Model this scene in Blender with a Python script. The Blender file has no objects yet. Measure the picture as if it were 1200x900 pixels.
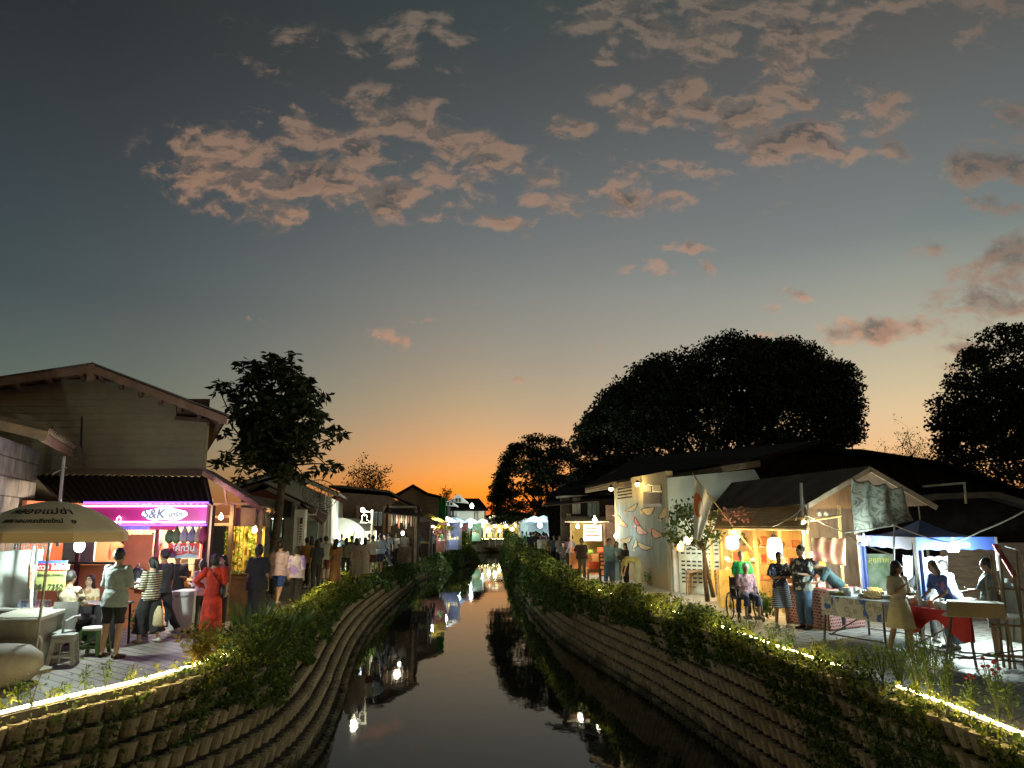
import bpy, math, random
import numpy as np
from mathutils import Vector, Matrix
R = math.radians
PI = math.pi
rnd = random.Random(7)
scene = bpy.context.scene
C = scene.collection
# ------------------------------------------------------------------ camera
CAM_H = 2.1
F = 870.0
TH = math.atan(165 / F)
_c, _s = math.cos(TH), math.sin(TH)
def P(px, py, Y):
 """point of the place seen at photo pixel (px,py) of 1200x900 at the distance Y in front of the bridge"""
 u = (px - 600) / F; v = (450 - py) / F
 t = Y / (_c - v * _s)
 return Vector((t * u, Y, t * (_s + v * _c) + CAM_H))
def G(px, py, z=0.0):
 """point of a level surface at height z"""
 u = (px - 600) / F; v = (450 - py) / F
 t = (z - CAM_H) / (_s + v * _c)
 return Vector((t * u, t * (_c - v * _s), z))
cam = bpy.data.cameras.new('camera')
cam.sensor_width = 36; cam.lens = 36 * F / 1200; cam.clip_start = 0.1; cam.clip_end = 3000
camo = bpy.data.objects.new('camera', cam); C.objects.link(camo)
camo.location = (0, 0, CAM_H); camo.rotation_euler = (PI / 2 + TH, 0, 0)
scene.camera = camo
scene.view_settings.view_transform = 'Standard'; scene.view_settings.look = 'None'
scene.view_settings.exposure = 0; scene.view_settings.gamma = 1
scene.render.engine = 'CYCLES'
scene.cycles.use_denoising = True
scene.cycles.max_bounces = 6; scene.cycles.diffuse_bounces = 2; scene.cycles.glossy_bounces = 3
scene.cycles.transmission_bounces = 4; scene.cycles.transparent_max_bounces = 8
scene.cycles.sample_clamp_indirect = 4.0
scene.cycles.caustics_reflective = False; scene.cycles.caustics_refractive = False

# ------------------------------------------------------------------ materials
class NT:
 def __init__(s, nt): s.nt = nt
 def n(s, typ, **kw):
  nd = s.nt.nodes.new(typ)
  for k, v in kw.items():
   if k == 'ins':
    for a, b in v.items():
     if isinstance(b, bpy.types.NodeSocket): s.nt.links.new(b, nd.inputs[a])
     else: nd.inputs[a].default_value = b
   else: setattr(nd, k, v)
  return nd
 def math(s, op, a, b=None, c=None, clamp=False):
  nd = s.nt.nodes.new('ShaderNodeMath'); nd.operation = op; nd.use_clamp = clamp
  for i, x in enumerate((a, b, c)):
   if x is None: continue
   if isinstance(x, bpy.types.NodeSocket): s.nt.links.new(x, nd.inputs[i])
   else: nd.inputs[i].default_value = x
  return nd.outputs[0]
 def mix(s, f, a, b, mode='MIX'):
  nd = s.nt.nodes.new('ShaderNodeMix'); nd.data_type = 'RGBA'; nd.blend_type = mode
  for i, x in ((0, f), (6, a), (7, b)):
   if isinstance(x, bpy.types.NodeSocket): s.nt.links.new(x, nd.inputs[i])
   elif isinstance(x, (int, float)): nd.inputs[i].default_value = x
   else: nd.inputs[i].default_value = (*x[:3], 1)
  return nd.outputs[2]
 def ramp(s, fac, stops, interp='LINEAR'):
  nd = s.nt.nodes.new('ShaderNodeValToRGB'); cr = nd.color_ramp; cr.interpolation = interp
  while len(cr.elements) < len(stops): cr.elements.new(0.5)
  for e, (p, c) in zip(cr.elements, stops):
   e.position = p
   e.color = (c, c, c, 1) if isinstance(c, (int, float)) else (*c[:3], 1)
  s.nt.links.new(fac, nd.inputs[0]); return nd.outputs[0]
 def link(s, a, b): s.nt.links.new(a, b)

_M = {}
def mat(name, col, rough=0.8, var=0.15, scale=6.0, col2=None, bump=0.0, bscale=None, metal=0.0, emit=0.0, ecol=None, spec=0.5, kind='noise', trans=0.0, stretch=None, sheen=0.0):
 """principled material; colour varies by a world-scale noise between col and col2"""
 if name in _M: return _M[name]
 m = bpy.data.materials.new(name); m.use_nodes = True; t = NT(m.node_tree)
 b = m.node_tree.nodes['Principled BSDF']
 b.inputs['Roughness'].default_value = rough; b.inputs['Metallic'].default_value = metal
 b.inputs['Specular IOR Level'].default_value = spec
 tc = t.n('ShaderNodeTexCoord')
 vec = tc.outputs['Object']
 if stretch:
  mp = t.n('ShaderNodeMapping', ins={'Vector': vec}); mp.inputs['Scale'].default_value = stretch; vec = mp.outputs[0]
 if var > 0 or col2:
  nz = t.n('ShaderNodeTexNoise', ins={'Vector': vec, 'Scale': scale, 'Detail': 5.0, 'Roughness': 0.6})
  c2 = col2 if col2 else tuple(max(0, x * (1 - 2 * var)) for x in col)
  c1 = col if col2 else tuple(min(1, x * (1 + var)) for x in col)
  out = t.ramp(nz.outputs[0], [(0.3, c2), (0.7, c1)])
  t.link(out, b.inputs['Base Color'])
 else:
  b.inputs['Base Color'].default_value = (*col, 1)
 if bump > 0:
  nb = t.n('ShaderNodeTexNoise', ins={'Vector': vec, 'Scale': bscale or scale * 4, 'Detail': 4.0})
  bp = t.n('ShaderNodeBump', ins={'Strength': bump, 'Height': nb.outputs[0], 'Distance': 0.02})
  t.link(bp.outputs[0], b.inputs['Normal'])
 if emit > 0:
  b.inputs['Emission Color'].default_value = (*(ecol or col), 1); b.inputs['Emission Strength'].default_value = emit
 if trans > 0:
  b.inputs['Transmission Weight'].default_value = trans
 if sheen > 0:
  b.inputs['Sheen Weight'].default_value = sheen
 _M[name] = m
 return m
def glow(name, col, strength):
 if name in _M: return _M[name]
 m = bpy.data.materials.new(name); m.use_nodes = True; nt = m.node_tree
 b = nt.nodes['Principled BSDF']; b.inputs['Base Color'].default_value = (*col, 1)
 b.inputs['Emission Color'].default_value = (*col, 1); b.inputs['Emission Strength'].default_value = strength
 _M[name] = m
 return m

# ------------------------------------------------------------------ mesh building
def V(*a): return Vector(a)
SPLIT = set('post pillar tube light_tube stretcher rung rafter purlin crossbeam corner_post door_post partition column rail fascia bargeboard rim wall'.split())
class MB:
 def __init__(s): s.v = []; s.f = []; s.m = []
 def add(s, vs, fs, mi=0):
  o = len(s.v); s.v.extend(tuple(v) for v in vs)
  s.f.extend(tuple(i + o for i in f) for f in fs); s.m.extend([mi] * len(fs)); return s
 def box(s, c, d, rz=0.0, rx=0.0, ry=0.0, mi=0, taper=1.0):
  """box centred at c with full sizes d"""
  hx, hy, hz = d[0] / 2, d[1] / 2, d[2] / 2
  M = Matrix.Rotation(rz, 3, 'Z') @ Matrix.Rotation(rx, 3, 'X') @ Matrix.Rotation(ry, 3, 'Y')
  c = Vector(c); vs = []
  for z in (-hz, hz):
   k = taper if z > 0 else 1.0
   for x, y in ((-hx, -hy), (hx, -hy), (hx, hy), (-hx, hy)):
    vs.append(c + M @ Vector((x * k, y * k, z)))
  return s.add(vs, [(3, 2, 1, 0), (4, 5, 6, 7), (0, 1, 5, 4), (1, 2, 6, 5), (2, 3, 7, 6), (3, 0, 4, 7)], mi)
 def bbox(s, a, b, mi=0):
  a, b = Vector(a), Vector(b)
  return s.box((a + b) / 2, [abs(x) for x in (b - a)], mi=mi)
 def bar(s, p, q, w, h=None, up=(0, 0, 1), mi=0):
  p, q = Vector(p), Vector(q); h = h or w; d = (q - p)
  if d.length < 1e-6: return s
  d.normalize(); u = Vector(up)
  if abs(d.dot(u)) > 0.95: u = Vector((0, 1, 0))
  sx = d.cross(u).normalized(); uz = sx.cross(d)
  vs = []
  for o in (p, q):
   for a, b in ((-1, -1), (1, -1), (1, 1), (-1, 1)):
    vs.append(o + sx * (a * w / 2) + uz * (b * h / 2))
  return s.add(vs, [(3, 2, 1, 0), (4, 5, 6, 7), (0, 1, 5, 4), (1, 2, 6, 5), (2, 3, 7, 6), (3, 0, 4, 7)], mi)
 def tube(s, pts, r, n=8, mi=0, cap=True, rb=None, side=None):
  """loft along pts; r per point (rb = second radius, side = lateral axis of r)"""
  pts = [Vector(p) for p in pts]; k = len(pts)
  r = [r] * k if isinstance(r, (int, float)) else list(r)
  rb = r if rb is None else ([rb] * k if isinstance(rb, (int, float)) else list(rb))
  vs = []
  ref = Vector(side) if side is not None else None
  prev = None
  for i, p in enumerate(pts):
   d = (pts[min(i + 1, k - 1)] - pts[max(i - 1, 0)])
   d = d.normalized() if d.length > 1e-9 else Vector((0, 0, 1))
   if ref is not None: a = ref - d * ref.dot(d)
   elif prev is not None: a = prev - d * prev.dot(d)
   else: a = d.orthogonal()
   if a.length < 1e-6: a = d.orthogonal()
   a.normalize(); prev = a; b = d.cross(a)
   for j in range(n):
    t = 2 * PI * j / n
    vs.append(p + a * (math.cos(t) * r[i]) + b * (math.sin(t) * rb[i]))
  fs = [(i * n + j, i * n + (j + 1) % n, (i + 1) * n + (j + 1) % n, (i + 1) * n + j) for i in range(k - 1) for j in range(n)]
  if cap: fs += [tuple(range(n - 1, -1, -1)), tuple((k - 1) * n + j for j in range(n))]
  return s.add(vs, fs, mi)
 def lathe(s, prof, c=(0, 0, 0), n=16, mi=0, cap=True, sx=1.0, sy=1.0, wav=None, a0=0.0):
  """prof = [(radius, z)] from bottom to top"""
  c = Vector(c); vs = []
  for i, (r, z) in enumerate(prof):
   for j in range(n):
    t = 2 * PI * j / n + a0
    rr = r * (1 + (wav[0] * math.sin(wav[1] * t + 0.7 * i) * (1 - i / len(prof)) if wav else 0))
    vs.append(c + Vector((math.cos(t) * rr * sx, math.sin(t) * rr * sy, z)))
  k = len(prof)
  fs = [(i * n + j, i * n + (j + 1) % n, (i + 1) * n + (j + 1) % n, (i + 1) * n + j) for i in range(k - 1) for j in range(n)]
  if cap: fs += [tuple(range(n - 1, -1, -1)), tuple((k - 1) * n + j for j in range(n))]
  return s.add(vs, fs, mi)
 def ball(s, c, r, nu=12, nv=8, mi=0, M=None):
  r = (r, r, r) if isinstance(r, (int, float)) else r
  c = Vector(c); vs = [c + (M @ Vector((0, 0, -r[2])) if M else Vector((0, 0, -r[2])))]
  for i in range(1, nv):
   ph = -PI / 2 + PI * i / nv
   for j in range(nu):
    t = 2 * PI * j / nu
    q = Vector((math.cos(ph) * math.cos(t) * r[0], math.cos(ph) * math.sin(t) * r[1], math.sin(ph) * r[2]))
    vs.append(c + (M @ q if M else q))
  q = Vector((0, 0, r[2])); vs.append(c + (M @ q if M else q))
  fs = [(0, 1 + (j + 1) % nu, 1 + j) for j in range(nu)]
  for i in range(nv - 2):
   for j in range(nu):
    a = 1 + i * nu + j; b = 1 + i * nu + (j + 1) % nu
    fs.append((a, b, b + nu, a + nu))
  l = len(vs) - 1; o = 1 + (nv - 2) * nu
  fs += [(l, o + j, o + (j + 1) % nu) for j in range(nu)]
  return s.add(vs, fs, mi)
 def prism(s, poly, ext, mi=0):
  """closed polygon (3-D points, planar) extruded by vector ext"""
  n = len(poly); e = Vector(ext)
  vs = [Vector(p) for p in poly] + [Vector(p) + e for p in poly]
  fs = [tuple(range(n - 1, -1, -1)), tuple(range(n, 2 * n))] + [(i, (i + 1) % n, n + (i + 1) % n, n + i) for i in range(n)]
  return s.add(vs, fs, mi)
 def slab(s, a, b, c, d, th, mi=0):
  """thick sheet on four corners, thickness th downwards along its normal"""
  a, b, c, d = map(Vector, (a, b, c, d))
  nrm = (b - a).cross(d - a).normalized()
  return s.prism([a, b, c, d], nrm * -th, mi)
 def grid(s, fn, nu, nv, mi=0, th=0.0):
  """sheet from fn(u,v); th gives it thickness"""
  vs = [Vector(fn(i / nu, j / nv)) for j in range(nv + 1) for i in range(nu + 1)]
  w = nu + 1
  fs = [(j * w + i, j * w + i + 1, (j + 1) * w + i + 1, (j + 1) * w + i) for j in range(nv) for i in range(nu)]
  if th:
   N = [Vector((0, 0, 0)) for _ in vs]
   for f in fs:
    nn = (vs[f[1]] - vs[f[0]]).cross(vs[f[3]] - vs[f[0]])
    for i in f: N[i] += nn
   k = len(vs)
   vs = vs + [v - (n.normalized() if n.length else Vector((0, 0, 1))) * th for v, n in zip(vs, N)]
   back = [tuple(k + i for i in reversed(f)) for f in fs]
   rim = [j for j in range(nu + 1)] + [j * w + nu for j in range(1, nv + 1)] + [nv * w + i for i in range(nu - 1, -1, -1)] + [j * w for j in range(nv - 1, 0, -1)]
   side = [(rim[(i + 1) % len(rim)], rim[i], k + rim[i], k + rim[(i + 1) % len(rim)]) for i in range(len(rim))]
   fs = fs + back + side
  return s.add(vs, fs, mi)
 def islands(s):
  p = list(range(len(s.v)))
  def fd(a):
   while p[a] != a: p[a] = p[p[a]]; a = p[a]
   return a
  for f in s.f:
   r = fd(f[0])
   for i in f[1:]: p[fd(i)] = r
  g = {}
  for k, f in enumerate(s.f): g.setdefault(fd(f[0]), []).append(k)
  return list(g.values())
 def build(s, name, m, parent=None, smooth=False, local=False):
  if name in SPLIT and parent is not None:
   g = s.islands()
   if 1 < len(g) <= 120:
    first = None
    for fk in g:
     o = MB(); mp = {}
     for k in fk:
      for i in s.f[k]:
       if i not in mp: mp[i] = len(o.v); o.v.append(s.v[i])
      o.f.append(tuple(mp[i] for i in s.f[k])); o.m.append(s.m[k])
     q = o._build(name, m, parent, smooth, local); first = first or q
    return first
  return s._build(name, m, parent, smooth, local)
 def _build(s, name, m, parent=None, smooth=False, local=False):
  me = bpy.data.meshes.new(name)
  vs = s.v
  if parent is not None and not local:
   o = wloc(parent); vs = [(x - o[0], y - o[1], z - o[2]) for x, y, z in vs]
  me.from_pydata(vs, [], s.f)
  ms = m if isinstance(m, (list, tuple)) else [m]
  for q in ms: me.materials.append(q)
  if len(ms) > 1: me.polygons.foreach_set('material_index', s.m)
  if smooth: me.polygons.foreach_set('use_smooth', [True] * len(me.polygons))
  me.update()
  ob = bpy.data.objects.new(name, me); C.objects.link(ob)
  if parent is not None: ob.parent = parent
  return ob
def wloc(o):
 l = Vector(o.location)
 while o.parent is not None:
  o = o.parent; l += Vector(o.location)
 return l
def tag(o, label=None, cat=None, group=None, kind=None):
 if label: o['label'] = label
 if cat: o['category'] = cat
 if group: o['group'] = group
 if kind: o['kind'] = kind
 return o
def thing(name, label, cat, loc=(0, 0, 0), group=None, rz=0.0):
 o = bpy.data.objects.new(name, None); C.objects.link(o)
 o.location = loc; o.rotation_euler = (0, 0, rz); o.empty_display_size = 0.2
 return tag(o, label, cat, group)
def copy_tree(o, parent=None):
 c = o.copy(); C.objects.link(c); c.parent = parent
 for ch in [x for x in o.children]: copy_tree(ch, c)
 return c
def place_copy(o, loc, rz, label=None, sc=None):
 c = copy_tree(o); c.location = loc; c.rotation_euler = (0, 0, rz)
 if sc: c.scale = (sc, sc, sc)
 if label: c['label'] = label
 return c
def fast_mesh(name, verts, quads, mats, parent=None, mi=None, nper=4):
 """big mesh from numpy arrays: verts (n,3), faces (k,nper)"""
 me = bpy.data.meshes.new(name)
 verts = np.asarray(verts, dtype=np.float32); quads = np.asarray(quads, dtype=np.int32)
 if parent is not None: verts = verts - np.array(wloc(parent), dtype=np.float32)
 k = len(quads)
 me.vertices.add(len(verts)); me.vertices.foreach_set('co', verts.ravel())
 me.loops.add(k * nper); me.loops.foreach_set('vertex_index', quads.ravel())
 me.polygons.add(k); me.polygons.foreach_set('loop_start', np.arange(k, dtype=np.int32) * nper)
 me.polygons.foreach_set('loop_total', np.full(k, nper, dtype=np.int32))
 for q in (mats if isinstance(mats, (list, tuple)) else [mats]): me.materials.append(q)
 if mi is not None: me.polygons.foreach_set('material_index', np.asarray(mi, dtype=np.int32))
 me.update(calc_edges=True); me.validate()
 ob = bpy.data.objects.new(name, me); C.objects.link(ob)
 if parent is not None: ob.parent = parent
 return ob
def text_mb(body, size, origin, xdir, updir, mb, mi=0, th=0.004, align='CENTER', bend=None, font_shear=0.0, bold=0.0, xs=1.0):
 """writing as solid letters in mb, centred at origin in the plane of xdir/updir"""
 cu = bpy.data.curves.new('writing', 'FONT'); cu.body = body; cu.size = size; cu.align_x = align; cu.align_y = 'CENTER'
 cu.shear = font_shear; cu.offset = bold; cu.resolution_u = 3; cu.extrude = th / 2
 ob = bpy.data.objects.new('writing', cu); C.objects.link(ob)
 dg = bpy.context.evaluated_depsgraph_get(); dg.update()
 me = bpy.data.meshes.new_from_object(ob.evaluated_get(dg))
 x = Vector(xdir).normalized(); u = Vector(updir).normalized(); n = x.cross(u); o = Vector(origin)
 vs = []
 for v in me.vertices:
  if bend: vs.append(bend(v.co.x * xs, v.co.y, v.co.z))
  else: vs.append(o + x * v.co.x * xs + u * v.co.y + n * (v.co.z + th * 0.5 + 0.001))
 mb.add(vs, [tuple(p.vertices) for p in me.polygons], mi)
 bpy.data.objects.remove(ob); bpy.data.curves.remove(cu); bpy.data.meshes.remove(me)
 return mb
def point_light(name, loc, power, col, size=0.05, label=None):
 l = bpy.data.lights.new(name, 'POINT'); l.energy = power * 2.7; l.color = col; l.shadow_soft_size = size
 o = bpy.data.objects.new(name, l); C.objects.link(o); o.location = loc
 return o
def srgb(r, g, b):
 f = lambda c: (c / 255 / 12.92) if c / 255 <= 0.04045 else ((c / 255 + 0.055) / 1.055) ** 2.4
 return (f(r), f(g), f(b))
# ------------------------------------------------------------------ sky
SUN_AZ = math.atan((548 - 600) / F)      # the sun has just set behind the far houses
SUN_EL = R(0.0)
world = bpy.data.worlds.new('World'); scene.world = world; world.use_nodes = True
wt = NT(world.node_tree); bg = world.node_tree.nodes['Background']
sky = wt.n('ShaderNodeTexSky'); sky.sky_type = 'NISHITA'; sky.sun_disc = False
sky.sun_elevation = SUN_EL; sky.sun_rotation = SUN_AZ
sky.air_density = 1.0; sky.dust_density = 1.2; sky.ozone_density = 1.0
tcw = wt.n('ShaderNodeTexCoord'); sep = wt.n('ShaderNodeSeparateXYZ', ins={0: tcw.outputs['Generated']})
dx, dy, dz = sep.outputs
el = wt.math('MULTIPLY', dz, 1.0, clamp=True)
def ramp2(fac, stops):   # ramp with values up to 2
 return wt.mix(1.0, wt.ramp(fac, [(p, tuple(x / 2 for x in c)) for p, c in stops]), (2, 2, 2), 'MULTIPLY')
grade = ramp2(el, [(0.0, (.80, .62, 1.2)), (0.035, (.80, .78, 1.5)), (0.075, (.85, 1.0, 1.65)), (0.165, (.92, 1.33, 1.62)), (0.3, (1.12, 1.5, 1.6)), (0.42, (1.1, 1.3, 1.3)), (0.54, (.97, 1.0, .9)), (0.68, (.7, .85, .7))])
base = wt.mix(1.0, sky.outputs[0], grade, 'MULTIPLY')
addc = wt.ramp(el, [(0.0, (.6, .25, .25)), (0.06, (.45, .25, .2)), (0.16, (.05, .04, .03)), (0.3, (0, 0, 0))])
base = wt.mix(1.0, base, addc, 'ADD')
side = ramp2(wt.math('ADD', wt.math('MULTIPLY', dx, 0.8), 0.5), [(0.0, (.40, .40, .42)), (0.14, (.52, .48, .49)), (0.5, (1.0, 1.0, 1.0)), (0.86, (1.85, 1.5, 1.36)), (1.0, (1.9, 1.55, 1.4))])
base = wt.mix(1.0, base, side, 'MULTIPLY')
glowr = wt.ramp(el, [(0.0, (1.0, .45, .12)), (0.08, (1.0, .55, .15)), (0.14, (.96, .54, .16)), (0.24, (.36, .24, .10)), (0.34, (0, 0, 0))])
gx = wt.math('MULTIPLY', wt.math('SUBTRACT', dx, 0.06), 6.0); gx = wt.math('MINIMUM', wt.math('MAXIMUM', gx, 0.0), 2.5)
gv = wt.n('ShaderNodeVectorMath', operation='SCALE', ins={0: glowr, 3: gx}); base = wt.mix(1.0, base, gv.outputs[0], 'ADD')
lowl = wt.ramp(el, [(0.0, (.12, .22, .10)), (0.10, (.35, .48, .28)), (0.18, (.18, .22, .15)), (0.27, (0, 0, 0))])
lx = wt.math('MULTIPLY', wt.math('ADD', dx, 0.12), -6.0, clamp=True)
lv = wt.n('ShaderNodeVectorMath', operation='SCALE', ins={0: lowl, 3: lx}); base = wt.mix(1.0, base, lv.outputs[0], 'ADD')
gnd = wt.math('MULTIPLY', wt.math('ADD', dz, 0.02), 60.0, clamp=True)
base = wt.mix(gnd, (.02, .02, .02), base)
dys = wt.math('MAXIMUM', dy, 0.05)
qx = wt.math('DIVIDE', dx, dys); qz = wt.math('DIVIDE', dz, dys)
q = wt.n('ShaderNodeCombineXYZ', ins={0: qx, 1: qz}).outputs[0]
warpn = wt.n('ShaderNodeTexNoise', ins={'Vector': q, 'Scale': 14.0, 'Detail': 3.0})
wsub = wt.n('ShaderNodeVectorMath', operation='SUBTRACT', ins={0: warpn.outputs['Color'], 1: (0.5, 0.5, 0.5)})
wsc = wt.n('ShaderNodeVectorMath', operation='SCALE', ins={0: wsub.outputs[0], 3: 0.035})
qw = wt.n('ShaderNodeVectorMath', operation='ADD', ins={0: q, 1: wsc.outputs[0]}).outputs[0]
BL = [  # (px, py, half length, half height, tilt deg, weight) of each cloud bank
 (275, 205, 85, 36, -14, 1.0), (370, 215, 75, 30, -8, 1.0), (460, 225, 90, 26, -6, .95), (400, 170, 90, 30, -16, .85), (480, 145, 70, 26, -20, .9), (560, 180, 80, 20, -18, .95), (610, 195, 40, 14, -20, .8), (520, 215, 40, 24, -10, .8), (350, 250, 30, 16, -30, .7), (225, 215, 40, 12, -8, .5),
 (478, 45, 34, 26, -30, .85), (522, 42, 30, 20, -45, .8), (300, 80, 40, 14, -10, .38), (330, 48, 60, 18, -12, .42), (520, 88, 18, 12, -30, .5), (240, 150, 30, 12, -10, .35), (415, 65, 26, 18, -20, .4),
 (600, 262, 38, 11, -10, .72), (640, 243, 26, 10, -10, .72), (652, 148, 13, 14, 0, .6), (680, 150, 16, 15, 30, .6), (585, 22, 14, 16, -40, .4),
 (455, 398, 34, 10, -5, .62), (495, 372, 20, 6, 0, .5), (290, 371, 16, 7, 0, .5), (780, 320, 36, 11, -4, .8), (800, 290, 34, 9, 0, .55), (828, 313, 14, 8, -20, .5), (600, 428, 24, 7, 0, .55), (603, 442, 20, 6, 0, .5), (700, 408, 14, 5, 0, .4),
 (735, 230, 66, 16, -4, .9), (760, 195, 60, 14, -8, .62), (830, 215, 26, 18, -40, .6), (720, 175, 40, 12, 0, .45),
 (760, 130, 50, 22, -10, .8), (880, 140, 95, 30, -14, 1.0), (930, 165, 70, 30, -6, 1.0), (830, 120, 50, 22, -20, .85), (950, 120, 50, 28, 10, .8),
 (740, 15, 70, 36, -10, .95), (850, 15, 90, 36, 0, .95), (930, 35, 70, 44, 10, .9), (710, 70, 26, 14, -20, .6), (960, 90, 46, 34, 30, .6), (1060, 5, 46, 18, 0, .7), (840, 60, 70, 26, -10, .6),
 (1035, 140, 36, 26, -70, .9), (1150, 40, 36, 20, 30, .6), (1180, 10, 50, 16, 0, .6), (1190, 130, 40, 18, 10, .7), (1165, 195, 60, 30, 12, .8), (1195, 250, 30, 20, 0, .55), (1150, 230, 50, 16, 0, .6),
 (1160, 340, 56, 26, 6, 1.0), (1195, 300, 30, 26, 0, .9), (1020, 390, 110, 14, 2, .95), (1075, 382, 50, 11, -4, .85), (950, 388, 30, 10, 10, .6), (1070, 357, 34, 7, 0, .5), (1105, 440, 26, 9, 0, .6), (1150, 408, 40, 9, 0, .5), (940, 345, 24, 9, -10, .45), (900, 365, 16, 7, 0, .45), (895, 300, 20, 8, 0, .3), (1085, 290, 22, 10, 0, .4), (1145, 380, 24, 8, 0, .5), (905, 240, 26, 10, 0, .3)]
def qof(px, py):
 p = P(px, py, 1.0); return p.x, p.z - CAM_H
acc = None
for (px, py, rx, ry, an, w) in BL:
 a, b = qof(px, py); a1, _ = qof(px + 1, py); _, b1 = qof(px, py - 1)
 kx, kz = (a1 - a), (b1 - b)
 mp = wt.n('ShaderNodeMapping', vector_type='TEXTURE', ins={'Vector': qw})
 mp.inputs['Location'].default_value = (a, b, 0); mp.inputs['Rotation'].default_value = (0, 0, R(an))
 mp.inputs['Scale'].default_value = (rx * kx * 1.8, ry * kz * 1.85, 50)
 gr = wt.n('ShaderNodeTexGradient', gradient_type='SPHERICAL', ins={0: mp.outputs[0]})
 g = wt.math('MULTIPLY', gr.outputs['Fac'], w)
 acc = g if acc is None else wt.math('SMOOTH_MAX', acc, g, 0.07)
def cnoise(vec, off=(0, 0, 0)):
 m_ = wt.n('ShaderNodeMapping', ins={'Vector': vec}); m_.inputs['Location'].default_value = off
 m_.inputs['Rotation'].default_value = (0, 0, R(12)); m_.inputs['Scale'].default_value = (0.8, 1.25, 1)
 return wt.n('ShaderNodeTexNoise', ins={'Vector': m_.outputs[0], 'Scale': 17.0, 'Detail': 8.0, 'Roughness': 0.6, 'Distortion': 0.1}).outputs[0]
n1 = cnoise(qw); n2 = cnoise(qw, (0.006, -0.014, 0))
dens = wt.math('ADD', acc, wt.math('MULTIPLY', wt.math('SUBTRACT', n1, 0.535), 3.0))
cov = wt.ramp(dens, [(0.16, 0.0), (0.30, .16), (0.46, .5), (0.68, .84), (0.95, .94)])
cov = wt.math('MULTIPLY', cov, wt.math('MULTIPLY', wt.math('SUBTRACT', acc, 0.05), 4.0, clamp=True))
lit = wt.math('ADD', wt.math('MULTIPLY', wt.math('SUBTRACT', n1, n2), 10.0), 0.45, clamp=True)
core = wt.ramp(dens, [(0.42, 1.0), (0.7, .4), (1.0, 0.0)])
litf = wt.math('ADD', wt.math('MULTIPLY', lit, 0.62), wt.math('MULTIPLY', wt.math('SUBTRACT', core, .3), 0.55), clamp=True)
hot = wt.ramp(el, [(0.05, srgb(235, 150, 110)), (0.2, srgb(226, 158, 122)), (0.38, srgb(196, 150, 118)), (0.6, srgb(142, 124, 108))])
dark = wt.ramp(el, [(0.08, srgb(140, 112, 100)), (0.3, srgb(90, 82, 78)), (0.6, srgb(80, 78, 76))])
shade = wt.math('MULTIPLY', wt.math('SUBTRACT', dx, 0.40), 7.0, clamp=True)   # the banks to the far side have lost the glow
litf = wt.math('MULTIPLY', litf, wt.math('SUBTRACT', 1.0, wt.math('MULTIPLY', shade, 0.6)))
cc = wt.mix(litf, dark, hot)
cc = wt.mix(1.0, cc, (1 / .15,) * 3, 'MULTIPLY')
fin = wt.mix(wt.math('MULTIPLY', cov, 0.84), base, cc)
wt.link(fin, bg.inputs[0]); bg.inputs[1].default_value = 0.15
world.cycles.sampling_method = 'MANUAL'; world.cycles.sample_map_resolution = 512
sunl = bpy.data.lights.new('sun_afterglow', 'SUN'); sunl.energy = 0.02; sunl.angle = R(6); sunl.color = (1, .55, .3)
suno = bpy.data.objects.new('sun_afterglow', sunl); C.objects.link(suno)
suno.rotation_euler = (PI / 2 - R(1.0), 0, -SUN_AZ + PI)
# ------------------------------------------------------------------ canal lines (top edge of each bank)
def catmull(pts, step=0.5):
 P_ = [np.array(p, float) for p in pts]; out = []
 P_ = [2 * P_[0] - P_[1]] + P_ + [2 * P_[-1] - P_[-2]]
 for i in range(1, len(P_) - 2):
  p0, p1, p2, p3 = P_[i - 1:i + 3]; n = max(2, int(np.linalg.norm(p2 - p1) / step))
  for k in range(n):
   t = k / n
   out.append(0.5 * ((2 * p1) + (-p0 + p2) * t + (2 * p0 - 5 * p1 + 4 * p2 - p3) * t * t + (-p0 + 3 * p1 - 3 * p2 + p3) * t ** 3))
 out.append(P_[-2]); return np.array(out)
LT = catmull([(-6.6, -30), (-6.6, -10), (-6.5, 0), (-6.1, 5.5), (-5.55, 8.7), (-5.0, 10), (-4.6, 11.6), (-4.5, 13), (-4.65, 15), (-5.0, 17.5), (-5.4, 20), (-6.1, 25), (-6.7, 31.5), (-7.2, 42), (-7.6, 55), (-6.3, 68), (-4.9, 80), (-5.4, 88), (-7.2, 97), (-6.6, 106.5), (-3.5, 110), (0, 112.5), (6, 116), (20, 120), (60, 124), (200, 128)])
RT = catmull([(5.1, -30), (5.1, -10), (5.05, 0), (5.0, 7.8), (4.95, 9.2), (4.76, 11.2), (4.55, 12.6), (4.27, 15), (3.75, 18.5), (2.95, 22.7), (2.14, 28.2), (1.3, 40), (0.45, 57.7), (-0.1, 75), (-0.6, 96), (0.8, 103), (6, 108), (20, 112), (60, 116), (200, 120)])
class Line:
 def __init__(s, pts, sign):
  s.p = pts; d = np.linalg.norm(np.diff(pts, axis=0), axis=1); s.s = np.concatenate([[0], np.cumsum(d)]); s.sign = sign
 def at(s, a):
  x = np.interp(a, s.s, s.p[:, 0]); y = np.interp(a, s.s, s.p[:, 1]); return np.stack([x, y], -1)
 def nrm(s, a):     # towards the canal
  d = s.at(np.asarray(a) + 0.4) - s.at(np.asarray(a) - 0.4)
  d = d / np.maximum(1e-9, np.linalg.norm(d, axis=-1, keepdims=True))
  return np.stack([d[..., 1], -d[..., 0]], -1) * s.sign
 def s_at_y(s, y):
  i = np.argmax(s.p[:, 1] >= y); return s.s[i]
LL = Line(LT, 1); RL = Line(RT, -1)
WATER = -1.8
NC = 8; CH = 0.235

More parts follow.
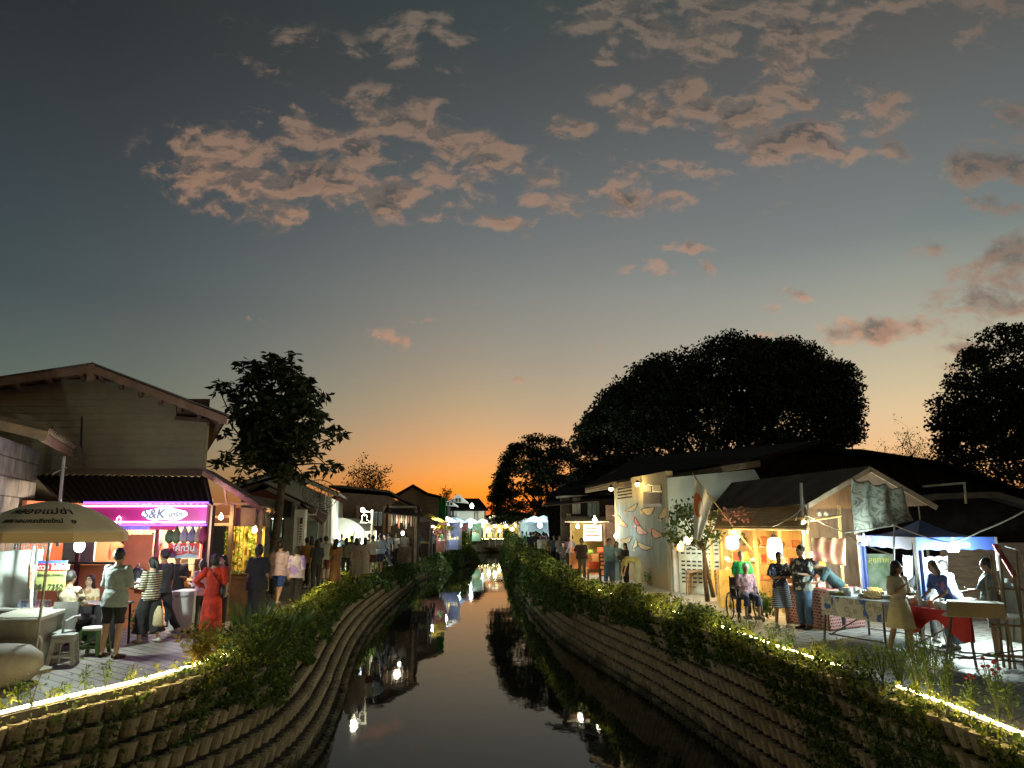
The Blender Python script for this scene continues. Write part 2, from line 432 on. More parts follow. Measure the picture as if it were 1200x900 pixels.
m_soil = mat('soil', (.07, .05, .035), 0.95, col2=(.03, .025, .018), scale=3, bump=.6)
m_ground = mat('ground_earth', (.10, .08, .06), 0.95, col2=(.05, .045, .03), scale=1.2, bump=.5)
def pave_mat(name, c1, c2, mort, w, h, rot, ms=0.012, off=0.5):
 m = bpy.data.materials.new(name); m.use_nodes = True; t = NT(m.node_tree); b = m.node_tree.nodes['Principled BSDF']
 tc = t.n('ShaderNodeTexCoord'); mp = t.n('ShaderNodeMapping', ins={'Vector': tc.outputs['Object']}); mp.inputs['Rotation'].default_value = (0, 0, rot)
 br = t.n('ShaderNodeTexBrick', ins={'Vector': mp.outputs[0], 'Color1': (*c1, 1), 'Color2': (*c2, 1), 'Mortar': (*mort, 1), 'Scale': 1.0, 'Mortar Size': ms, 'Brick Width': w, 'Row Height': h, 'Mortar Smooth': 0.2})
 br.offset = off
 nz = t.n('ShaderNodeTexNoise', ins={'Vector': tc.outputs['Object'], 'Scale': 1.3, 'Detail': 6.0, 'Roughness': 0.65})
 st = t.ramp(nz.outputs[0], [(0.3, .45), (0.6, 1.0)])
 col = t.mix(1.0, br.outputs[0], st, 'MULTIPLY'); t.link(col, b.inputs['Base Color'])
 rg = t.ramp(nz.outputs[0], [(0.3, .45), (0.7, .8)]); t.link(rg, b.inputs['Roughness'])
 nz2 = t.n('ShaderNodeTexNoise', ins={'Vector': tc.outputs['Object'], 'Scale': 40.0, 'Detail': 4.0})
 hh = t.math('ADD', t.math('MULTIPLY', br.outputs[1], -1.0), t.math('MULTIPLY', nz2.outputs[0], 0.35))
 bp = t.n('ShaderNodeBump', ins={'Strength': 0.7, 'Distance': 0.012, 'Height': hh}); t.link(bp.outputs[0], b.inputs['Normal'])
 return m
m_pl = pave_mat('left_paving', (.30, .27, .23), (.22, .20, .17), (.05, .045, .04), 0.95, 0.2, R(38), .014)
m_pr = pave_mat('right_paving', (.42, .41, .38), (.34, .33, .30), (.05, .05, .045), 0.46, 0.3, R(52), .014)
m_conc = mat('kerb_concrete', (.26, .23, .18), 0.9, col2=(.12, .10, .075), scale=4, bump=.4)

gm = MB()
def add_ng(pts, z):
 gm.add([(x, y, z) for x, y in pts], [tuple(range(len(pts)))])
lp = [tuple(p) for p in LT[::2]] + [tuple(LT[-1])]
rp = [tuple(p) for p in RT[::2]] + [tuple(RT[-1])]
add_ng(lp + [(900, 300), (900, 1600), (-900, 1600), (-900, -30)], -0.03)
add_ng(rp[::-1] + [(5.1, -30), (900, -30), (900, 120)], -0.03)
ground = gm.build('ground', m_ground); tag(ground, kind='structure')
def pave(line, name, m, widths, sign, y0, y1):
 mb = MB(); s0, s1 = line.s_at_y(y0), line.s_at_y(y1); ss = np.arange(s0, s1, 0.6); pts = line.at(ss); nn = line.nrm(ss)
 vs = []; n = len(ss)
 for a, p in enumerate(pts):
  w = np.interp(p[1], [x[0] for x in widths], [x[1] for x in widths])
  q = p - nn[a] * 0.10
  vs.append((q[0], q[1], 0.0)); vs.append((sign * 1.0 * w, p[1], 0.0))
 fs = [(2 * i, 2 * i + 1, 2 * i + 3, 2 * i + 2) for i in range(n - 1)]
 mb.add(vs, fs); o = mb.build(name, m); tag(o, kind='structure'); return o
pave(LL, 'promenade', m_pl, [(-20, 12), (12, 11.5), (40, 13), (90, 16)], -1, -20, 92)
pave(RL, 'promenade', m_pr, [(-20, 12), (20, 12), (30, 8), (95, 10)], 1, -20, 94)
def kerb(line, y0, y1, name):
 mb = MB(); s0, s1 = line.s_at_y(y0), line.s_at_y(y1); ss = np.arange(s0, s1, 0.5); pts = line.at(ss); nn = line.nrm(ss)
 sec = [(-0.12, -0.2), (-0.12, 0.05), (0.03, 0.05), (0.03, -0.2)]
 vs = [(p[0] + n[0] * a, p[1] + n[1] * a, z) for p, n in zip(pts, nn) for a, z in sec]
 k = len(sec); fs = [(i * k + j, i * k + (j + 1) % k, (i + 1) * k + (j + 1) % k, (i + 1) * k + j) for i in range(len(ss) - 1) for j in range(k)]
 mb.add(vs, fs); o = mb.build(name, m_conc); tag(o, kind='structure')
s_end_L = LL.s_at_y(119)
kerb(LL, -16, 119, 'kerb'); kerb(RL, -16, 109, 'kerb')
# ------------------------------------------------------------------ retaining walls of scalloped planter blocks
m_block = mat('wall_block', (.47, .39, .24), 0.92, col2=(.27, .22, .13), scale=2.2, bump=.5, bscale=30)
def _blockmat():
 m = m_block; t = NT(m.node_tree); b = m.node_tree.nodes['Principled BSDF']; src = b.inputs['Base Color'].links[0].from_socket
 tc = t.n('ShaderNodeTexCoord'); sp = t.n('ShaderNodeSeparateXYZ', ins={0: tc.outputs['Object']}); n1_ = t.n('ShaderNodeTexNoise', ins={'Vector': tc.outputs['Object'], 'Scale': 1.1, 'Detail': 7.0, 'Roughness': .7})
 n2_ = t.n('ShaderNodeTexNoise', ins={'Vector': tc.outputs['Object'], 'Scale': 9.0, 'Detail': 3.0})
 zz = t.math('ADD', sp.outputs[2], t.math('MULTIPLY', t.math('SUBTRACT', n1_.outputs[0], .5), .9))
 wet = t.n('ShaderNodeMapRange', ins={0: zz, 1: -1.45, 2: -1.75}); c = t.mix(wet.outputs[0], src, (.045, .045, .02))
 moss = t.ramp(n1_.outputs[0], [(.58, 0), (.70, .75)]); c = t.mix(moss, c, (.07, .08, .02)); c = t.mix(1.0, c, t.ramp(n2_.outputs[0], [(.35, .72), (.6, 1.0)]), 'MULTIPLY'); t.link(c, b.inputs['Base Color'])
_blockmat()
def block_wall(line, y0, y1, setb, label):
 mb = MB(); s0, s1 = line.s_at_y(y0), line.s_at_y(y1); r = random.Random(3)
 BW = 0.25
 for k in range(NC + 1):
  zt = -0.03 - k * CH; zb = zt - CH
  off = 0.05 + k * setb
  ss = np.arange(s0, s1, 0.8); pts = line.at(ss); nn = line.nrm(ss)
  sec = [(-0.05, zt - .03), (off + 0.02, zt - .03), (off + 0.02, zb - .06), (-0.05, zb - .06)]
  vs = [(p[0] + n[0] * a, p[1] + n[1] * a, z) for p, n in zip(pts, nn) for a, z in sec]
  mb.add(vs, [(i * 4 + j, i * 4 + j + 1, (i + 1) * 4 + j + 1, (i + 1) * 4 + j) for i in range(len(ss) - 1) for j in (0, 1, 2)], 1)
  s = s0 + (BW / 2 if k % 2 else 0)
  sb = np.arange(s, s1, BW); cen = line.at(sb); nb = line.nrm(sb)
  for c, n in zip(cen, nb):
   t = np.array([n[1], -n[0]]); j = r.uniform(-.012, .012); hz = r.uniform(-.008, .008); w = BW * r.uniform(.385, .445)
   fan = [(-w, 0.0), (-w * .97, .07), (-w * .6, .125), (0, .145), (w * .6, .125), (w * .97, .07), (w, 0.0)]
   ring = [c + n * (off + d + j + .02) + t * a for a, d in fan]
   ring2 = [c + n * (off + d * .72 + j + .0) + t * a * .86 for a, d in fan]
   inn = [c + n * (off + d * .6 + j) + t * a * .82 for a, d in fan]
   top = [(q[0], q[1], zt + hz) for q in ring]; bot = [(q[0], q[1], zb + .018) for q in ring2]
   it = [(q[0], q[1], zt + hz) for q in inn]; ib = [(q[0], q[1], zt - .05) for q in inn]
   fs = []
   for a in range(6):
    fs.append((a, a + 7, a + 8, a + 1)); fs.append((a, a + 1, a + 15, a + 14)); fs.append((a + 14, a + 15, a + 22, a + 21))
   mb.add(top + bot + it + ib, fs, 0)
   mb.add(ib, [tuple(range(7))], 1)
 o = mb.build('retaining_wall', [m_block, m_soil])
 return tag(o, label, 'wall')
block_wall(LL, -2, 119, 0.15, 'stepped planter block wall under the shop side promenade of the canal')
block_wall(RL, -2, 109, 0.085, 'steep planter block wall below the bamboo stall side of the canal')
m_wat = bpy.data.materials.new('canal_water'); m_wat.use_nodes = True; t = NT(m_wat.node_tree); b = m_wat.node_tree.nodes['Principled BSDF']
b.inputs['Base Color'].default_value = (.012, .013, .010, 1); b.inputs['Roughness'].default_value = 0.03; b.inputs['IOR'].default_value = 1.27
b.inputs['Specular IOR Level'].default_value = 0.5
tc = t.n('ShaderNodeTexCoord'); mp = t.n('ShaderNodeMapping', ins={'Vector': tc.outputs['Object']}); mp.inputs['Scale'].default_value = (1.0, .45, 1)
nz = t.n('ShaderNodeTexNoise', ins={'Vector': mp.outputs[0], 'Scale': 2.2, 'Detail': 3.0, 'Roughness': .5})
bp = t.n('ShaderNodeBump', ins={'Strength': 0.06, 'Distance': 0.05, 'Height': nz.outputs[0]}); t.link(bp.outputs[0], b.inputs['Normal'])
wm = MB(); wm.add([(-20, -30, WATER), (400, -30, WATER), (400, 140, WATER), (-20, 140, WATER)], [(0, 1, 2, 3)])
water = wm.build('water', m_wat); tag(water, kind='structure')
# ------------------------------------------------------------------ warm light lines along both kerbs
m_led = glow('led_glow', (1.0, .78, .36), 62.0)
def led(line, y0, y1, label, gaps, grp=None):
 root = thing('light_strip', label, 'light strip', (*line.at(line.s_at_y(y0)), 0.06))
 s0, s1 = line.s_at_y(y0), line.s_at_y(y1); mb = MB(); s = s0; r = random.Random(5)
 while s < s1:
  l = r.uniform(.9, 1.9); ss = np.linspace(s, s + l, 5); p = line.at(ss); n = line.nrm(ss)
  mid = p[2][1]
  if not any(a <= mid <= b_ for a, b_ in gaps) and (line is LL or mid < 16 or r.random() > .1):
   sg = r.uniform(-.012, .014); mb.tube([(q[0] + m_[0] * sg, q[1] + m_[1] * sg, 0.095 + sg * .6) for q, m_ in zip(p, n)], 0.0135, 6)
  s += l + r.uniform(.02, .07)
 mb.build('light_tube', m_led, root)
 cb = MB(); ss = np.arange(s0, s1, .5); p = line.at(ss)
 cb.tube([(q[0], q[1], .062) for q in p], .012, 4); cb.build('channel', mat('led_channel', (.3, .3, .28), .6, var=0), root)
led(LL, -15, 117, 'warm glowing light line along the shop side kerb of the canal', [(60, 66), (84, 92)])  # unseen stretch behind the camera added to light the canal walls
led(RL, -15, 98, 'warm glowing light line along the bamboo stall side kerb of the canal', [(10.0, 10.9), (36, 40)])  # likewise extended back out of view for its light on the blocks
# ------------------------------------------------------------------ foliage helpers
NR = np.random.default_rng(11)
def leaf_mat(name, c1, c2, trans=.35, rough=.55):
 m = bpy.data.materials.new(name); m.use_nodes = True; nt = m.node_tree; t = NT(nt); b = nt.nodes['Principled BSDF']
 tc = t.n('ShaderNodeTexCoord'); nz = t.n('ShaderNodeTexNoise', ins={'Vector': tc.outputs['Object'], 'Scale': 5.0, 'Detail': 3.0})
 col = t.ramp(nz.outputs[0], [(.35, c1), (.65, c2)]); t.link(col, b.inputs['Base Color']); b.inputs['Roughness'].default_value = rough
 b.inputs['Specular IOR Level'].default_value = .35
 tr = t.n('ShaderNodeBsdfTranslucent'); t.link(col, tr.inputs['Color'])
 mx = t.n('ShaderNodeMixShader', ins={0: trans}); t.link(b.outputs[0], mx.inputs[1]); t.link(tr.outputs[0], mx.inputs[2])
 t.link(mx.outputs[0], nt.nodes['Material Output'].inputs[0]); return m
lf_y = leaf_mat('leaf_yellow_green', (.20, .24, .03), (.32, .34, .05))
lf_g = leaf_mat('leaf_green', (.09, .16, .03), (.15, .23, .04))
lf_d = leaf_mat('leaf_dark_green', (.035, .065, .018), (.06, .10, .025))
lf_b = leaf_mat('leaf_broad', (.05, .10, .02), (.10, .17, .03))
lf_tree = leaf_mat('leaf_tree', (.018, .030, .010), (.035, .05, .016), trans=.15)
lf_cro = leaf_mat('leaf_croton', (.20, .13, .02), (.24, .22, .03))
m_stem = mat('plant_stem', (.07, .09, .02), .8, var=.2)
m_bark = mat('tree_bark', (.10, .075, .05), .95, col2=(.04, .03, .02), scale=8, bump=.8)
def leaves(cen, size, asp=0.45, up=0.25, dirs=None, spread=1.0, droop=0.0):
 """leaf-shaped quads at points cen (n,3)"""
 n = len(cen); size = np.broadcast_to(size, (n,))
 d = NR.normal(size=(n, 3)) * spread
 if dirs is not None: d += dirs
 d[:, 2] += up - droop
 d /= np.maximum(1e-6, np.linalg.norm(d, axis=1))[:, None]
 r = NR.normal(size=(n, 3)); w = np.cross(d, r); w /= np.maximum(1e-6, np.linalg.norm(w, axis=1))[:, None]
 L = size[:, None]; a = cen - d * L * .5; tip = cen + d * L * .5
 mid = cen + np.cross(w, d) * L * .08
 v = np.stack([a, mid + w * L * asp * .5, tip, mid - w * L * asp * .5], 1).reshape(-1, 3)
 q = np.arange(n * 4).reshape(n, 4)
 return v, q
def merge(parts):
 vs, qs, mi, o = [], [], [], 0
 for v, q, m in parts:
  vs.append(v); qs.append(q + o); mi.append(np.full(len(q), m)); o += len(v)
 return np.concatenate(vs), np.concatenate(qs), np.concatenate(mi)
def fnoise(x, seed):
 """smooth 1-D noise 0..1"""
 g = np.random.default_rng(seed).random(4096); i = np.floor(x).astype(int) % 4095; f = x - np.floor(x); f = f * f * (3 - 2 * f)
 return g[i] * (1 - f) + g[i + 1] * f
# ------------------------------------------------------------------ creepers and weeds covering the bank walls
def bank_cover(line, name, prof, setb, seed):
 """prof: rows (y, density, reach down 0..1 of wall, height above kerb, yellow)"""
 ys = [p[0] for p in prof]; parts = []
 smax = line.s_at_y(prof[-1][0]); smin = line.s_at_y(prof[0][0])
 s = smin
 S, CS = [], []
 while s < smax:
  y = float(line.at(s)[1]); d = max(4, y - 0)
  step = 0.02 * (d / 10) ** 0.9
  S.append(s); s += step
 S = np.array(S); y = line.at(S)[:, 1]
 dens = np.interp(y, ys, [p[1] for p in prof]); reach = np.interp(y, ys, [p[2] for p in prof]); hh = np.interp(y, ys, [p[3] for p in prof]); yel = np.interp(y, ys, [p[4] for p in prof])
 reach = reach * (0.55 + 0.8 * fnoise(S * 1.1, seed)) ; hh = hh * (0.35 + 1.2 * fnoise(S * 1.6, seed + 1))
 sc = np.clip(y / 11, .75, 5) ** 0.75
 per = 120
 idx = np.repeat(np.arange(len(S)), per)
 keep = NR.random(len(idx)) < dens[idx]
 idx = idx[keep]; n = len(idx)
 u = NR.random(n) ** 1.1                      # 0 top .. 1 deepest
 z_up = hh[idx] * NR.random(n) ** 1.5
 depth = u * reach[idx] * 1.8
 isup = NR.random(n) < np.clip(hh[idx] / (hh[idx] + reach[idx] * 1.4 + .01), 0, .7)
 z = np.where(isup, .03 + z_up, -.02 - depth)
 off = np.where(isup, NR.normal(0.05, .13, n), .06 + depth / CH * setb + NR.random(n) ** 2 * (.12 + .12 * hh[idx]))
 S2 = S[idx] + NR.normal(0, .08, n); p = line.at(S2); nr = line.nrm(S2)
 clump = fnoise(S2 * 3.1 + depth * 5, seed + 5)
 k2 = NR.random(n) < (.04 + 1.7 * clump ** 1.8)
 off = off + .14 * clump * NR.random(n)
 cen = np.stack([p[:, 0] + nr[:, 0] * off, p[:, 1] + nr[:, 1] * off, z], 1)[k2]
 idx = idx[k2]; n = len(cen); sz = .058 * sc[idx] * NR.uniform(.5, 1.5, n) * np.where(NR.random(n) < .06, 2.2, 1)
 v, q = leaves(cen, sz, up=.3)
 zz = cen[:, 2]
 cls = NR.random(n)
 mi = np.where((zz > -.25) & (cls < yel[idx]), 0, np.where(cls > .55, 2, 1))
 o = fast_mesh(name, v, q, [lf_y, lf_g, lf_d], mi=mi); o['kind'] = 'stuff'
 print(name, n)
 return o
bank_cover(LL, 'ground_cover', [(4, .16, .5, .05, .3), (9.5, .18, .55, .06, .3), (10.8, .35, .5, .12, .4), (11.8, .9, .38, .28, .5), (13, 1, .42, .36, .4), (16, 1, .42, .36, .4), (19, .9, .34, .18, .6), (24, .8, .30, .15, .7), (32, .85, .35, .25, .5), (45, 1, .6, .7, .4), (55, 1, .9, 1.2, .3), (70, 1, 1, 1.3, .3), (84, 1, 1, .9, .3), (90, .8, .5, .4, .4), (100, .4, .3, .3, .4), (114, .3, .3, .2, .4)], .15, 40)
bank_cover(RL, 'ground_cover', [(4, 1, .95, .12, .5), (8, 1, .95, .12, .5), (10.2, 1, .9, .14, .5), (11.2, .9, .5, .2, .5), (13, .8, .30, .28, .5), (15, .9, .34, .28, .5), (19, 1, .42, .34, .5), (24, 1, .45, .4, .45), (32, 1, .6, .5, .4), (45, 1, .9, .8, .35), (60, 1, 1, .9, .35), (75, 1, 1, 1.0, .35), (98, 1, 1, 1.2, .4)], .085, 60)
# ------------------------------------------------------------------ trees
def limb(mb, p, q, r0, r1, bend=.15, n=5, seg=7):
 p, q = np.array(p, float), np.array(q, float); L = np.linalg.norm(q - p)
 off = NR.normal(size=3) * L * bend; off[2] = abs(off[2]) * .6
 pts = [p + (q - p) * t + off * math.sin(PI * t) for t in np.linspace(0, 1, n)]
 mb.tube(pts, [r0 + (r1 - r0) * t for t in np.linspace(0, 1, n)], seg); return pts
def value3(p, seed, sc):
 g = np.random.default_rng(seed).random((32, 32, 32)); q = p / sc; i = np.floor(q).astype(int); f = q - i; f = f * f * (3 - 2 * f); out = 0
 for a in (0, 1):
  for b_ in (0, 1):
   for c_ in (0, 1):
    w = (f[:, 0] if a else 1 - f[:, 0]) * (f[:, 1] if b_ else 1 - f[:, 1]) * (f[:, 2] if c_ else 1 - f[:, 2])
    out = out + w * g[(i[:, 0] + a) % 32, (i[:, 1] + b_) % 32, (i[:, 2] + c_) % 32]
 return out
def dome_tree(label, cat, base, prof, depth, zlow, nclump, per, leaf, cr, hole, seed, trunk_r=.6, group=None, m=None, flat=.45):
 """broad crown: prof = [(x, top z)]; leaf clumps fill the volume under the profile, thinned by noise"""
 base = Vector(base); root = thing('tree', label, cat, base, group)
 xs = [p[0] for p in prof]; zs = [p[1] for p in prof]; x0, x1 = xs[0] + cr * .5, xs[-1] - cr * .5; zs = [z - cr * .25 for z in zs]; cx = (x0 + x1) / 2; hw = (x1 - x0) / 2
 n = nclump * 4; X = NR.uniform(x0, x1, n); rel = (X - cx) / hw; yy = NR.uniform(-1, 1, n) * np.sqrt(np.clip(1 - rel ** 2, 0, 1)); Y = base.y + yy * depth
 top = np.interp(X, xs, zs) * (.97 + .05 * fnoise(X / cr * .45 + 300, seed)); top = zlow + (top - zlow) * np.sqrt(np.clip(1 - .85 * yy ** 2, 0.02, 1))
 zl = zlow + (np.abs(rel) ** 2) * 0.0
 uu = NR.random(n); Z = zl + (top - zl) * (1 - uu ** 1.6 * 1.0)
 pts = np.stack([X, Y, Z], 1); k = value3(pts + 50, seed, cr * 2.6)
 shell = (Z - zl) / np.maximum(.1, top - zl)
 keep = (k > hole) | ((shell > .93) & (k > hole - .06)); pts = pts[keep][:nclump]
 cen = np.repeat(pts, per, 0); off = NR.normal(size=(len(cen), 3)); off = off / np.linalg.norm(off, axis=1)[:, None] * (NR.random(len(cen)) ** .45)[:, None] * cr * np.array([1, 1, flat]); cen = cen + off
 v, q = leaves(cen, leaf * NR.uniform(.6, 1.4, len(cen)), asp=.6, up=.1)
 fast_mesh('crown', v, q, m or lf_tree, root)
 tb = MB(); fork = np.array([base.x, base.y, base.z + (zlow - base.z) * .55 + .3])
 limb(tb, base, fork, trunk_r * 1.2, trunk_r * .8, .04, 5, 10)
 idx = NR.choice(len(pts), min(46, len(pts)), replace=False)
 for i in idx[:14]:
  mid = fork + (pts[i] - fork) * .55 + np.array([0, 0, .6]); limb(tb, fork, mid, trunk_r * .42, trunk_r * .2, .1)
  limb(tb, mid, pts[i], trunk_r * .2, .03, .12)
  for j in NR.choice(len(pts), 6, replace=False):
   if np.linalg.norm(pts[j] - mid) < hw * .7: limb(tb, mid, pts[j], trunk_r * .12, .025, .12, 4, 5)
 tb.build('trunk', m_bark, root, smooth=True); return root
def prof_px(pts, Y): return [(P(x, y, Y).x, P(x, y, Y).z) for x, y in pts]
big = prof_px([(668, 560), (676, 520), (688, 492), (705, 462), (725, 438), (752, 420), (785, 408), (815, 398), (850, 393), (885, 397), (920, 401), (948, 412), (968, 424), (982, 444), (993, 468), (999, 492), (1004, 515), (1006, 540)], 60)
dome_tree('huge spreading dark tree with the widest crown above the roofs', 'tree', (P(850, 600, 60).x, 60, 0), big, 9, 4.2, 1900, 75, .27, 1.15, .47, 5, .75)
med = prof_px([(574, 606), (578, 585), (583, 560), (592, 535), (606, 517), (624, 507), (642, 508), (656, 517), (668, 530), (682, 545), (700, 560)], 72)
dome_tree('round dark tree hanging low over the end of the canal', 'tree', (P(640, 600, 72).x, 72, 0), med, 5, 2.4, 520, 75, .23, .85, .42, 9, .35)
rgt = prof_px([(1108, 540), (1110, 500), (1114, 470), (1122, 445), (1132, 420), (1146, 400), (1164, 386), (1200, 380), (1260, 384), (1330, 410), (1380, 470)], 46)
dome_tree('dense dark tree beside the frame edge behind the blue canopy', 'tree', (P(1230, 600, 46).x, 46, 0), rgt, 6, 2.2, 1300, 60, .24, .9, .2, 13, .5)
mid_ = prof_px([(655, 600), (668, 560), (690, 540), (720, 532), (760, 530), (800, 545)], 64)
dome_tree('lower dark tree filling in beneath the widest crown', 'tree', (P(720, 600, 64).x, 64, 0), mid_, 4, 1.5, 420, 55, .3, .9, .25, 17, .3)
def rosette_tree():
 Y = 24.0; base = Vector((P(322, 640, Y).x, Y, 0)); root = thing('tree', 'tall leafy tree with big drooping leaves beside the gabled house', 'tree', base)
 tips = [(268, 452), (260, 448), (272, 475), (262, 540), (285, 545), (255, 542), (262, 505), (282, 520), (290, 500), (283, 430), (295, 425), (318, 416), (330, 422), (345, 430), (352, 440), (365, 455), (380, 462), (372, 470), (378, 488), (360, 495), (392, 500), (398, 508), (385, 518), (372, 530), (395, 545), (388, 550), (372, 548), (355, 556), (345, 550), (300, 555), (310, 548), (330, 560), (275, 462), (288, 447), (340, 415), (305, 432), (366, 478), (384, 505), (300, 520), (296, 480), (352, 520), (256, 455), (266, 532), (348, 470), (280, 560)]
 parts = []; tb = MB(); tips3 = []
 for x, y in tips: tips3.append(P(x, y, Y + NR.uniform(-1.2, 1.2)))
 for _ in range(210):
  a = NR.uniform(0, 2 * PI); rr = math.sqrt(NR.random()); px = 325 + math.cos(a) * rr * 50; py = 488 + math.sin(a) * rr * 64
  tips3.append(P(px, py, Y + NR.uniform(-1.5, 1.5)))
 for t3 in tips3:
  c = np.array(t3); n = 20; d = NR.normal(size=(n, 3)); d[:, 2] = -abs(d[:, 2]) * .8 + .15; d /= np.linalg.norm(d, axis=1)[:, None]
  cen = c + d * .17 + NR.normal(size=(n, 3)) * .07
  v, q = leaves(cen, .33 * NR.uniform(.7, 1.2, n), asp=.38, up=0, dirs=d * 3.2, spread=.35); parts.append((v, q, 0))
 v, q, mi = merge(parts); fast_mesh('crown', v, q, [lf_tree], root, mi=mi)
 t0 = P(322, 640, Y); t1 = P(328, 590, Y); t2 = P(331, 560, Y); t3 = P(325, 500, Y)
 tb.tube([base, t0, t1, t2, P(328, 530, Y), t3], [.17, .15, .13, .12, .10, .07], 9)
 for tp in tips3[:60]:
  s = t2.lerp(t3, NR.random()); limb(tb, s, tp, .045, .012, .12, 4, 5)
 tb.build('trunk', m_bark, root, smooth=True)
rosette_tree()
def twig_tree(label, px, pyb, pyt, wpx, Y, nleaf, leaf, name='tree', cat='tree', m=None, seed=1, r0=.09):
 base = Vector((P(px, pyb, Y).x, Y, 0)); root = thing(name, label, cat, base); tb = MB(); top = P(px, pyt, Y); cz = P(px, pyb, Y).z; W = wpx * Y / F / 2
 st = np.array((base.x, Y, max(0, cz))); tb.tube([base, st, st + np.array((0, 0, .3))], [r0, r0 * .8, r0 * .6], 7); ends = []
 for i in range(16):
  a = NR.uniform(0, 2 * PI); rr = NR.uniform(.2, 1) ; e = np.array((base.x + math.cos(a) * rr * W, Y + math.sin(a) * rr * W, cz + (top.z - cz) * math.sqrt(1 - min(.96, rr ** 2)) * NR.uniform(.6, 1.0)))
  pts = limb(tb, st, e, r0 * .5, .012, .12, 5, 5)
  for k in range(7):
   b0 = pts[NR.integers(2, 5)]; e2 = b0 + NR.normal(size=3) * W * .28 + np.array((0, 0, W * .1)); limb(tb, b0, e2, .014, .005, .1, 3, 4); ends.append(e2)
  ends.append(e)
 ends = np.array(ends); cen = ends[NR.integers(0, len(ends), nleaf)] + NR.normal(size=(nleaf, 3)) * W * .1
 v, q = leaves(cen, leaf * NR.uniform(.6, 1.4, nleaf), asp=.45, up=.1); fast_mesh('crown', v, q, m or lf_tree, root)
 tb.build('trunk', m_bark, root); return root
twig_tree('thin leafy tree rising behind the dark timber house', 433, 580, 548, 54, 62, 1500, .2)
twig_tree('small twiggy tree behind the brown hip roofed house', 522, 590, 572, 20, 95, 400, .2)
twig_tree('sparse twiggy tree against the orange sky between two big dark crowns', 1062, 560, 502, 70, 58, 900, .16)
def flag_tree():
 Y = 21.5; base = Vector((P(829, 702, Y).x, Y, 0)); root = thing('tree', 'small glossy leaved tree with leaning trunks beside the white and red flag', 'tree', base)
 tb = MB(); f0 = P(825, 645, Y)
 tb.tube([base, P(826, 675, Y), f0, P(820, 625, Y)], [.07, .06, .05, .04], 7); tb.tube([P(836, 700, Y) * 1.0, P(830, 672, Y), P(824, 645, Y), P(818, 620, Y)], [.06, .05, .045, .03], 7)
 cs = []
 for px, py, r in [(800, 600, 12), (790, 612, 11), (785, 628, 9), (810, 595, 10), (806, 615, 14), (822, 606, 10), (800, 628, 12), (815, 622, 10), (833, 600, 8), (838, 612, 10), (842, 626, 8), (830, 630, 9), (794, 600, 8), (812, 632, 8), (826, 592, 6), (792, 636, 5)]:
  c = P(px, py, Y + NR.uniform(-.5, .5)); rr = r * Y / F
  cs.append(np.array(c) + NR.normal(size=(44, 3)) * rr * .55); limb(tb, f0, c, .025, .008, .1, 4, 4)
 cen = np.concatenate(cs); v, q = leaves(cen, .13 * NR.uniform(.7, 1.3, len(cen)), asp=.6, up=.2); fast_mesh('crown', v, q, [lf_d], root)
 tb.build('trunk', m_bark, root, smooth=True)
flag_tree()
# ------------------------------------------------------------------ people
_wt = bpy.data.textures.new('cloth_folds', 'CLOUDS'); _wt.noise_scale = 0.11; _wt.noise_depth = 3
def remeshed(mb, name, m, parent, vox, smooth=2, fold=0.0, mi_keep=False):
 me = bpy.data.meshes.new(name); me.from_pydata([tuple(v) for v in mb.v], [], mb.f); me.update()
 o = bpy.data.objects.new(name, me); C.objects.link(o)
 r = o.modifiers.new('r', 'REMESH'); r.mode = 'VOXEL'; r.voxel_size = vox; r.use_smooth_shade = True
 if smooth:
  s = o.modifiers.new('s', 'SMOOTH'); s.factor = .5; s.iterations = smooth
 if fold:
  d = o.modifiers.new('d', 'DISPLACE'); d.texture = _wt; d.strength = fold; d.mid_level = .5; d.texture_coords = 'LOCAL'
 dg = bpy.context.evaluated_depsgraph_get(); dg.update()
 m2 = bpy.data.meshes.new_from_object(o.evaluated_get(dg)); m2.name = name
 o.modifiers.clear(); o.data = m2; bpy.data.meshes.remove(me)
 m2.materials.clear(); m2.materials.append(m)
 m2.polygons.foreach_set('use_smooth', [True] * len(m2.polygons))
 o.parent = parent; return o
ARMS = dict(hang=((.13, -.03, -1), (.06, .14, -1)), hold=((.18, .05, -1), (-.3, .9, .12)), chest=((.22, .18, -1), (-.55, .5, .6)), cross=((.28, .3, -1), (-.95, .42, .08)),
   hip=((.62, -.2, -.75), (-.72, .3, -.6)), reach=((.1, .6, -.8), (-.12, .95, -.15)), back=((.1, -.38, -1), (-.75, -.1, -.3)), swing=((.12, .28, -1), (.02, .5, -.9)), swingb=((.14, -.32, -1), (.06, -.1, -1)),
   phone=((.2, .25, -1), (-.35, .55, .75)), table=((.15, .45, -.8), (-.25, .9, -.1)), push=((.2, .25, -1), (0, .95, -.25)), down=((.08, .25, -1), (-.05, .3, -1)), face=((.25, .35, -.8), (-.3, .25, 1)))
LEGS = dict(stand=((2, 3, 3), (-2, 4, 4)), walk=((20, 6, 1), (-16, 20, 1)), step=((12, 8, 1), (-10, 10, 1)), wide=((3, 3, 8), (-3, 4, 8)), sit=((84, 82, 8), (84, 84, 8)), sitf=((80, 60, 10), (82, 66, 10)), close=((1, 2, 0), (-1, 3, 0)))
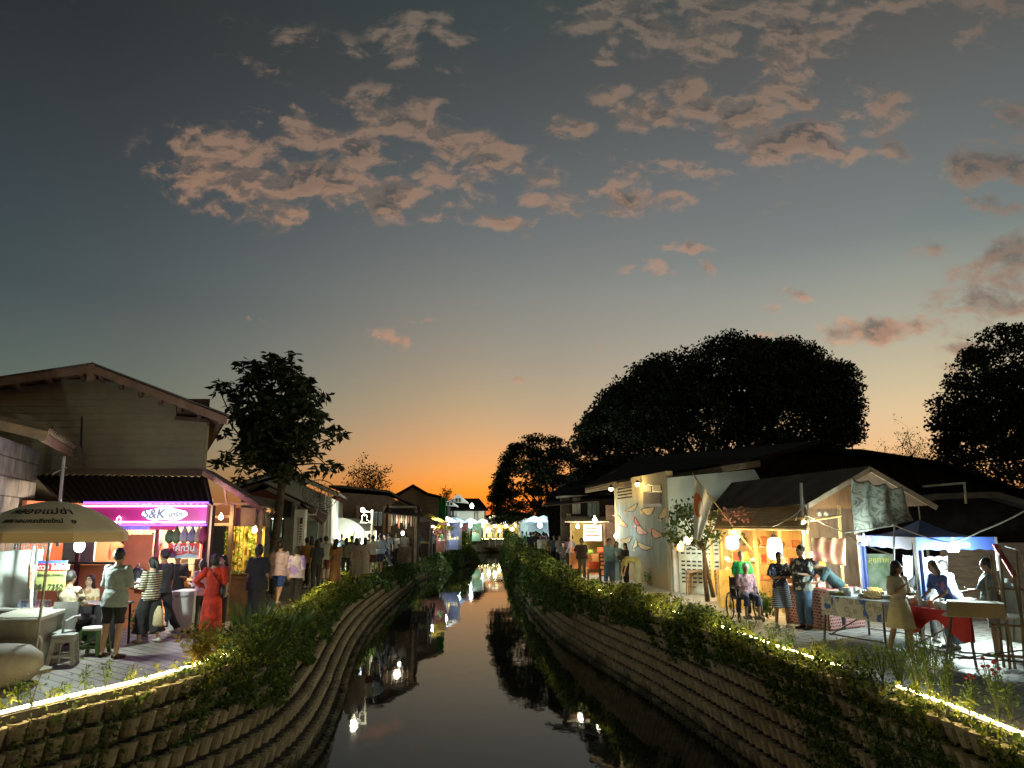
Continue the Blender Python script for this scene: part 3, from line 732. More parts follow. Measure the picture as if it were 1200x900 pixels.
def person(label, loc, h, rz, legs='stand', arms=('hang', 'hang'), lean=0, head=(0, 0), sex='m', skin=(.36, .20, .12), hair=((.012, .010, .009), 'short'), top=None, bottom=None, shoes=(.05, .05, .05),
           bulk=1.0, face=False, pelvis=None, cap=None, detail=1.0, group=None, bare_feet=False, glasses=False, cat='person', child=False, mask=None):
 s = h / 1.72; vox = .0115 * detail
 root = thing('person', label, cat, loc, group, rz)
 fem = sex == 'f'
 SHW = (.158 if fem else .182) * s; HW = (.088 if fem else .082) * s * (0.9 + .1 * bulk)
 U, Fw = Vector((0, 0, 1)), Vector((0, 1, 0))
 lg = LEGS[legs]; TH_, SH_ = .43 * s, .415 * s
 def legpts(side, a):
  p, k, ab = map(R, a)
  th = Vector((math.sin(ab) * side, math.sin(p) * math.cos(ab), -math.cos(p) * math.cos(ab)))
  q = p - k; sh = Vector((math.sin(ab) * .4 * side, math.sin(q), -math.cos(q)))
  hip = Vector((HW * side, 0, 0)); kn = hip + th * TH_; an = kn + sh * SH_
  return [hip, kn, an]
 L3 = [legpts(-1, lg[0]), legpts(1, lg[1])]
 low = min(l[2].z for l in L3); pz = pelvis if pelvis is not None else (-low + .075 * s)
 if pelvis is None:
  for l in L3: pass
 base = Vector((0, 0, pz)); L3 = [[base + q for q in l] for l in L3]
 ln = R(lean); ax = Vector((0, math.sin(ln), math.cos(ln))); fwd = Vector((0, math.cos(ln), -math.sin(ln)))
 TL = .525 * s
 def sp(t): return base + ax * (TL * t) + (fwd * (.012 * math.sin(PI * t)) if lean < 30 else Vector((0, 0, 0)))
 SH = [sp(.87) + Vector((-SHW, 0, 0)), sp(.87) + Vector((SHW, 0, 0))]
 A3 = []
 for i, side in ((0, -1), (1, 1)):
  ar = arms[i]; u, f = ARMS[ar] if isinstance(ar, str) else ar
  def W(v):
   v = Vector(v).normalized(); return (Vector((v.x * side, 0, 0)) + (fwd * v.y + ax * v.z if lean < 30 else Vector((0, v.y, v.z)))).normalized()
  e = SH[i] + W(u) * .285 * s; w = e + W(f) * .245 * s; A3.append([SH[i], e, w, W(f)])
 yaw, pit = R(head[1]), R(head[0]) - ln * .6
 hd = Vector((-math.sin(yaw) * math.cos(pit), math.cos(yaw) * math.cos(pit), math.sin(pit)))
 if lean >= 30: hd = Vector((0, math.cos(ln - R(head[0])), -math.sin(ln - R(head[0]))))
 hup = (U - hd * U.dot(hd)); hup = hup.normalized() if hup.length > .1 else Fw; hx = hd.cross(hup)
 HM = Matrix((hx, hd, hup)).transposed()
 nb = sp(1.0); hc = nb + ax * .062 * s + hup * .078 * s + hd * .016 * s
 b = MB(); bk = bulk
 prof = [(-.12, .085, .08), (-.04, .145, .10), (.06, .162 if fem else .155, .108), (.28, .125 if fem else .138, .09), (.5, .140 if fem else .152, .10), (.72, .150 if fem else .172, .108), (.88, .135 if fem else .155, .08), (.97, .075, .062), (1.03, .052, .052)]
 pts = [sp(t) for t, _, _ in prof]
 b.tube(pts, [r * s * (bk if t < .8 else 1) for t, r, _ in prof], 14, rb=[q * s * (bk if t < .8 else 1) for t, _, q in prof], side=(1, 0, 0))
 b.tube([sp(.93), hc - hup * .03 * s], [.056 * s, .050 * s], 10)
 b.ball(hc, (.079 * s, .096 * s, .118 * s), 14, 10, M=HM)
 b.ball(hc + hd * .022 * s - hup * .052 * s, (.055 * s, .062 * s, .058 * s), 12, 8, M=HM)
 b.ball(hc + hd * .099 * s - hup * .016 * s, (.013 * s, .016 * s, .022 * s), 8, 6, M=HM)
 for sd in (-1, 1):
  b.ball(hc + hx * .075 * s * sd - hup * .01 * s, (.012 * s, .022 * s, .032 * s), 8, 6, M=HM)
 for i, sd in ((0, -1), (1, 1)):
  hp, kn, an = L3[i]
  b.tube([hp + U * .05 * s * (1 if legs[:3] != 'sit' else 0), hp.lerp(kn, .3), kn, kn.lerp(an, .35), an], [.085 * s * bk, .078 * s * bk, .052 * s, .052 * s, .034 * s], 10)
  fd = Vector((sd * .12, 1, 0)).normalized()
  if legs == 'walk' and i == 1: fz = .02 * s
  else: fz = 0
  b.tube([an - fd * .045 * s - U * .035 * s, an - U * .04 * s + fd * .03 * s, an + fd * .12 * s - U * (.05 + 0) * s, an + fd * .17 * s - U * .055 * s], [.032 * s, .040 * s, .036 * s, .02 * s], 8, rb=[.03 * s, .036 * s, .022 * s, .015 * s], side=(1, 0, 0))
  s_, e, w, fdv = A3[i]
  b.tube([s_, s_.lerp(e, .4), e, e.lerp(w, .3), w], [.050 * s, .043 * s * bk, .034 * s, .034 * s, .023 * s], 9); b.ball(s_, .052 * s, 10, 8)
  nrm = fdv.orthogonal().normalized() if abs(fdv.z) > .9 else fdv.cross(U).normalized()
  px_ = nrm; pn = fdv.cross(px_).normalized()
  pc = w + fdv * .045 * s
  b.tube([w, pc, w + fdv * .088 * s], [.024 * s, .038 * s, .036 * s], 8, rb=[.018 * s, .017 * s, .013 * s], side=px_)
  cur = -pn if fdv.z > -.5 else Vector((-sd, 0, 0)) * .6
  for k, (ofs, fl) in enumerate(((-.027, .066), (-.009, .076), (.009, .07), (.027, .055))):
   k0 = w + fdv * .085 * s + px_ * ofs * s; k1 = k0 + fdv * fl * .5 * s + cur * .008 * s; k2 = k1 + (fdv * .6 + cur * .6) * fl * .5 * s
   b.tube([k0, k1, k2], [.0095 * s, .009 * s, .0075 * s], 6)
  t0 = w + fdv * .03 * s + px_ * .026 * s; b.tube([t0, t0 + px_ * .028 * s + fdv * .025 * s, t0 + px_ * .034 * s + fdv * .052 * s + cur * .01 * s], [.0125 * s, .011 * s, .0085 * s], 6)
 sk = mat('skin_%d_%d_%d' % tuple(int(c * 100) for c in skin), skin, .55, var=.06, scale=12)
 remeshed(b, 'body', sk, root, vox, 2)
 hcol, hst = hair
 if hst:
  hm = mat('hair_%d' % int(hcol[0] * 1000), hcol, .5, var=.3, scale=60, bump=.4, bscale=200)
  hb = MB(); hb.ball(hc - hd * .017 * s + hup * .022 * s, (.090 * s, .101 * s, .114 * s), 16, 12, M=HM)
  if hst in ('long', 'mid', 'pony', 'bun'): hb.ball(hc - hd * .03 * s - hup * .01 * s, (.096 * s, .086 * s, .115 * s), 14, 10, M=HM)
  if hst in ('long', 'mid'):
   L = (.42 if hst == 'long' else .2) * s
   bk0 = hc - hd * .05 * s; hb.tube([bk0, bk0 - hup * .1 * s - hd * .02 * s, bk0 - U * (L * .65) - hd * .035 * s, bk0 - U * L - hd * .03 * s], [.088 * s, .10 * s, .105 * s, .06 * s], 12, rb=[.06 * s, .05 * s, .04 * s, .02 * s], side=hx)
  if hst == 'pony': p0 = hc - hd * .1 * s + hup * .03 * s; hb.tube([p0, p0 - hd * .04 * s, p0 - hd * .05 * s - U * .12 * s, p0 - hd * .03 * s - U * .24 * s], [.03 * s, .034 * s, .03 * s, .012 * s], 8)
  if hst == 'bun': hb.ball(hc - hd * .095 * s + hup * .06 * s, .042 * s, 10, 8)
  remeshed(hb, 'hair', hm, root, vox, 1, fold=.012)
 if cap is not None:
  cb = MB(); Mx = HM
  cb.ball(hc - hd * .008 * s + hup * .045 * s, (.092 * s, .105 * s, .082 * s), 14, 10, M=HM)
  cb.tube([hc + hd * .06 * s + hup * .045 * s, hc + hd * .13 * s + hup * .038 * s, hc + hd * .165 * s + hup * .03 * s], [.078 * s, .07 * s, .04 * s], 12, rb=[.012 * s, .01 * s, .008 * s], side=hx)
  remeshed(cb, 'cap', cap, root, vox, 1)
 if face:
  em = mat('eye_dark', (.01, .008, .006), .2, var=0); ew = mat('eye_white', (.7, .68, .64), .3, var=0); mm = mat('lips', (.32, .10, .08), .5, var=0)
  for sd in (-1, 1):
   e = MB(); c = hc + hx * .030 * s * sd + hd * .086 * s + hup * .006 * s; e.ball(c, (.012 * s, .006 * s, .006 * s), 8, 6, M=HM); e.ball(c + hd * .004 * s, (.0065 * s, .006 * s, .0065 * s), 8, 6, M=HM, mi=1); e.build('eye', [ew, em], root, local=True)
   e.__init__(); e.ball(hc + hx * .030 * s * sd + hd * .091 * s + hup * .028 * s, (.019 * s, .005 * s, .0045 * s), 8, 5, M=HM); e.build('eyebrow', em, root, local=True)
  e = MB()
  if mask is None: e.ball(hc + hd * .088 * s - hup * .058 * s, (.022 * s, .008 * s, .008 * s), 10, 6, M=HM); e.build('mouth', mm, root, local=True)
 if mask is not None:
  e = MB(); e.ball(hc + hd * .035 * s - hup * .045 * s, (.066 * s, .068 * s, .05 * s), 12, 8, M=HM); e.build('face_mask', mask, root, smooth=True, local=True)
 if glasses:
  g = MB(); gm_ = mat('glasses_frame', (.02, .02, .02), .3, var=0)
  for sd in (-1, 1):
   c = hc + hx * .033 * s * sd + hd * .098 * s + hup * .010 * s
   ring = [c + hx * math.cos(t) * .025 * s + hup * math.sin(t) * .019 * s for t in np.linspace(0, 2 * PI, 13)]
   g.tube(ring, .0028 * s, 5, cap=False); g.bar(c + hx * .025 * s * sd, hc + hx * .078 * s * sd + hup * .012 * s, .004 * s)
  g.bar(hc + hx * .008 * s + hd * .1 * s + hup * .012 * s, hc - hx * .008 * s + hd * .1 * s + hup * .012 * s, .004 * s); g.build('glasses', gm_, root, local=True)
 bulge = 1.0
 if bottom:
  kind = bottom['kind']; m = bottom['m']; lo = bottom.get('loose', 1.0)
  if kind in ('trousers', 'shorts'):
   ln_ = bottom.get('len', 1.0 if kind == 'trousers' else .5); c = MB()
   c.tube([sp(-.16), sp(-.08), sp(.06), sp(.2)], [.13 * s * bk, .165 * s * bk, .170 * s * bk, .145 * s * bk], 14, rb=[.09 * s * bk, .12 * s * bk, .122 * s * bk, .105 * s * bk], side=(1, 0, 0))
   for hp, kn, an in L3:
    full = [hp + U * .03 * s * (1 if legs[:3] != 'sit' else 0), hp.lerp(kn, .35), hp.lerp(kn, .75), kn, kn.lerp(an, .4), kn.lerp(an, .94)]
    rr = [.100 * bk, .098 * bk * (.5 + .5 * lo), .082 * lo, .074 * lo, .072 * lo, .066 * lo * bottom.get('flare', 1)]
    tt = [0, .17, .37, .5, .7, 1.0]; k = [i for i, x in enumerate(tt) if x <= ln_ + .01]; pp = [full[i] for i in k]; r_ = [rr[i] * s for i in k]
    if tt[k[-1]] < ln_ - .02:
     a = k[-1]; f = (ln_ - tt[a]) / (tt[a + 1] - tt[a]); pp.append(full[a].lerp(full[a + 1], f)); r_.append(s * (rr[a] + (rr[a + 1] - rr[a]) * f) * 1.02)
    c.tube(pp, r_, 12)
   remeshed(c, kind, m, root, vox * 1.1, 2, fold=.04 * s)
  else:                                   # skirt or dress skirt
   L = bottom['len'] * s; fl = bottom.get('flare', 1.35); c = MB(); n = 9
   if legs[:3] == 'sit':
    kn = (L3[0][1] + L3[1][1]) / 2; an = (L3[0][2] + L3[1][2]) / 2; p0 = base - Fw * .09 * s
    pp = [p0, base + Fw * .05 * s + U * .01, base.lerp(kn, .6), kn + Fw * .04 * s, kn.lerp(an, min(.9, max(.1, (L / s - .42) / .41))) + Fw * .04 * s]
    c.tube(pp, [.15 * s, .19 * s, .20 * s, .19 * s, .2 * s], 14, rb=[.08 * s, .115 * s, .10 * s, .10 * s, .09 * s], side=(1, 0, 0)); remeshed(c, 'skirt', m, root, vox * 1.1, 2, fold=.03 * s)
   else:
    dxy = ((L3[0][1] + L3[1][1]) / 2 - base); dxy.z = 0; vs = []; N_ = 40; wv = bottom.get('wave', .05)
    wl = .20 * TL / s * s
    z0 = sp(.22); spread_ = abs(L3[0][2].y - L3[1][2].y)
    for i in range(n):
     t = i / (n - 1); cz = z0.z - (L + .12 * s) * t; cc_ = Vector((z0.x, z0.y * (1 - t), cz)) + dxy * min(1, t * 1.3)
     r0 = .145 * s * bk + (.03 * s) * min(1, t * 3) * bk; rx = r0 * (1 + (fl - 1) * t); ry = (.105 * s * bk + .02 * s * min(1, t * 3)) * (1 + (fl - 1) * t) + spread_ * .38 * t * min(1, L / (.8 * s))
     for j in range(N_):
      a = 2 * PI * j / N_; w_ = 1 + wv * t * (math.sin(a * 7 + 1) + .5 * math.sin(a * 4 + 2 + rz)); vs.append(cc_ + Vector((math.cos(a) * rx * w_, math.sin(a) * ry * w_, 0)))
    fs = [(i * N_ + j, i * N_ + (j + 1) % N_, (i + 1) * N_ + (j + 1) % N_, (i + 1) * N_ + j)[::-1] for i in range(n - 1) for j in range(N_)]
    c.add(vs, fs + [tuple(range(N_))]); c.build('skirt', m, root, smooth=True, local=True)
 if top:
  m = top['m']; lo = top.get('loose', 1.0); hem = top.get('hem', -.02); sl = top.get('sleeve', .35); c = MB()
  pr = [(hem - .12, .190, .136), (.0, .190, .136), (.16, .176, .126), (.28, .142 if fem else .156, .108), (.5, .155 if fem else .166, .114), (.72, .165 if fem else .182, .120), (.88, .150 if fem else .168, .094), (.97, .092, .074)]
  pr = [q for q in pr if not (q[0] == .0 and hem - .12 > -.03)]
  c.tube([sp(t) for t, _, _ in pr], [r * s * lo * (bk if t < .8 else 1) for t, r, _ in pr], 16, rb=[q * s * lo * (bk if t < .8 else 1) for t, _, q in pr], side=(1, 0, 0))
  sw = top.get('sleeve_w', 1.0)
  for i in (0, 1):
   s_, e, w, _f = A3[i]
   if sl <= 0: continue
   c.ball(s_ + U * .002, .067 * s, 10, 8)
   full = [s_ + (sp(.8) - s_) * .3, s_, s_.lerp(e, .5), e, e.lerp(w, .5), e.lerp(w, .97)]; tt = [-.15, 0, .25, .5, .75, 1.0]; rr = [.06, .066, .06 * sw, .054 * sw, .046 * sw, .040 * sw]
   k = [j for j, x in enumerate(tt) if x <= sl + .001]; pp = [full[j] for j in k]; r_ = [rr[j] * s for j in k]
   if tt[k[-1]] < sl - .02:
    a = k[-1]; f = (sl - tt[a]) / (tt[a + 1] - tt[a]); pp.append(full[a].lerp(full[a + 1], f)); r_.append(s * (rr[a] + (rr[a + 1] - rr[a]) * f) * 1.06)
   c.tube(pp, r_, 10)
  remeshed(c, 'shirt', m, root, vox * 1.1, 2, fold=.04 * s)
 if shoes is not None and not bare_feet:
  sm = mat('shoe_%d_%d_%d' % tuple(int(c * 100) for c in shoes), shoes, .6, var=.1)
  for i, sd in ((0, -1), (1, 1)):
   an = L3[i][2]; fd = Vector((sd * .12, 1, 0)).normalized(); c = MB()
   c.tube([an - fd * .065 * s - U * .045 * s, an - fd * .03 * s - U * .03 * s, an + fd * .07 * s - U * .042 * s, an + fd * .15 * s - U * .052 * s, an + fd * .195 * s - U * .058 * s], [.03 * s, .042 * s, .046 * s, .044 * s, .02 * s], 10, rb=[.028 * s, .042 * s, .034 * s, .024 * s, .014 * s], side=(1, 0, 0))
   c.build('shoe', sm, root, smooth=True, local=True)
 root['_'] = 0; del root['_']
 PINFO[root.name] = dict(hands=[A3[0][2] + A3[0][3] * .08 * s, A3[1][2] + A3[1][3] * .08 * s], hips=base, chest=sp(.7), neck=nb, s=s)
 return root
PINFO = {}
def wpt(root, v):
 return Vector(root.location) + Matrix.Rotation(root.rotation_euler.z, 3, 'Z') @ Vector(v)
def foot_h(px, pyf, pyh, dy=0):
 """world foot point and height of a figure from its feet and crown pixels"""
 g = G(px, pyf); return g, P(px, pyh, g.y).z
def pattern(name, base, kind, c2, scale, c3=None, rough=.85, stretch=(1, 1, 1), thr=.5):
 if name in _M: return _M[name]
 m = bpy.data.materials.new(name); m.use_nodes = True; t = NT(m.node_tree); b = m.node_tree.nodes['Principled BSDF']; b.inputs['Roughness'].default_value = rough
 tc = t.n('ShaderNodeTexCoord'); mp = t.n('ShaderNodeMapping', ins={'Vector': tc.outputs['Object']}); mp.inputs['Scale'].default_value = stretch; vec = mp.outputs[0]
 if kind == 'stripe':
  w = t.n('ShaderNodeTexWave', ins={'Vector': vec, 'Scale': scale, 'Distortion': .4, 'Detail': 1.0}); w.bands_direction = 'Z'; f = t.ramp(w.outputs[1], [(thr - .03, 0), (thr + .03, 1)])
 elif kind == 'spots':
  v = t.n('ShaderNodeTexVoronoi', ins={'Vector': vec, 'Scale': scale}); f = t.ramp(v.outputs[0], [(thr - .06, 1), (thr, 0)])
 elif kind == 'check':
  w = t.n('ShaderNodeTexChecker', ins={'Vector': vec, 'Scale': scale}); f = w.outputs[1]
 else:
  v = t.n('ShaderNodeTexNoise', ins={'Vector': vec, 'Scale': scale, 'Detail': 2.0}); f = t.ramp(v.outputs[0], [(thr - .02, 0), (thr + .02, 1)])
 col = t.mix(f, base, c2)
 if c3:
  v = t.n('ShaderNodeTexNoise', ins={'Vector': vec, 'Scale': scale * .8, 'Detail': 1.0}); v.noise_dimensions = '4D'; v.inputs['W'].default_value = 3.3; col = t.mix(t.ramp(v.outputs[0], [(.55, 0), (.58, 1)]), col, c3)
 t.link(col, b.inputs['Base Color']); _M[name] = m; return m
def cloth(name, col): return mat('cloth_' + name, col, .88, var=.1, scale=9, sheen=.1)
# ------------------------------------------------------------------ shared materials
m_siding = mat('old_siding', (.31, .27, .15), .9, col2=(.20, .17, .10), scale=1.2, bump=.2)
m_wood = mat('dark_wood', (.13, .08, .045), .85, col2=(.05, .03, .02), scale=3, stretch=(1, 1, 6), bump=.3)
m_tim = mat('timber', (.28, .17, .10), .8, col2=(.15, .09, .05), scale=4, bump=.3)
m_roofd = mat('dark_corrugated', (.045, .04, .042), .8, col2=(.07, .04, .025), scale=2, spec=.2)
m_roofb = mat('brown_corrugated', (.17, .135, .11), .8, col2=(.08, .06, .05), scale=1.5, bump=.2)
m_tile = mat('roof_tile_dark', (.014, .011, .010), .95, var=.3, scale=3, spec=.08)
m_white = mat('white_paint', (.70, .70, .66), .7, var=.08, scale=3)
m_plas = mat('plaster_grey', (.42, .42, .38), .9, col2=(.26, .25, .22), scale=1.4, bump=.3)
m_metal = mat('grey_metal', (.35, .35, .35), .4, metal=.8, var=.1)
m_black = mat('black_paint', (.015, .015, .017), .5, var=.1)
m_orange = mat('orange_wall', (.62, .20, .09), .8, var=.08, scale=3)
m_conc2 = mat('smooth_concrete', (.30, .28, .22), .75, col2=(.20, .18, .14), scale=2, bump=.15, stretch=(3, 1, 1))
m_plast = mat('grey_plastic', (.30, .31, .30), .45, var=.05)
m_clothw = mat('white_cloth', (.62, .68, .66), .9, var=.08, scale=4, sheen=.2)
def corr(mb, a, b, c, d, amp=.03, pitch=.18, th=.012, mi=0):
 """corrugated sheet a-b (upper edge) to d-c (lower edge); ribs run from the upper to the lower edge"""
 a, b, c, d = map(Vector, (a, b, c, d)); n = max(8, int((b - a).length / pitch * 4)); nr = (b - a).cross(d - a).normalized()
 nr = nr if nr.z > 0 else -nr
 mb.grid(lambda u, v: a.lerp(b, u).lerp(d.lerp(c, u), v) + nr * math.sin(u * n / 4 * 2 * PI) * amp, n, 1, mi, th if (b - a).cross(d - a).z < 0 else th)
def lamp_light(px, py, Y, power, col, size=.06, name='lamp_light', d=(0, 0, 0)):
 p = P(px, py, Y) + Vector(d); return point_light(name, p, power, col, size)
COOL = (.78, .95, 1.0); WARM = (1.0, .70, .32); NEUT = (1.0, .93, .80)
# ------------------------------------------------------------------ big gabled house behind the drinks shop
def big_house():
 Y = 18.0; root = thing('gabled_house', 'tall beige boarded house with a wide uneven gable roof behind the neon shop', 'house', (-11, Y, 0))
 def W(x, y, dy=0): return P(x, y, Y + dy)
 w = MB(); z0 = 0.0
 pts = [W(-150, 470), W(0, 457), W(70, 447), W(108, 444), W(160, 452), W(206, 470), W(206.5, 492), W(243, 494)]
 L, Rr = pts[0].x, W(243, 494).x
 poly = [Vector((L, Y, z0))] + pts + [Vector((Rr, Y, z0))]
 w.prism(poly, (0, .14, 0)); w.prism([(Rr - .14, Y + .14, 0), (Rr, Y + .14, 0), (Rr, Y + .14, W(243, 494).z), (Rr - .14, Y + .14, W(243, 494).z)], (-3.7, 7.9, 0)); w.bbox((L, Y + .14, 0), (L + .14, Y + 8, 4))
 z = 2.4; 
 wall = w.build('wall', m_siding, root)
 cl = MB()
 while z < 5.9:
  xr = Rr - .01 if z < P(243, 494, Y).z - .1 else None
  if xr is None:
   zz = [p.z for p in pts]; xs = [p.x for p in pts]
   cand = [x for x in np.linspace(L, Rr, 120) if np.interp(x, xs[:6], zz[:6]) > z + .12 and x < xs[5]]
   if not cand: break
   xl, xr = cand[0], cand[-1]
  else: xl = L
  cl.prism([(xl, Y - .004, z), (xr, Y - .004, z), (xr, Y - .004, z + .165), (xl, Y - .004, z + .165)], (0, .003, 0)) if False else cl.add([(xl, Y - .035, z), (xr, Y - .035, z), (xr, Y - .004, z + .17), (xl, Y - .004, z + .17), (xl, Y - .003, z), (xr, Y - .003, z)], [(0, 1, 2, 3), (4, 5, 1, 0)])
  z += .17
 cl.build('cladding', m_siding, wall)
 s = MB(); s.bar(P(96, 488, Y - .05), P(95, 528, Y - .05), .03, .03); s.build('conduit', m_black, root)
 s = MB(); s.bbox(P(60, 497, Y + .0) - Vector((0, .035, .0)), P(62, 499, Y)); 
 r = MB(); Yf, Yb = 17.2, 26
 e1, pk, e2 = P(-160, 470, Yf), P(108, 431, Yf), P(266, 492, Yf)
 for a, b in ((e1, pk), (pk, e2)):
  up = Vector((0, 0, .05)); bk = Vector((-.47 * (Yb - Yf), Yb - Yf, 0))
  r.prism([a, b, b + up, a + up], bk)
  r.prism([a + Vector((0, -.03, -.12)), b + Vector((0, -.03, -.12)), b + Vector((0, -.03, .07)), a + Vector((0, -.03, .07))], (0, .028, 0))
 roof = r.build('roof', m_tim, root)
 pu = MB()
 for t in np.linspace(.06, .95, 7):
  for a, b in ((e1, pk), (pk, e2)):
   p = a.lerp(b, t) + Vector((0, .02, -.10)); pu.prism([p + Vector((-.05, 0, -.04)), p + Vector((.05, 0, -.04)), p + Vector((.05, 0, .04)), p + Vector((-.05, 0, .04))], (-1.0, 2.2, 0))
 pu.bbox(pk + Vector((-.07, -.06, -.32)), pk + Vector((.07, .1, .1))); pu.build('purlin', m_tim, roof)
 ti = MB(); corr(ti, pk + Vector((0, -.08, .10)), pk + Vector((-4.2, 9, .10)), e2 + Vector((-4.12, 9, .08)), e2 + Vector((.08, -.08, .08)), .025, .2); corr(ti, pk + Vector((-4.2, 9, .10)), pk + Vector((0, -.08, .10)), e1 + Vector((0, -.08, .08)), e1 + Vector((-4.2, 9, .08)), .025, .2)
 ti.build('roof_sheet', m_roofb, roof)
 v = MB(); q0 = P(206, 492, Y); q1 = P(243, 476, Y); v.bbox((q0.x, Y + .1, q0.z), (q1.x, Y + .13, q1.z + .2)); v.bar(P(206, 490, Y) + Vector((0, -.03, 0)), P(244, 493, Y) + Vector((0, -.03, 0)), .06, .09); v.build('vent_recess', m_wood, root)
big_house()
# ------------------------------------------------------------------ block walled shed at the frame edge
def shed():
 root = thing('shed', 'low block walled shed with a wavy tan roof edge beside the parasol', 'shed', (-9.6, 14, 0))
 m_blk = bpy.data.materials.new('rough_blocks'); m_blk.use_nodes = True; t = NT(m_blk.node_tree); b = m_blk.node_tree.nodes['Principled BSDF']
 tc = t.n('ShaderNodeTexCoord'); mp = t.n('ShaderNodeMapping', ins={'Vector': tc.outputs['Object']}); mp.inputs['Rotation'].default_value = (PI / 2, 0, R(0)); mp.vector_type = 'POINT'
 cx = t.n('ShaderNodeSeparateXYZ', ins={0: tc.outputs['Object']}); cb = t.n('ShaderNodeCombineXYZ', ins={0: cx.outputs[1], 1: cx.outputs[2]})
 br = t.n('ShaderNodeTexBrick', ins={'Vector': cb.outputs[0], 'Color1': (.34, .32, .28, 1), 'Color2': (.24, .22, .19, 1), 'Mortar': (.10, .09, .08, 1), 'Scale': 1.0, 'Mortar Size': .015, 'Brick Width': .8, 'Row Height': .38})
 nz = t.n('ShaderNodeTexNoise', ins={'Vector': tc.outputs['Object'], 'Scale': 3.0, 'Detail': 6.0}); t.link(t.mix(1.0, br.outputs[0], t.ramp(nz.outputs[0], [(.3, .5), (.65, 1)]), 'MULTIPLY'), b.inputs['Base Color']); b.inputs['Roughness'].default_value = .9
 bp = t.n('ShaderNodeBump', ins={'Strength': .6, 'Distance': .02, 'Height': t.math('SUBTRACT', nz.outputs[0], br.outputs[1])}); t.link(bp.outputs[0], b.inputs['Normal'])
 w = MB(); w.prism([(-9.35, 13.0, 0), (-10.75, 16.9, 0), (-11.0, 16.85, 0), (-9.6, 12.95, 0)], (0, 0, 3.75)); w.prism([(-9.35, 13.0, 0), (-9.6, 12.95, 0), (-13.4, 12.7, 0), (-13.4, 13.0, 0)], (0, 0, 3.75))
 w.build('wall', m_blk, root)
 R1, R2, R3, R4 = Vector((-12.4, 12.3, 4.75)), P(57, 503, 13.3), P(89, 524, 16.7), Vector((-13.5, 16.9, 4.75))
 r = MB(); corr(r, R4, R1, R2, R3, .045, .3, .02); roof = r.build('roof', mat('tan_roof', (.34, .26, .15), .85, col2=(.16, .12, .08), scale=2), root)
 r = MB(); r.bar(R1 - Vector((0, 0, .13)), R2 - Vector((0, 0, .13)), .06, .17); r.bar(R2 - Vector((.1, 0, .14)), R3 - Vector((.1, 0, .14)), .08, .14); r.build('fascia', m_tim, roof)
 r = MB(); corr(r, P(70, 520, 16.9), P(92, 518, 17.6), P(101, 548, 17.4), P(82, 530, 16.6), .02, .15, .015); r.build('eave_sheet', m_roofb, roof)
 r = MB(); r.tube([P(75, 535, 15.2), P(70, 592, 15.2), P(68, 640, 15.2)], .035, 8); r.tube([P(62, 555, 15.2), P(78, 548, 15.2)], .02, 6); r.build('post', m_metal, root)
shed()
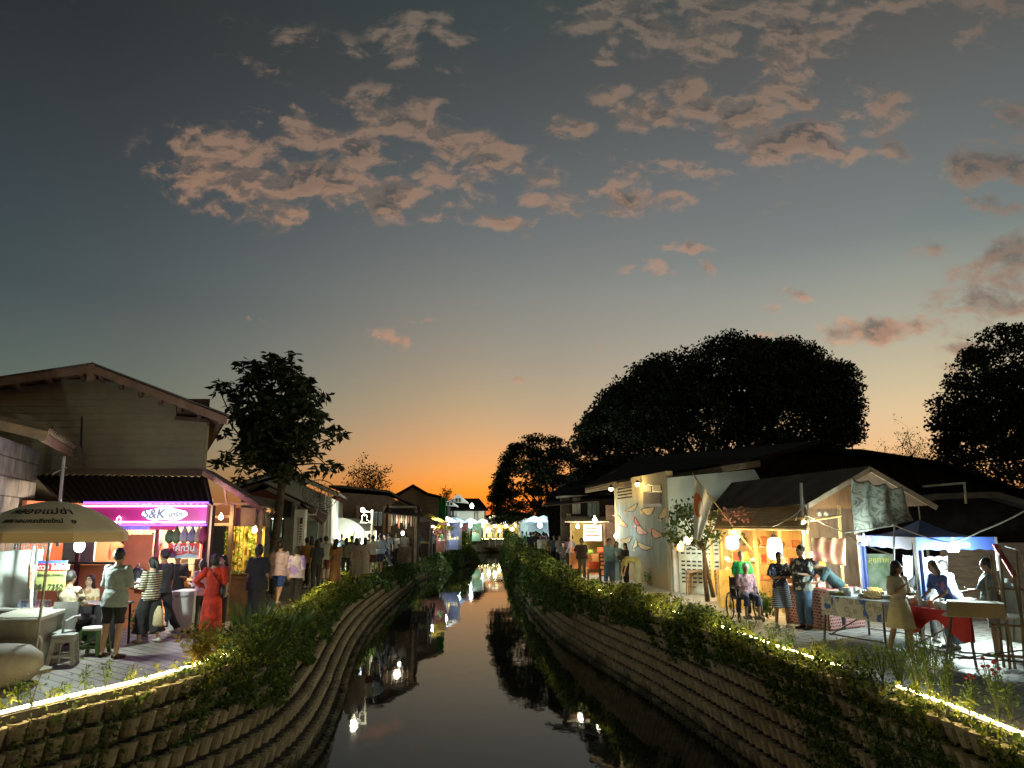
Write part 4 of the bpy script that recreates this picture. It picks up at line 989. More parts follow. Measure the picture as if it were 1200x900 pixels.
# ------------------------------------------------------------------ neon shop
def neon_shop():
 root = thing('drinks_shop', 'orange walled shop open to the street under a magenta neon sign', 'shop', (-8.2, 16, 0))
 XL, XR, YF, YB = -10.2, P(243, 620, 15.8).x, 15.8, 17.7
 w = MB(); w.bbox((XL, YF, 0), (P(137, 660, YF).x, YF + .1, P(100, 662, YF).z)); bw = MB(); bw.bbox((XL, YB, 0), (P(243, 620, YB).x, YB + .1, 2.6)); bw.build('back_wall', mat('peach_wall', (.80, .42, .20), .8, var=.06), root); w.bbox((XL - .1, YF, 0), (XL, YB, 2.6)); sw = MB(); sw.prism([(XR - .0, YF + .2, 0), (P(243, 620, YB).x + .02, YB, 0), (P(243, 620, YB).x + .02, YB, 2.5), (XR, YF + .2, 2.5)], (.05, .03, 0)); sw.build('light_block_wall', m_wood, root); w.build('wall', m_orange, root)  # dark side wall added to keep shop light off the timber stall
 k = MB(); z = P(100, 661, YF).z; k.bbox((XL, YF - .12, z), (P(137, 660, YF).x, YF + .14, z + .045)); k.build('counter_rail', m_black, root)
 c = MB(); corr(c, P(40, 557, 17.95), P(243, 559, 17.95), P(250, 591, 15.3), P(70, 588, 15.3), .022, .16, .012); c.build('awning', m_roofd, root)
 f = MB()
 for x in (95, 186, 242): 
  q = P(x, 620, 15.75); f.bbox((q.x - .04, 15.7, 0), (q.x + .04, 15.78, 2.5))
 f.bbox((XL, 15.65, 2.06), (XR, 15.72, 2.12)); f.build('post', mat('dark_red_post', (.10, .02, .03), .6), root)
 Y = 15.15; a, b = P(95, 613.5, Y), P(243, 591, Y)
 mg = bpy.data.materials.new('magenta_sign'); mg.use_nodes = True; t = NT(mg.node_tree); bs = mg.node_tree.nodes['Principled BSDF']
 bs.inputs['Base Color'].default_value = (.26, .01, .11, 1); bs.inputs['Emission Color'].default_value = (.75, .04, .26, 1); bs.inputs['Emission Strength'].default_value = .13; bs.inputs['Roughness'].default_value = .4
 s = MB(); s.bbox((a.x, Y, a.z), (b.x, Y + .12, b.z)); sign = s.build('sign_board', mg, root)
 tb = MB(); n_ = glow('neon_pink_white', (1.0, .62, 1.0), 6.0)
 tb.tube([(a.x - .02, Y - .03, b.z - .035), (b.x, Y - .03, b.z - .035)], .016, 6); tb.build('neon_glow', n_, sign)
 tb = MB(); tb.tube([(a.x + .45, Y - .03, a.z + .03), (b.x, Y - .03, a.z + .03)], .014, 6); tb.build('neon_glow', n_, sign)
 nb = glow('neon_halo', (.16, .05, 1.0), 5.0)  # violet halo around the tubes, put in as glowing bars
 tb = MB(); tb.bbox((a.x, Y + .0, b.z + .015), (b.x, Y + .06, b.z + .055)); tb.build('neon_glow', nb, sign)
 tb = MB(); tb.bbox((a.x + .5, Y, a.z - .045), (b.x, Y + .06, a.z - .015)); tb.build('neon_glow', nb, sign)
 cen = P(194, 602.5, Y)
 h = MB(); h.prism([(cen.x + math.cos(t_) * .46, Y - .045, cen.z + math.sin(t_) * .13 * (1 + .15 * math.sin(5 * t_))) for t_ in np.linspace(0, 2 * PI, 25)[:-1]][::-1], (0, .02, 0)); h.build('letter_glow', glow('letter_backlight', (1.0, .97, .93), 1.1), sign)
 tx = MB(); text_mb('S&K', .25, (cen.x - .22, Y - .05, cen.z), (1, 0, 0), (0, 0, 1), tx, bold=.006, font_shear=.2); text_mb('มาร์ท', .13, (cen.x + .22, Y - .05, cen.z - .01), (1, 0, 0), (0, 0, 1), tx, bold=.004)
 tx.build('lettering', mat('teal_letters', (.06, .16, .14), .5, var=0), sign)
 bp_ = MB(); q = P(141, 611, Y); pts = [q + Vector(v) for v in ((-.04, -.06, -.05), (-.04, -.06, .06), (.0, -.06, .10), (.04, -.06, .06), (.03, -.06, -.05))]; bp_.tube(pts, .012, 6); bp_.build('neon_glow', n_, sign)
 for x0, x1, c in ((133, 143, (.25, .01, .05)), (143, 175, (.35, .30, .75)), (175, 206, (.60, .06, .12))):
  v = MB(); A, B = P(x0, 621, 15.4), P(x1, 614.5, 15.4); v.grid(lambda u, w_: (A.x + (B.x - A.x) * u, 15.4 + .015 * math.sin(u * 14), B.z + (A.z - B.z) * w_), 14, 2, th=.006); v.build('valance', cloth('val%d' % x0, c), root)
 bd = MB(); A, B = P(72, 658, 15.95), P(109, 634, 15.95); bd.bbox((A.x, 15.95, A.z), (B.x, 15.99, B.z)); bd.bbox((B.x, 15.93, A.z - .02), (B.x + .05, 16.0, B.z + .1)); bd.build('window_board', mat('board_grey', (.34, .36, .34), .5), root)
 sh = MB(); A, B = P(146, 648, 17.5), P(174, 644, 17.5); sh.bbox((A.x, 17.3, A.z), (B.x, 17.68, A.z + .05)); A = P(170, 637, 17.5); sh.bbox((A.x, 17.3, A.z - .02), (P(186, 637, 17.5).x, 17.68, A.z + .03)); sh.build('shelf', m_white, root)
neon_shop()
m_glass = mat('clear_plastic', (.8, .85, .85), .15, var=0, trans=.6)
def goods(name, cat, label, m, pts, shape, group=None, m2=None):
 for i, p in enumerate(pts):
  mb = MB(); o = None
  if shape == 'jar': mb.lathe([(.035, 0), (.04, .01), (.04, .09), (.03, .11)], p, 10); 
  elif shape == 'cup': mb.lathe([(.028, 0), (.04, .11), (.041, .115)], p, 10)
  elif shape == 'ball': mb.ball(Vector(p) + Vector((0, 0, .045)), .045, 10, 8)
  elif shape == 'tray': mb.bbox(Vector(p) + Vector((-.13, -.09, 0)), Vector(p) + Vector((.13, .09, .05)))
  root = thing(name, label, cat, p, group); mb.build('container', m, root)
  if shape in ('jar', 'cup'): l = MB(); l.lathe([(.042, 0), (.042, .014), (.02, .022)], Vector(p) + Vector((0, 0, .112)), 10); l.build('lid', m2 or m_white, root)
def hang(name, cat, label, px, py, Y, col, l=.2, r=.05, group=None):
 p = P(px, py, Y); root = thing(name, label, cat, p, group); s = MB(); s.tube([p + Vector((0, 0, .3)), p], .004, 4); s.build('cord', m_black, root)
 b = MB(); b.lathe([(.01, -l), (r, -l * .8), (r * 1.1, -l * .5), (r * .5, -l * .2), (.01, 0)], p, 8); b.build('charm', mat('charm_%s' % px, col, .7, var=.2), root)
hang('hanging_charm', 'charm', 'dark round pompom charm hanging in the shop behind the grey shirted man', 147, 622, 16.6, (.03, .03, .02), .3, .08)
hang('hanging_charm', 'charm', 'thin dark tassel hanging against the orange shop wall', 156, 622, 16.9, (.05, .01, .01), .28, .02)
hang('hanging_charm', 'charm', 'red tassel hanging against the orange shop wall', 166, 622, 16.9, (.25, .02, .02), .32, .03)
hang('hanging_charm', 'basket', 'round dark green hanging basket beside the shop post', 179, 624, 16.6, (.05, .08, .03), .18, .1)
hang('hanging_charm', 'garland', 'red garland hanging down the shop post', 186, 622, 15.6, (.4, .05, .03), 1.1, .035)
hang('hanging_charm', 'garland', 'small red hanging ornament beside the grey board', 130, 637, 16.9, (.5, .06, .03), .35, .03)
for i, (px, c) in enumerate([(200, (.05, .12, .04)), (208, (.10, .16, .05)), (217, (.30, .32, .30)), (226, (.20, .22, .24)), (234, (.35, .30, .16)), (238, (.35, .04, .10))]):
 hang('hanging_bag', 'goods', ['dark leafy bunch hanging above the red jelly banner', 'green leafy bunch hanging above the red jelly banner', 'pale clear bag hanging above the red jelly banner', 'greyish bag hanging above the red jelly banner', 'straw coloured bundle hanging above the banner end', 'red and pink bundle hanging at the shop corner'][i], px, 616, 15.6, c, .38, .09)
def backpack():
 p = P(163, 681, 15.7); root = thing('backpack', 'black and grey backpack hanging on the orange shop wall', 'backpack', p)
 b = MB(); b.tube([p + Vector((0, -.1, -.15)), p + Vector((0, -.1, 0)), p + Vector((0, -.1, .2)), p + Vector((0, -.1, .27))], [.13, .15, .14, .07], 12, rb=[.07, .09, .08, .05], side=(1, 0, 0)); b.build('body', m_black, root, smooth=True)
 b = MB(); b.tube([p + Vector((0, -.19, -.12)), p + Vector((0, -.2, .04))], [.1, .09], 10, rb=[.03, .03], side=(1, 0, 0)); b.build('pocket', mat('bag_grey', (.12, .12, .13), .7), root)
 b = MB(); b.tube([p + Vector((-.05, -.1, .26)), p + Vector((0, -.08, .36)), p + Vector((.05, -.1, .26))], .012, 6); b.build('handle', m_black, root)
backpack()
w_ = MB(); A = P(137, 735, 15.95); w_.bbox((P(137, 735, 15.95).x, 15.9, 0), (P(172, 735, 15.95).x, 15.98, 1.9)); tag(w_.build('partition', m_orange), 'plain orange upright panel between the counter and the freezer', 'panel')
def freezer():
 a, b = P(198, 737, 15.3), P(229, 692, 15.3); root = thing('chest_freezer', 'white chest freezer standing under the red jelly banner', 'freezer', ((a.x + b.x) / 2, 15.5, 0))
 m = mat('freezer_white', (.62, .64, .62), .35, var=.04); x0, x1 = a.x, b.x; mb = MB(); mb.bbox((x0, 15.25, .06), (x1, 15.85, .72)); mb.build('body', m, root)
 mb = MB(); mb.bbox((x0 - .01, 15.24, .725), (x1 + .01, 15.86, .80)); mb.build('lid', m, root)
 mb = MB(); mb.bbox((x0 + .1, 15.21, .70), (x1 - .1, 15.235, .725)); mb.build('handle', m_metal, root)
 mb = MB(); mb.bbox((x0 + .05, 15.3, 0), (x1 - .05, 15.8, .058)); mb.build('base', m_black, root)
freezer()
def jelly_banner():
 a, b = P(196, 654, 15.1), P(234, 636.5, 15.1); root = thing('hanging_banner', 'red banner with white writing about coke jelly above the chest freezer', 'banner', ((a.x + b.x) / 2, 15.1, a.z))
 mb = MB(); mb.grid(lambda u, v: (a.x + (b.x - a.x) * u, 15.1 + .01 * math.sin(u * 9), b.z + (a.z - b.z) * v), 10, 2, th=.006); sh = mb.build('sheet', mat('banner_red', (.62, .02, .02), .6, var=.05), root)
 W_, H_ = b.x - a.x, b.z - a.z
 mb = MB(); mb.grid(lambda u, v: (a.x + W_ * u, 15.085 + .01 * math.sin(u * 9), a.z + H_ * .25 * (1 - v) + .02 * math.sin(u * 12) * (1 - v)), 14, 1, th=.003); mb.build('ice_print', mat('ice_blue', (.45, .55, .62), .6, col2=(.2, .3, .4), scale=12), sh)
 mb = MB(); mb.ball((b.x - .07, 15.09, a.z + .13), (.08, .012, .07), 10, 6); mb.build('jelly_print', mat('jelly_pink', (.5, .25, .22), .6, col2=(.25, .06, .05), scale=30), sh)
 mb = MB(); text_mb('โค้กวุ้น', .17, (a.x + W_ * .52, 15.075, a.z + H_ * .66), (1, 0, 0), (0, 0, 1), mb, bold=.004); text_mb('4 รสชาติ', .06, (a.x + W_ * .32, 15.075, a.z + H_ * .36), (1, 0, 0), (0, 0, 1), mb); mb.build('lettering', m_white, sh)
jelly_banner()
for i, (px, py) in enumerate([(214, 672), (219, 672), (214, 684), (220, 684)]):
 q = P(px, py, 16.6); mb = MB(); mb.box(q, (.13, .16, .12)); tag(mb.build('carton', mat('carton_amber', (.45, .22, .04), .7, var=.2, scale=20)), ['amber carton on the upper shelf nearer the shop man', 'amber carton at the outer end of the upper shelf', 'amber carton on the lower shelf nearer the shop man', 'amber carton at the outer end of the lower shelf'][i] + ' above the freezer', 'carton')
mb = MB(); q0, q1 = P(208, 735, 16.7), P(232, 655, 16.7)
for z in (q1.z - .12, q1.z - .40, q1.z - .62, q1.z - .84): mb.bbox((q0.x, 16.55, z), (q1.x, 16.9, z + .025))
for x in (q0.x, q1.x - .03): mb.bbox((x, 16.55, 0), (x + .03, 16.9, q1.z))
tag(mb.build('shelf_rack', mat('rack_wood', (.40, .28, .15), .7), None), 'open wooden shelf rack behind the red jelly banner', 'rack')
point_light('shop_light', P(160, 622, 16.6), 110, (1.0, .80, .58), .1); point_light('shop_light', P(210, 624, 16.3), 40, (.95, .92, 1.0), .1)
point_light('neon_spill', P(170, 602, 14.9), 9, (.75, .25, 1.0), .5); point_light('neon_spill', P(235, 600, 14.9), 6, (.65, .2, 1.0), .3)
# ------------------------------------------------------------------ parasol with writing
def parasol():
 c = P(60, 630, 10.9); R0 = 1.03; zt = P(62, 588, 10.9).z; zr = 1.985; root = thing('parasol', 'beige market parasol with dark writing on its canopy over the concrete table', 'parasol', (c.x, 10.9, 0))
 fab = mat('parasol_fabric', (.82, .72, .48), .85, var=.05, scale=3, sheen=.1); cr = mat('parasol_lining', (.60, .64, .52), .8, var=.04)
 def surf(a, t, lift=0):     # t 0 apex .. 1 rim
  k = 8; a8 = (a % (2 * PI / k)) - PI / k; sag = math.cos(PI / k) / math.cos(a8) if abs(a8) < PI / k + .01 else 1
  r = R0 * t * (sag * t + (1 - t)); z = zr + (zt - zr) * (1 - t ** 1.9); return Vector((c.x + math.cos(a) * r * (1 + lift), 10.9 + math.sin(a) * r * (1 + lift), z + lift))
 m = MB(); m.grid(lambda u, v: surf(u * 2 * PI, .02 + .98 * v), 64, 12, th=.008)
 m.f = m.f; can = m.build('canopy', [fab], root, smooth=True)
 va = MB(); va.grid(lambda u, v: surf(u * 2 * PI, 1) * 1.0 + Vector((math.cos(u * 2 * PI) * .012 * v, math.sin(u * 2 * PI) * .012 * v, -.115 * v)), 64, 1, th=.006)
 va.build('valance', pattern('valance_zigzag', (.74, .58, .32), 'stripe', (.60, .44, .22), 14, stretch=(1, 1, 3)), can)
 li = MB(); li.grid(lambda u, v: surf(-u * 2 * PI, .1 + .88 * v) + Vector((0, 0, -.03)), 48, 6); li.build('lining', cr, can)
 lv = MB(); lv.grid(lambda u, v: surf(-u * 2 * PI, .985) + Vector((0, 0, -.135 * v)), 64, 1, th=.004); lv.build('lining', cr, can)
 tx = MB()
 def wrap(t_row, ac, tilt=0):
  def f(x, y, z):
   a = ac + x / (R0 * t_row); t_ = t_row - y / 1.05 * 1.0
   return surf(a, t_, .012 + z)
  return f
 text_mb('คลองแม่ข่า', .21, (0, 0, 0), (1, 0, 0), (0, 0, 1), tx, bend=wrap(.58, -PI / 2 + .27), xs=.85, bold=.003)
 text_mb('เทศบาลนครเชียงใหม่', .105, (0, 0, 0), (1, 0, 0), (0, 0, 1), tx, bend=wrap(.80, -PI / 2 + .22), xs=.9, bold=.002)
 text_mb('๑', .14, (0, 0, 0), (1, 0, 0), (0, 0, 1), tx, bend=wrap(.80, -PI / 2 + .85), bold=.003)
 tx.build('lettering', mat('dark_print', (.05, .04, .03), .8, var=0), can)
 rb = MB()
 for i in range(8):
  a = i * PI / 4; rb.bar(surf(a, .1) + Vector((0, 0, -.05)), surf(a, .98) + Vector((0, 0, -.04)), .012, .018)
 rb.build('ribs', m_metal, root)
 p = MB(); foot = Vector((P(46, 700, 11.3).x, 11.35, 0)); head = Vector((c.x, 10.9, zt - .02)); p.tube([foot.lerp(head, -.0), head], .019, 8); p.build('pole', m_metal, root)
 b = MB(); b.lathe([(.24, 0), (.24, .05), (.06, .09), (.04, .2)], foot, 16); b.build('base', m_conc2, root)
parasol()
def table_left():
 root = thing('table', 'heavy smooth table with curved flaring end panel beneath the beige parasol', 'table', (-7.9, 12, 0))
 a, b, c, d = P(-14, 717, 11.35), P(49, 718, 11.4), P(82, 707, 12.7), P(28, 706.5, 12.7); zt = .76
 for v in (a, b, c, d): v.z = zt
 t = MB(); t.prism([a, b, c, d], (0, 0, -.05)); t.build('tabletop', mat('pale_slats', (.42, .42, .36), .6, col2=(.28, .27, .22), scale=3, stretch=(8, 1, 1)), root)
 prof = [(0, .70), (-.05, .69), (-.055, .60), (-.02, .52), (.06, .47), (.10, .40), (.08, .30), (.02, .2), (-.06, .1), (-.14, 0)]
 s = MB(); dr = (b - a).normalized()
 s.grid(lambda u, v: Vector((a.x, a.y, 0)).lerp(Vector((b.x, b.y, 0)), u) + Vector((0, np.interp(v, np.linspace(0, 1, 10), [p[0] for p in prof]), np.interp(v, np.linspace(0, 1, 10), [p[1] for p in prof]))), 4, 27, th=.05); s.build('end_panel', m_conc2, root, smooth=True)
 s = MB(); e = c - b; s.prism([b + Vector((-.08, .1, -.06)), c + Vector((-.08, -.1, -.06)), c + Vector((-.08, -.1, -.74)), b + Vector((-.08, .25, -.74))], (-.05, 0, 0)); s.build('side_panel', m_conc2, root)
table_left()
def blob_seat():
 c = P(-2, 790, 10.4); root = thing('bench', 'low rounded grey bench with soft bulging sides at the promenade edge', 'bench', (c.x - .1, 10.5, 0)); x, y = c.x - .22, 10.5
 s = MB(); s.tube([(x, y, .0), (x, y, .05), (x, y, .2), (x, y, .35), (x, y, .46), (x, y, .49)], [.42, .55, .66, .64, .5, .3], 28, rb=[.42, .52, .6, .58, .45, .25], side=(1, 0, 0)); s.build('seat', m_conc2, root, smooth=True)
 s = MB(); s.tube([(x - .42, y - .1, .4), (x - .4, y, .55), (x - .42, y, .68)], [.36, .34, .2], 20, rb=[.3, .28, .15], side=(1, 0, 0)); s.build('backrest', m_conc2, root, smooth=True)
blob_seat()
def sq_stool(m, h=.45, w=.34, top=None, rnd=False, slats=False):
 root = thing('stool', 'x', 'stool', (0, 0, 0))
 s = MB()
 if rnd: s.lathe([(w / 2 * .9, h - .05), (w / 2, h - .04), (w / 2, h - .01), (w / 2 * .95, h)], (0, 0, 0), 20)
 else: s.box((0, 0, h - .02), (w * .86, w * .86, .04))
 s.build('seat', top or m, root, local=True)
 for sx in (-1, 1):
  for sy in (-1, 1):
   l = MB(); l.bar((sx * w * .36, sy * w * .36, h - .05), (sx * w * .5, sy * w * .5, 0), .05 if not slats else .035, .05 if not slats else .035); l.build('leg', m, root, local=True)
 st = MB()
 for k in range(4):
  a = [(-1, -1), (1, -1), (1, 1), (-1, 1)][k]; b = [(1, -1), (1, 1), (-1, 1), (-1, -1)][k]
  st.bar((a[0] * w * .45, a[1] * w * .45, h * .32), (b[0] * w * .45, b[1] * w * .45, h * .32), .035); st.bar((a[0] * w * .38, a[1] * w * .38, h - .08), (b[0] * w * .38, b[1] * w * .38, h - .08), .02, .06)
 st.build('stretcher', m, root, local=True); return root
st_g = sq_stool(m_plast); st_g.location = (*G(73, 779)[:2], 0); st_g.rotation_euler.z = .3; st_g['label'] = 'grey plastic stool beside the curved table'
o = place_copy(st_g, (P(48, 760, 12.1).x, 12.0, 0), .1, 'grey plastic stool tucked halfway under the curved table')
st_e = sq_stool(mat('green_plastic', (.05, .11, .035), .45, var=.05), .45, .37, m_white, True); st_e.location = (*G(108, 768)[:2], 0); st_e['label'] = 'green plastic stool with a round white top behind the curved table'
def plastic_chair():
 p = Vector((P(62, 745, 12.2).x, 12.25, 0)); root = thing('chair', 'grey plastic armchair pushed against the curved table', 'chair', p); m = m_plast
 s = MB(); s.box(p + Vector((0, 0, .43)), (.42, .42, .04)); s.build('seat', m, root)
 s = MB(); s.grid(lambda u, v: p + Vector((-.2 + .4 * u, .2 + .08 * v + .05 * (2 * u - 1) ** 2 * -1, .45 + .42 * v)), 6, 4, th=.02); s.build('backrest', m, root)
 for sx in (-1, 1):
  s = MB(); s.tube([p + Vector((sx * .23, -.2, .43)), p + Vector((sx * .25, -.18, .62)), p + Vector((sx * .25, .0, .66)), p + Vector((sx * .24, .22, .66))], .02, 6); s.build('armrest', m, root)
  for sy in (-1, 1): l = MB(); l.bar(p + Vector((sx * .19, sy * .18, .43)), p + Vector((sx * .23, sy * .23, 0)), .04); l.build('leg', m, root)
plastic_chair()
def small_table(label, c, w, d, h, mt, ml, cloth_m=None, drop=.3):
 root = thing('table', label, 'table', (c[0], c[1], 0)); s = MB(); s.bbox((c[0] - w / 2, c[1] - d / 2, h - .03), (c[0] + w / 2, c[1] + d / 2, h)); s.build('tabletop', mt, root)
 for sx in (-1, 1):
  for sy in (-1, 1): l = MB(); l.bar((c[0] + sx * (w / 2 - .05), c[1] + sy * (d / 2 - .05), h - .03), (c[0] + sx * (w / 2 - .03), c[1] + sy * (d / 2 - .03), 0), .03); l.build('leg', ml, root)
 return root
q = P(118, 706, 13.6); small_table('black table between the seated man and the woman in glasses', (q.x - .1, 13.7), 1.0, .6, .74, mat('table_grey', (.25, .26, .3), .5), m_black)
s = MB(); s.grid(lambda u, v: (q.x - .6 + 1.0 * u, 13.38 + .015 * math.sin(u * 25), .735 - .6 * v), 20, 3, th=.01); tag(s.build('tablecloth', m_black), 'black cloth hanging down the front of the fortune teller table', 'tablecloth')
s = MB(); A, B = P(-60, 650, 12.9), P(52, 643, 13.4)
s.grid(lambda u, v: Vector((A.x + (B.x - A.x) * u, A.y + (B.y - A.y) * u + .06 * math.sin(u * 17) * v + .04 * math.sin(u * 31), (A.z + (B.z - A.z) * u) * (1 - v) + .35 * v)), 60, 8, th=.008); tag(s.build('tarp', m_clothw, smooth=True), 'pale sheet hanging like a wall beside the parasol pole', 'tarp')
s = MB(); A, B = P(15, 648, 14.2), P(60, 630, 14.2)
for i in range(15): x = A.x + (B.x - A.x) * i / 14; s.bar((x, 14.2, A.z), (x, 14.2, B.z), .01)
for i in range(6): z = A.z + (B.z - A.z) * i / 5; s.bar((A.x, 14.2, z), (B.x, 14.2, z), .01)
tag(s.build('wire_grid', m_white), 'white wire grid panel against the dark behind the pale sheet', 'grid')
def poster():
 Y = 12.9; a, b = P(41, 692, Y), P(79, 657, Y); root = thing('fortune_poster', 'yellow and red fortune telling poster with a phone number beside the parasol pole', 'poster', ((a.x + b.x) / 2, Y, a.z)); W_, H_ = b.x - a.x, b.z - a.z
 s = MB(); s.bbox((a.x, Y, a.z), (b.x, Y + .02, b.z)); s.build('sheet', mat('poster_yellow', (.55, .55, .16), .7, col2=(.30, .40, .15), scale=7), root)
 s = MB(); s.bbox((a.x, Y - .006, b.z - H_ * .34), (b.x, Y - .002, b.z - H_ * .1)); s.build('title_band', mat('poster_red', (.60, .02, .03), .7, var=0), root)
 s = MB(); s.bbox((a.x, Y - .006, b.z - H_ * .1), (b.x, Y - .002, b.z)); s.build('top_band', mat('poster_blue', (.05, .12, .5), .7, var=0), root)
 s = MB(); text_mb('ดูดวง ไพ่ยิปซี', .115, ((a.x + b.x) / 2, Y - .008, b.z - H_ * .23), (1, 0, 0), (0, 0, 1), s, bold=.002); s.build('lettering', m_white, root)
 s = MB(); text_mb('084 7350', .13, ((a.x + b.x) / 2 - .02, Y - .004, a.z + H_ * .11), (1, 0, 0), (0, 0, 1), s); text_mb('โชคลาภ การงาน', .07, ((a.x + b.x) / 2, Y - .004, a.z + H_ * .52), (1, 0, 0), (0, 0, 1), s); s.build('lettering', mat('ink_dark', (.04, .05, .03), .7, var=0), root)
poster()
s = MB(); s.tube([P(40, 640, 12.6), P(37, 660, 12.6), P(36, 712, 12.6)], [.02, .03, .03], 7); s.tube([P(37, 662, 12.6), P(36, 690, 12.6)], .045, 7, mi=1); tag(s.build('decorated_pole', [m_white, mat('garland_red', (.4, .08, .06), .7, col2=(.5, .45, .3), scale=20)]), 'white pole wound with red garland beside the pale sheet', 'pole')
small_table('low white table of bottles behind the curved table', (P(32, 705, 13.1).x, 13.1), 1.1, .45, .72, m_white, m_metal)
for i, px in enumerate((24, 29, 34, 46, 52, 57)):
 q = P(px, 705, 13.05); q.z = .72; goods('bottle', 'bottle', ['clear bottle at the far end of the low white table', 'blue capped bottle on the low white table', 'third small bottle along the low white table', 'pink capped bottle beside the parasol pole', 'pale bottle beside the parasol pole foot', 'small bottle under the fortune poster'][i], mat('bottle_%d' % i, [(.5, .6, .7), (.3, .4, .7), (.6, .6, .6), (.6, .2, .35), (.6, .65, .6), (.4, .2, .3)][i], .3, var=0), [q], 'jar')
point_light('bulb_light', P(93, 640, 12.6), 80, (.85, 1.0, .90), .06)
def bulb(px, py, Y, col, st, label, r=.05, wire=.3, name='light_bulb', power=None, group=None, rad=.06):
 p = P(px, py, Y); root = thing(name, label, 'light bulb', p, group); s = MB(); s.ball((p.x, p.y, p.z), (r, r, r * 1.25), 12, 8); s.build('bulb', glow('glow_%.2f_%.2f_%d' % (col[1], col[2], st), col, st), root, smooth=True)
 s = MB(); s.lathe([(r * .45, 0), (r * .45, r * .9)], (p.x, p.y, p.z + r * 1.1), 8); s.build('socket', m_white, root)
 if wire: s = MB(); s.tube([(p.x, p.y, p.z + r * 1.9), (p.x, p.y, p.z + wire)], .004, 4); s.build('cord', m_black, root)
 if power: point_light('bulb_light', p + Vector((0, -r * 2.2, -r * 1.0)), power, col, rad)
 return root
bulb(93, 640, 12.9, (.92, 1, .95), 14, 'round white bulb hanging under the parasol in front of the grey board', .085, .25)
# ------------------------------------------------------------------ open timber stall
def timber_stall():
 root = thing('timber_stall', 'open timber stall with a purple lit lean-to roof and yellow vine curtain', 'stall', (-6.7, 18.2, 0))
 hi0, hi1, lo0, lo1 = P(238, 549, 17.0), P(250, 553, 20.5), P(306, 592, 17.0), P(322, 597, 20.5)
 r = MB(); corr(r, hi1, hi0, lo0, lo1, .015, .15, .02); roof = r.build('roof', m_roofb, root)
 b = MB()
 for t in (0, .33, .66, 1): b.bar(hi0.lerp(hi1, t) - Vector((0, 0, .09)), lo0.lerp(lo1, t) - Vector((0, 0, .09)), .05, .09)
 for t in (.1, .5, .95): b.bar(hi0.lerp(lo0, t) - Vector((0, 0, .06)), hi1.lerp(lo1, t) - Vector((0, 0, .06)), .06)
 b.build('rafter', m_tim, roof)
 for x, yt, Y in ((273, 592, 17.2), (298, 600, 20.3), (248, 585, 17.2), (306, 598, 17.4)):
  p = P(x, yt, Y); b = MB(); b.bbox((p.x - .045, Y - .045, 0), (p.x + .045, Y + .045, p.z)); b.build('post', m_tim, root)
 b = MB()
 for y in (591, 606, 615): b.bar(P(244, y, 17.2), P(273 if y > 592 else 302, y - 1, 17.2), .05, .06)
 b.bar(P(262, 565, 17.1), P(266, 592, 17.1), .04); b.build('crossbeam', m_tim, root)
 b = MB(); A, B = P(275, 617, 17.3), P(300, 595, 17.3); b.bbox((A.x, 17.3, A.z), (B.x, 17.33, B.z)); b.build('blind', mat('brown_blind', (.22, .14, .09), .9, col2=(.15, .09, .06), scale=3), root)
 b = MB(); A, B = P(262, 665, 19.6), P(311, 616, 19.6)
 b.grid(lambda u, v: (A.x + (B.x - A.x) * u, 19.6 + .04 * math.sin(u * 60), B.z + (A.z - .2 - B.z) * v), 90, 1, th=.01); b.build('curtain', mat('yellow_curtain', (.70, .48, .10), .8, col2=(.5, .32, .06), scale=14, stretch=(6, 6, .4)), root)
 cen = []
 for px in (266, 271, 281, 293, 297):
  for t in np.linspace(0, 1, 44): q = P(px + 1.5 * math.sin(t * 9 + px), 618 + 46 * t, 19.3); cen.append((q.x + NR.normal() * .04, q.y + NR.normal() * .03, q.z))
 v, q = leaves(np.array(cen), .11, asp=.6, up=-.3); fast_mesh('vines', v, q, leaf_mat('vine_leaf', (.10, .16, .02), (.16, .22, .03)), root)
 b = MB(); b.bbox((P(270, 700, 18.2).x, 18.0, 0), (P(297, 700, 18.2).x, 18.5, .86)); b.bbox((P(268, 700, 18.2).x, 17.95, .862), (P(299, 700, 18.2).x, 18.55, .90)); b.build('counter', m_tim, root)
 b = MB(); A, B = P(300, 617, 17.9), P(315, 600, 17.9); b.grid(lambda u, v: (A.x + (B.x - A.x) * u + .1 * (1 - v) * .6, 17.9 + .03 * math.sin(u * 16), A.z + (B.z - A.z) * v), 12, 3, th=.008); b.build('hung_cloth', mat('marble_cloth', (.5, .48, .42), .8, col2=(.2, .16, .12), scale=6), root)
timber_stall()
bulb(259, 606, 17.0, (1, .78, .40), 14, 'warm bulb on the crossbeam of the purple lit timber stall', .05, .1, power=10)
bulb(298.5, 621, 19.0, (1, .80, .40), 14, 'warm bulb of the pair before the yellow vine curtain, nearer the post', .06, .25, power=45)
bulb(305, 621, 19.0, (1, .80, .40), 14, 'outer warm bulb of the pair before the yellow vine curtain', .06, .25)
point_light('neon_spill', P(262, 580, 16.6), 4, (.8, .25, .9), .2)
for i, (x, y, r) in enumerate([(275, 655, .09), (281, 653, .12), (288, 655, .1), (293, 654, .08)]):
 p = P(x, y, 18.1); p.z = .9; s = MB(); s.lathe([(r * .6, 0), (r, .05), (r * 1.05, .07)], p, 12); root = thing('basket', ['small woven basket at the post end of the timber counter', 'widest basket on the timber counter', 'basket of greens on the timber counter', 'small basket at the outer end of the timber counter'][i], 'basket', p); s.build('bowl', mat('basket_brown', (.25, .16, .07), .9), root)
 cc = np.array(p) + NR.normal(size=(40, 3)) * r * .45; cc[:, 2] = abs(cc[:, 2] - .9) * .7 + .98; v, q = leaves(cc, .07); fast_mesh('greens', v, q, lf_g, root)
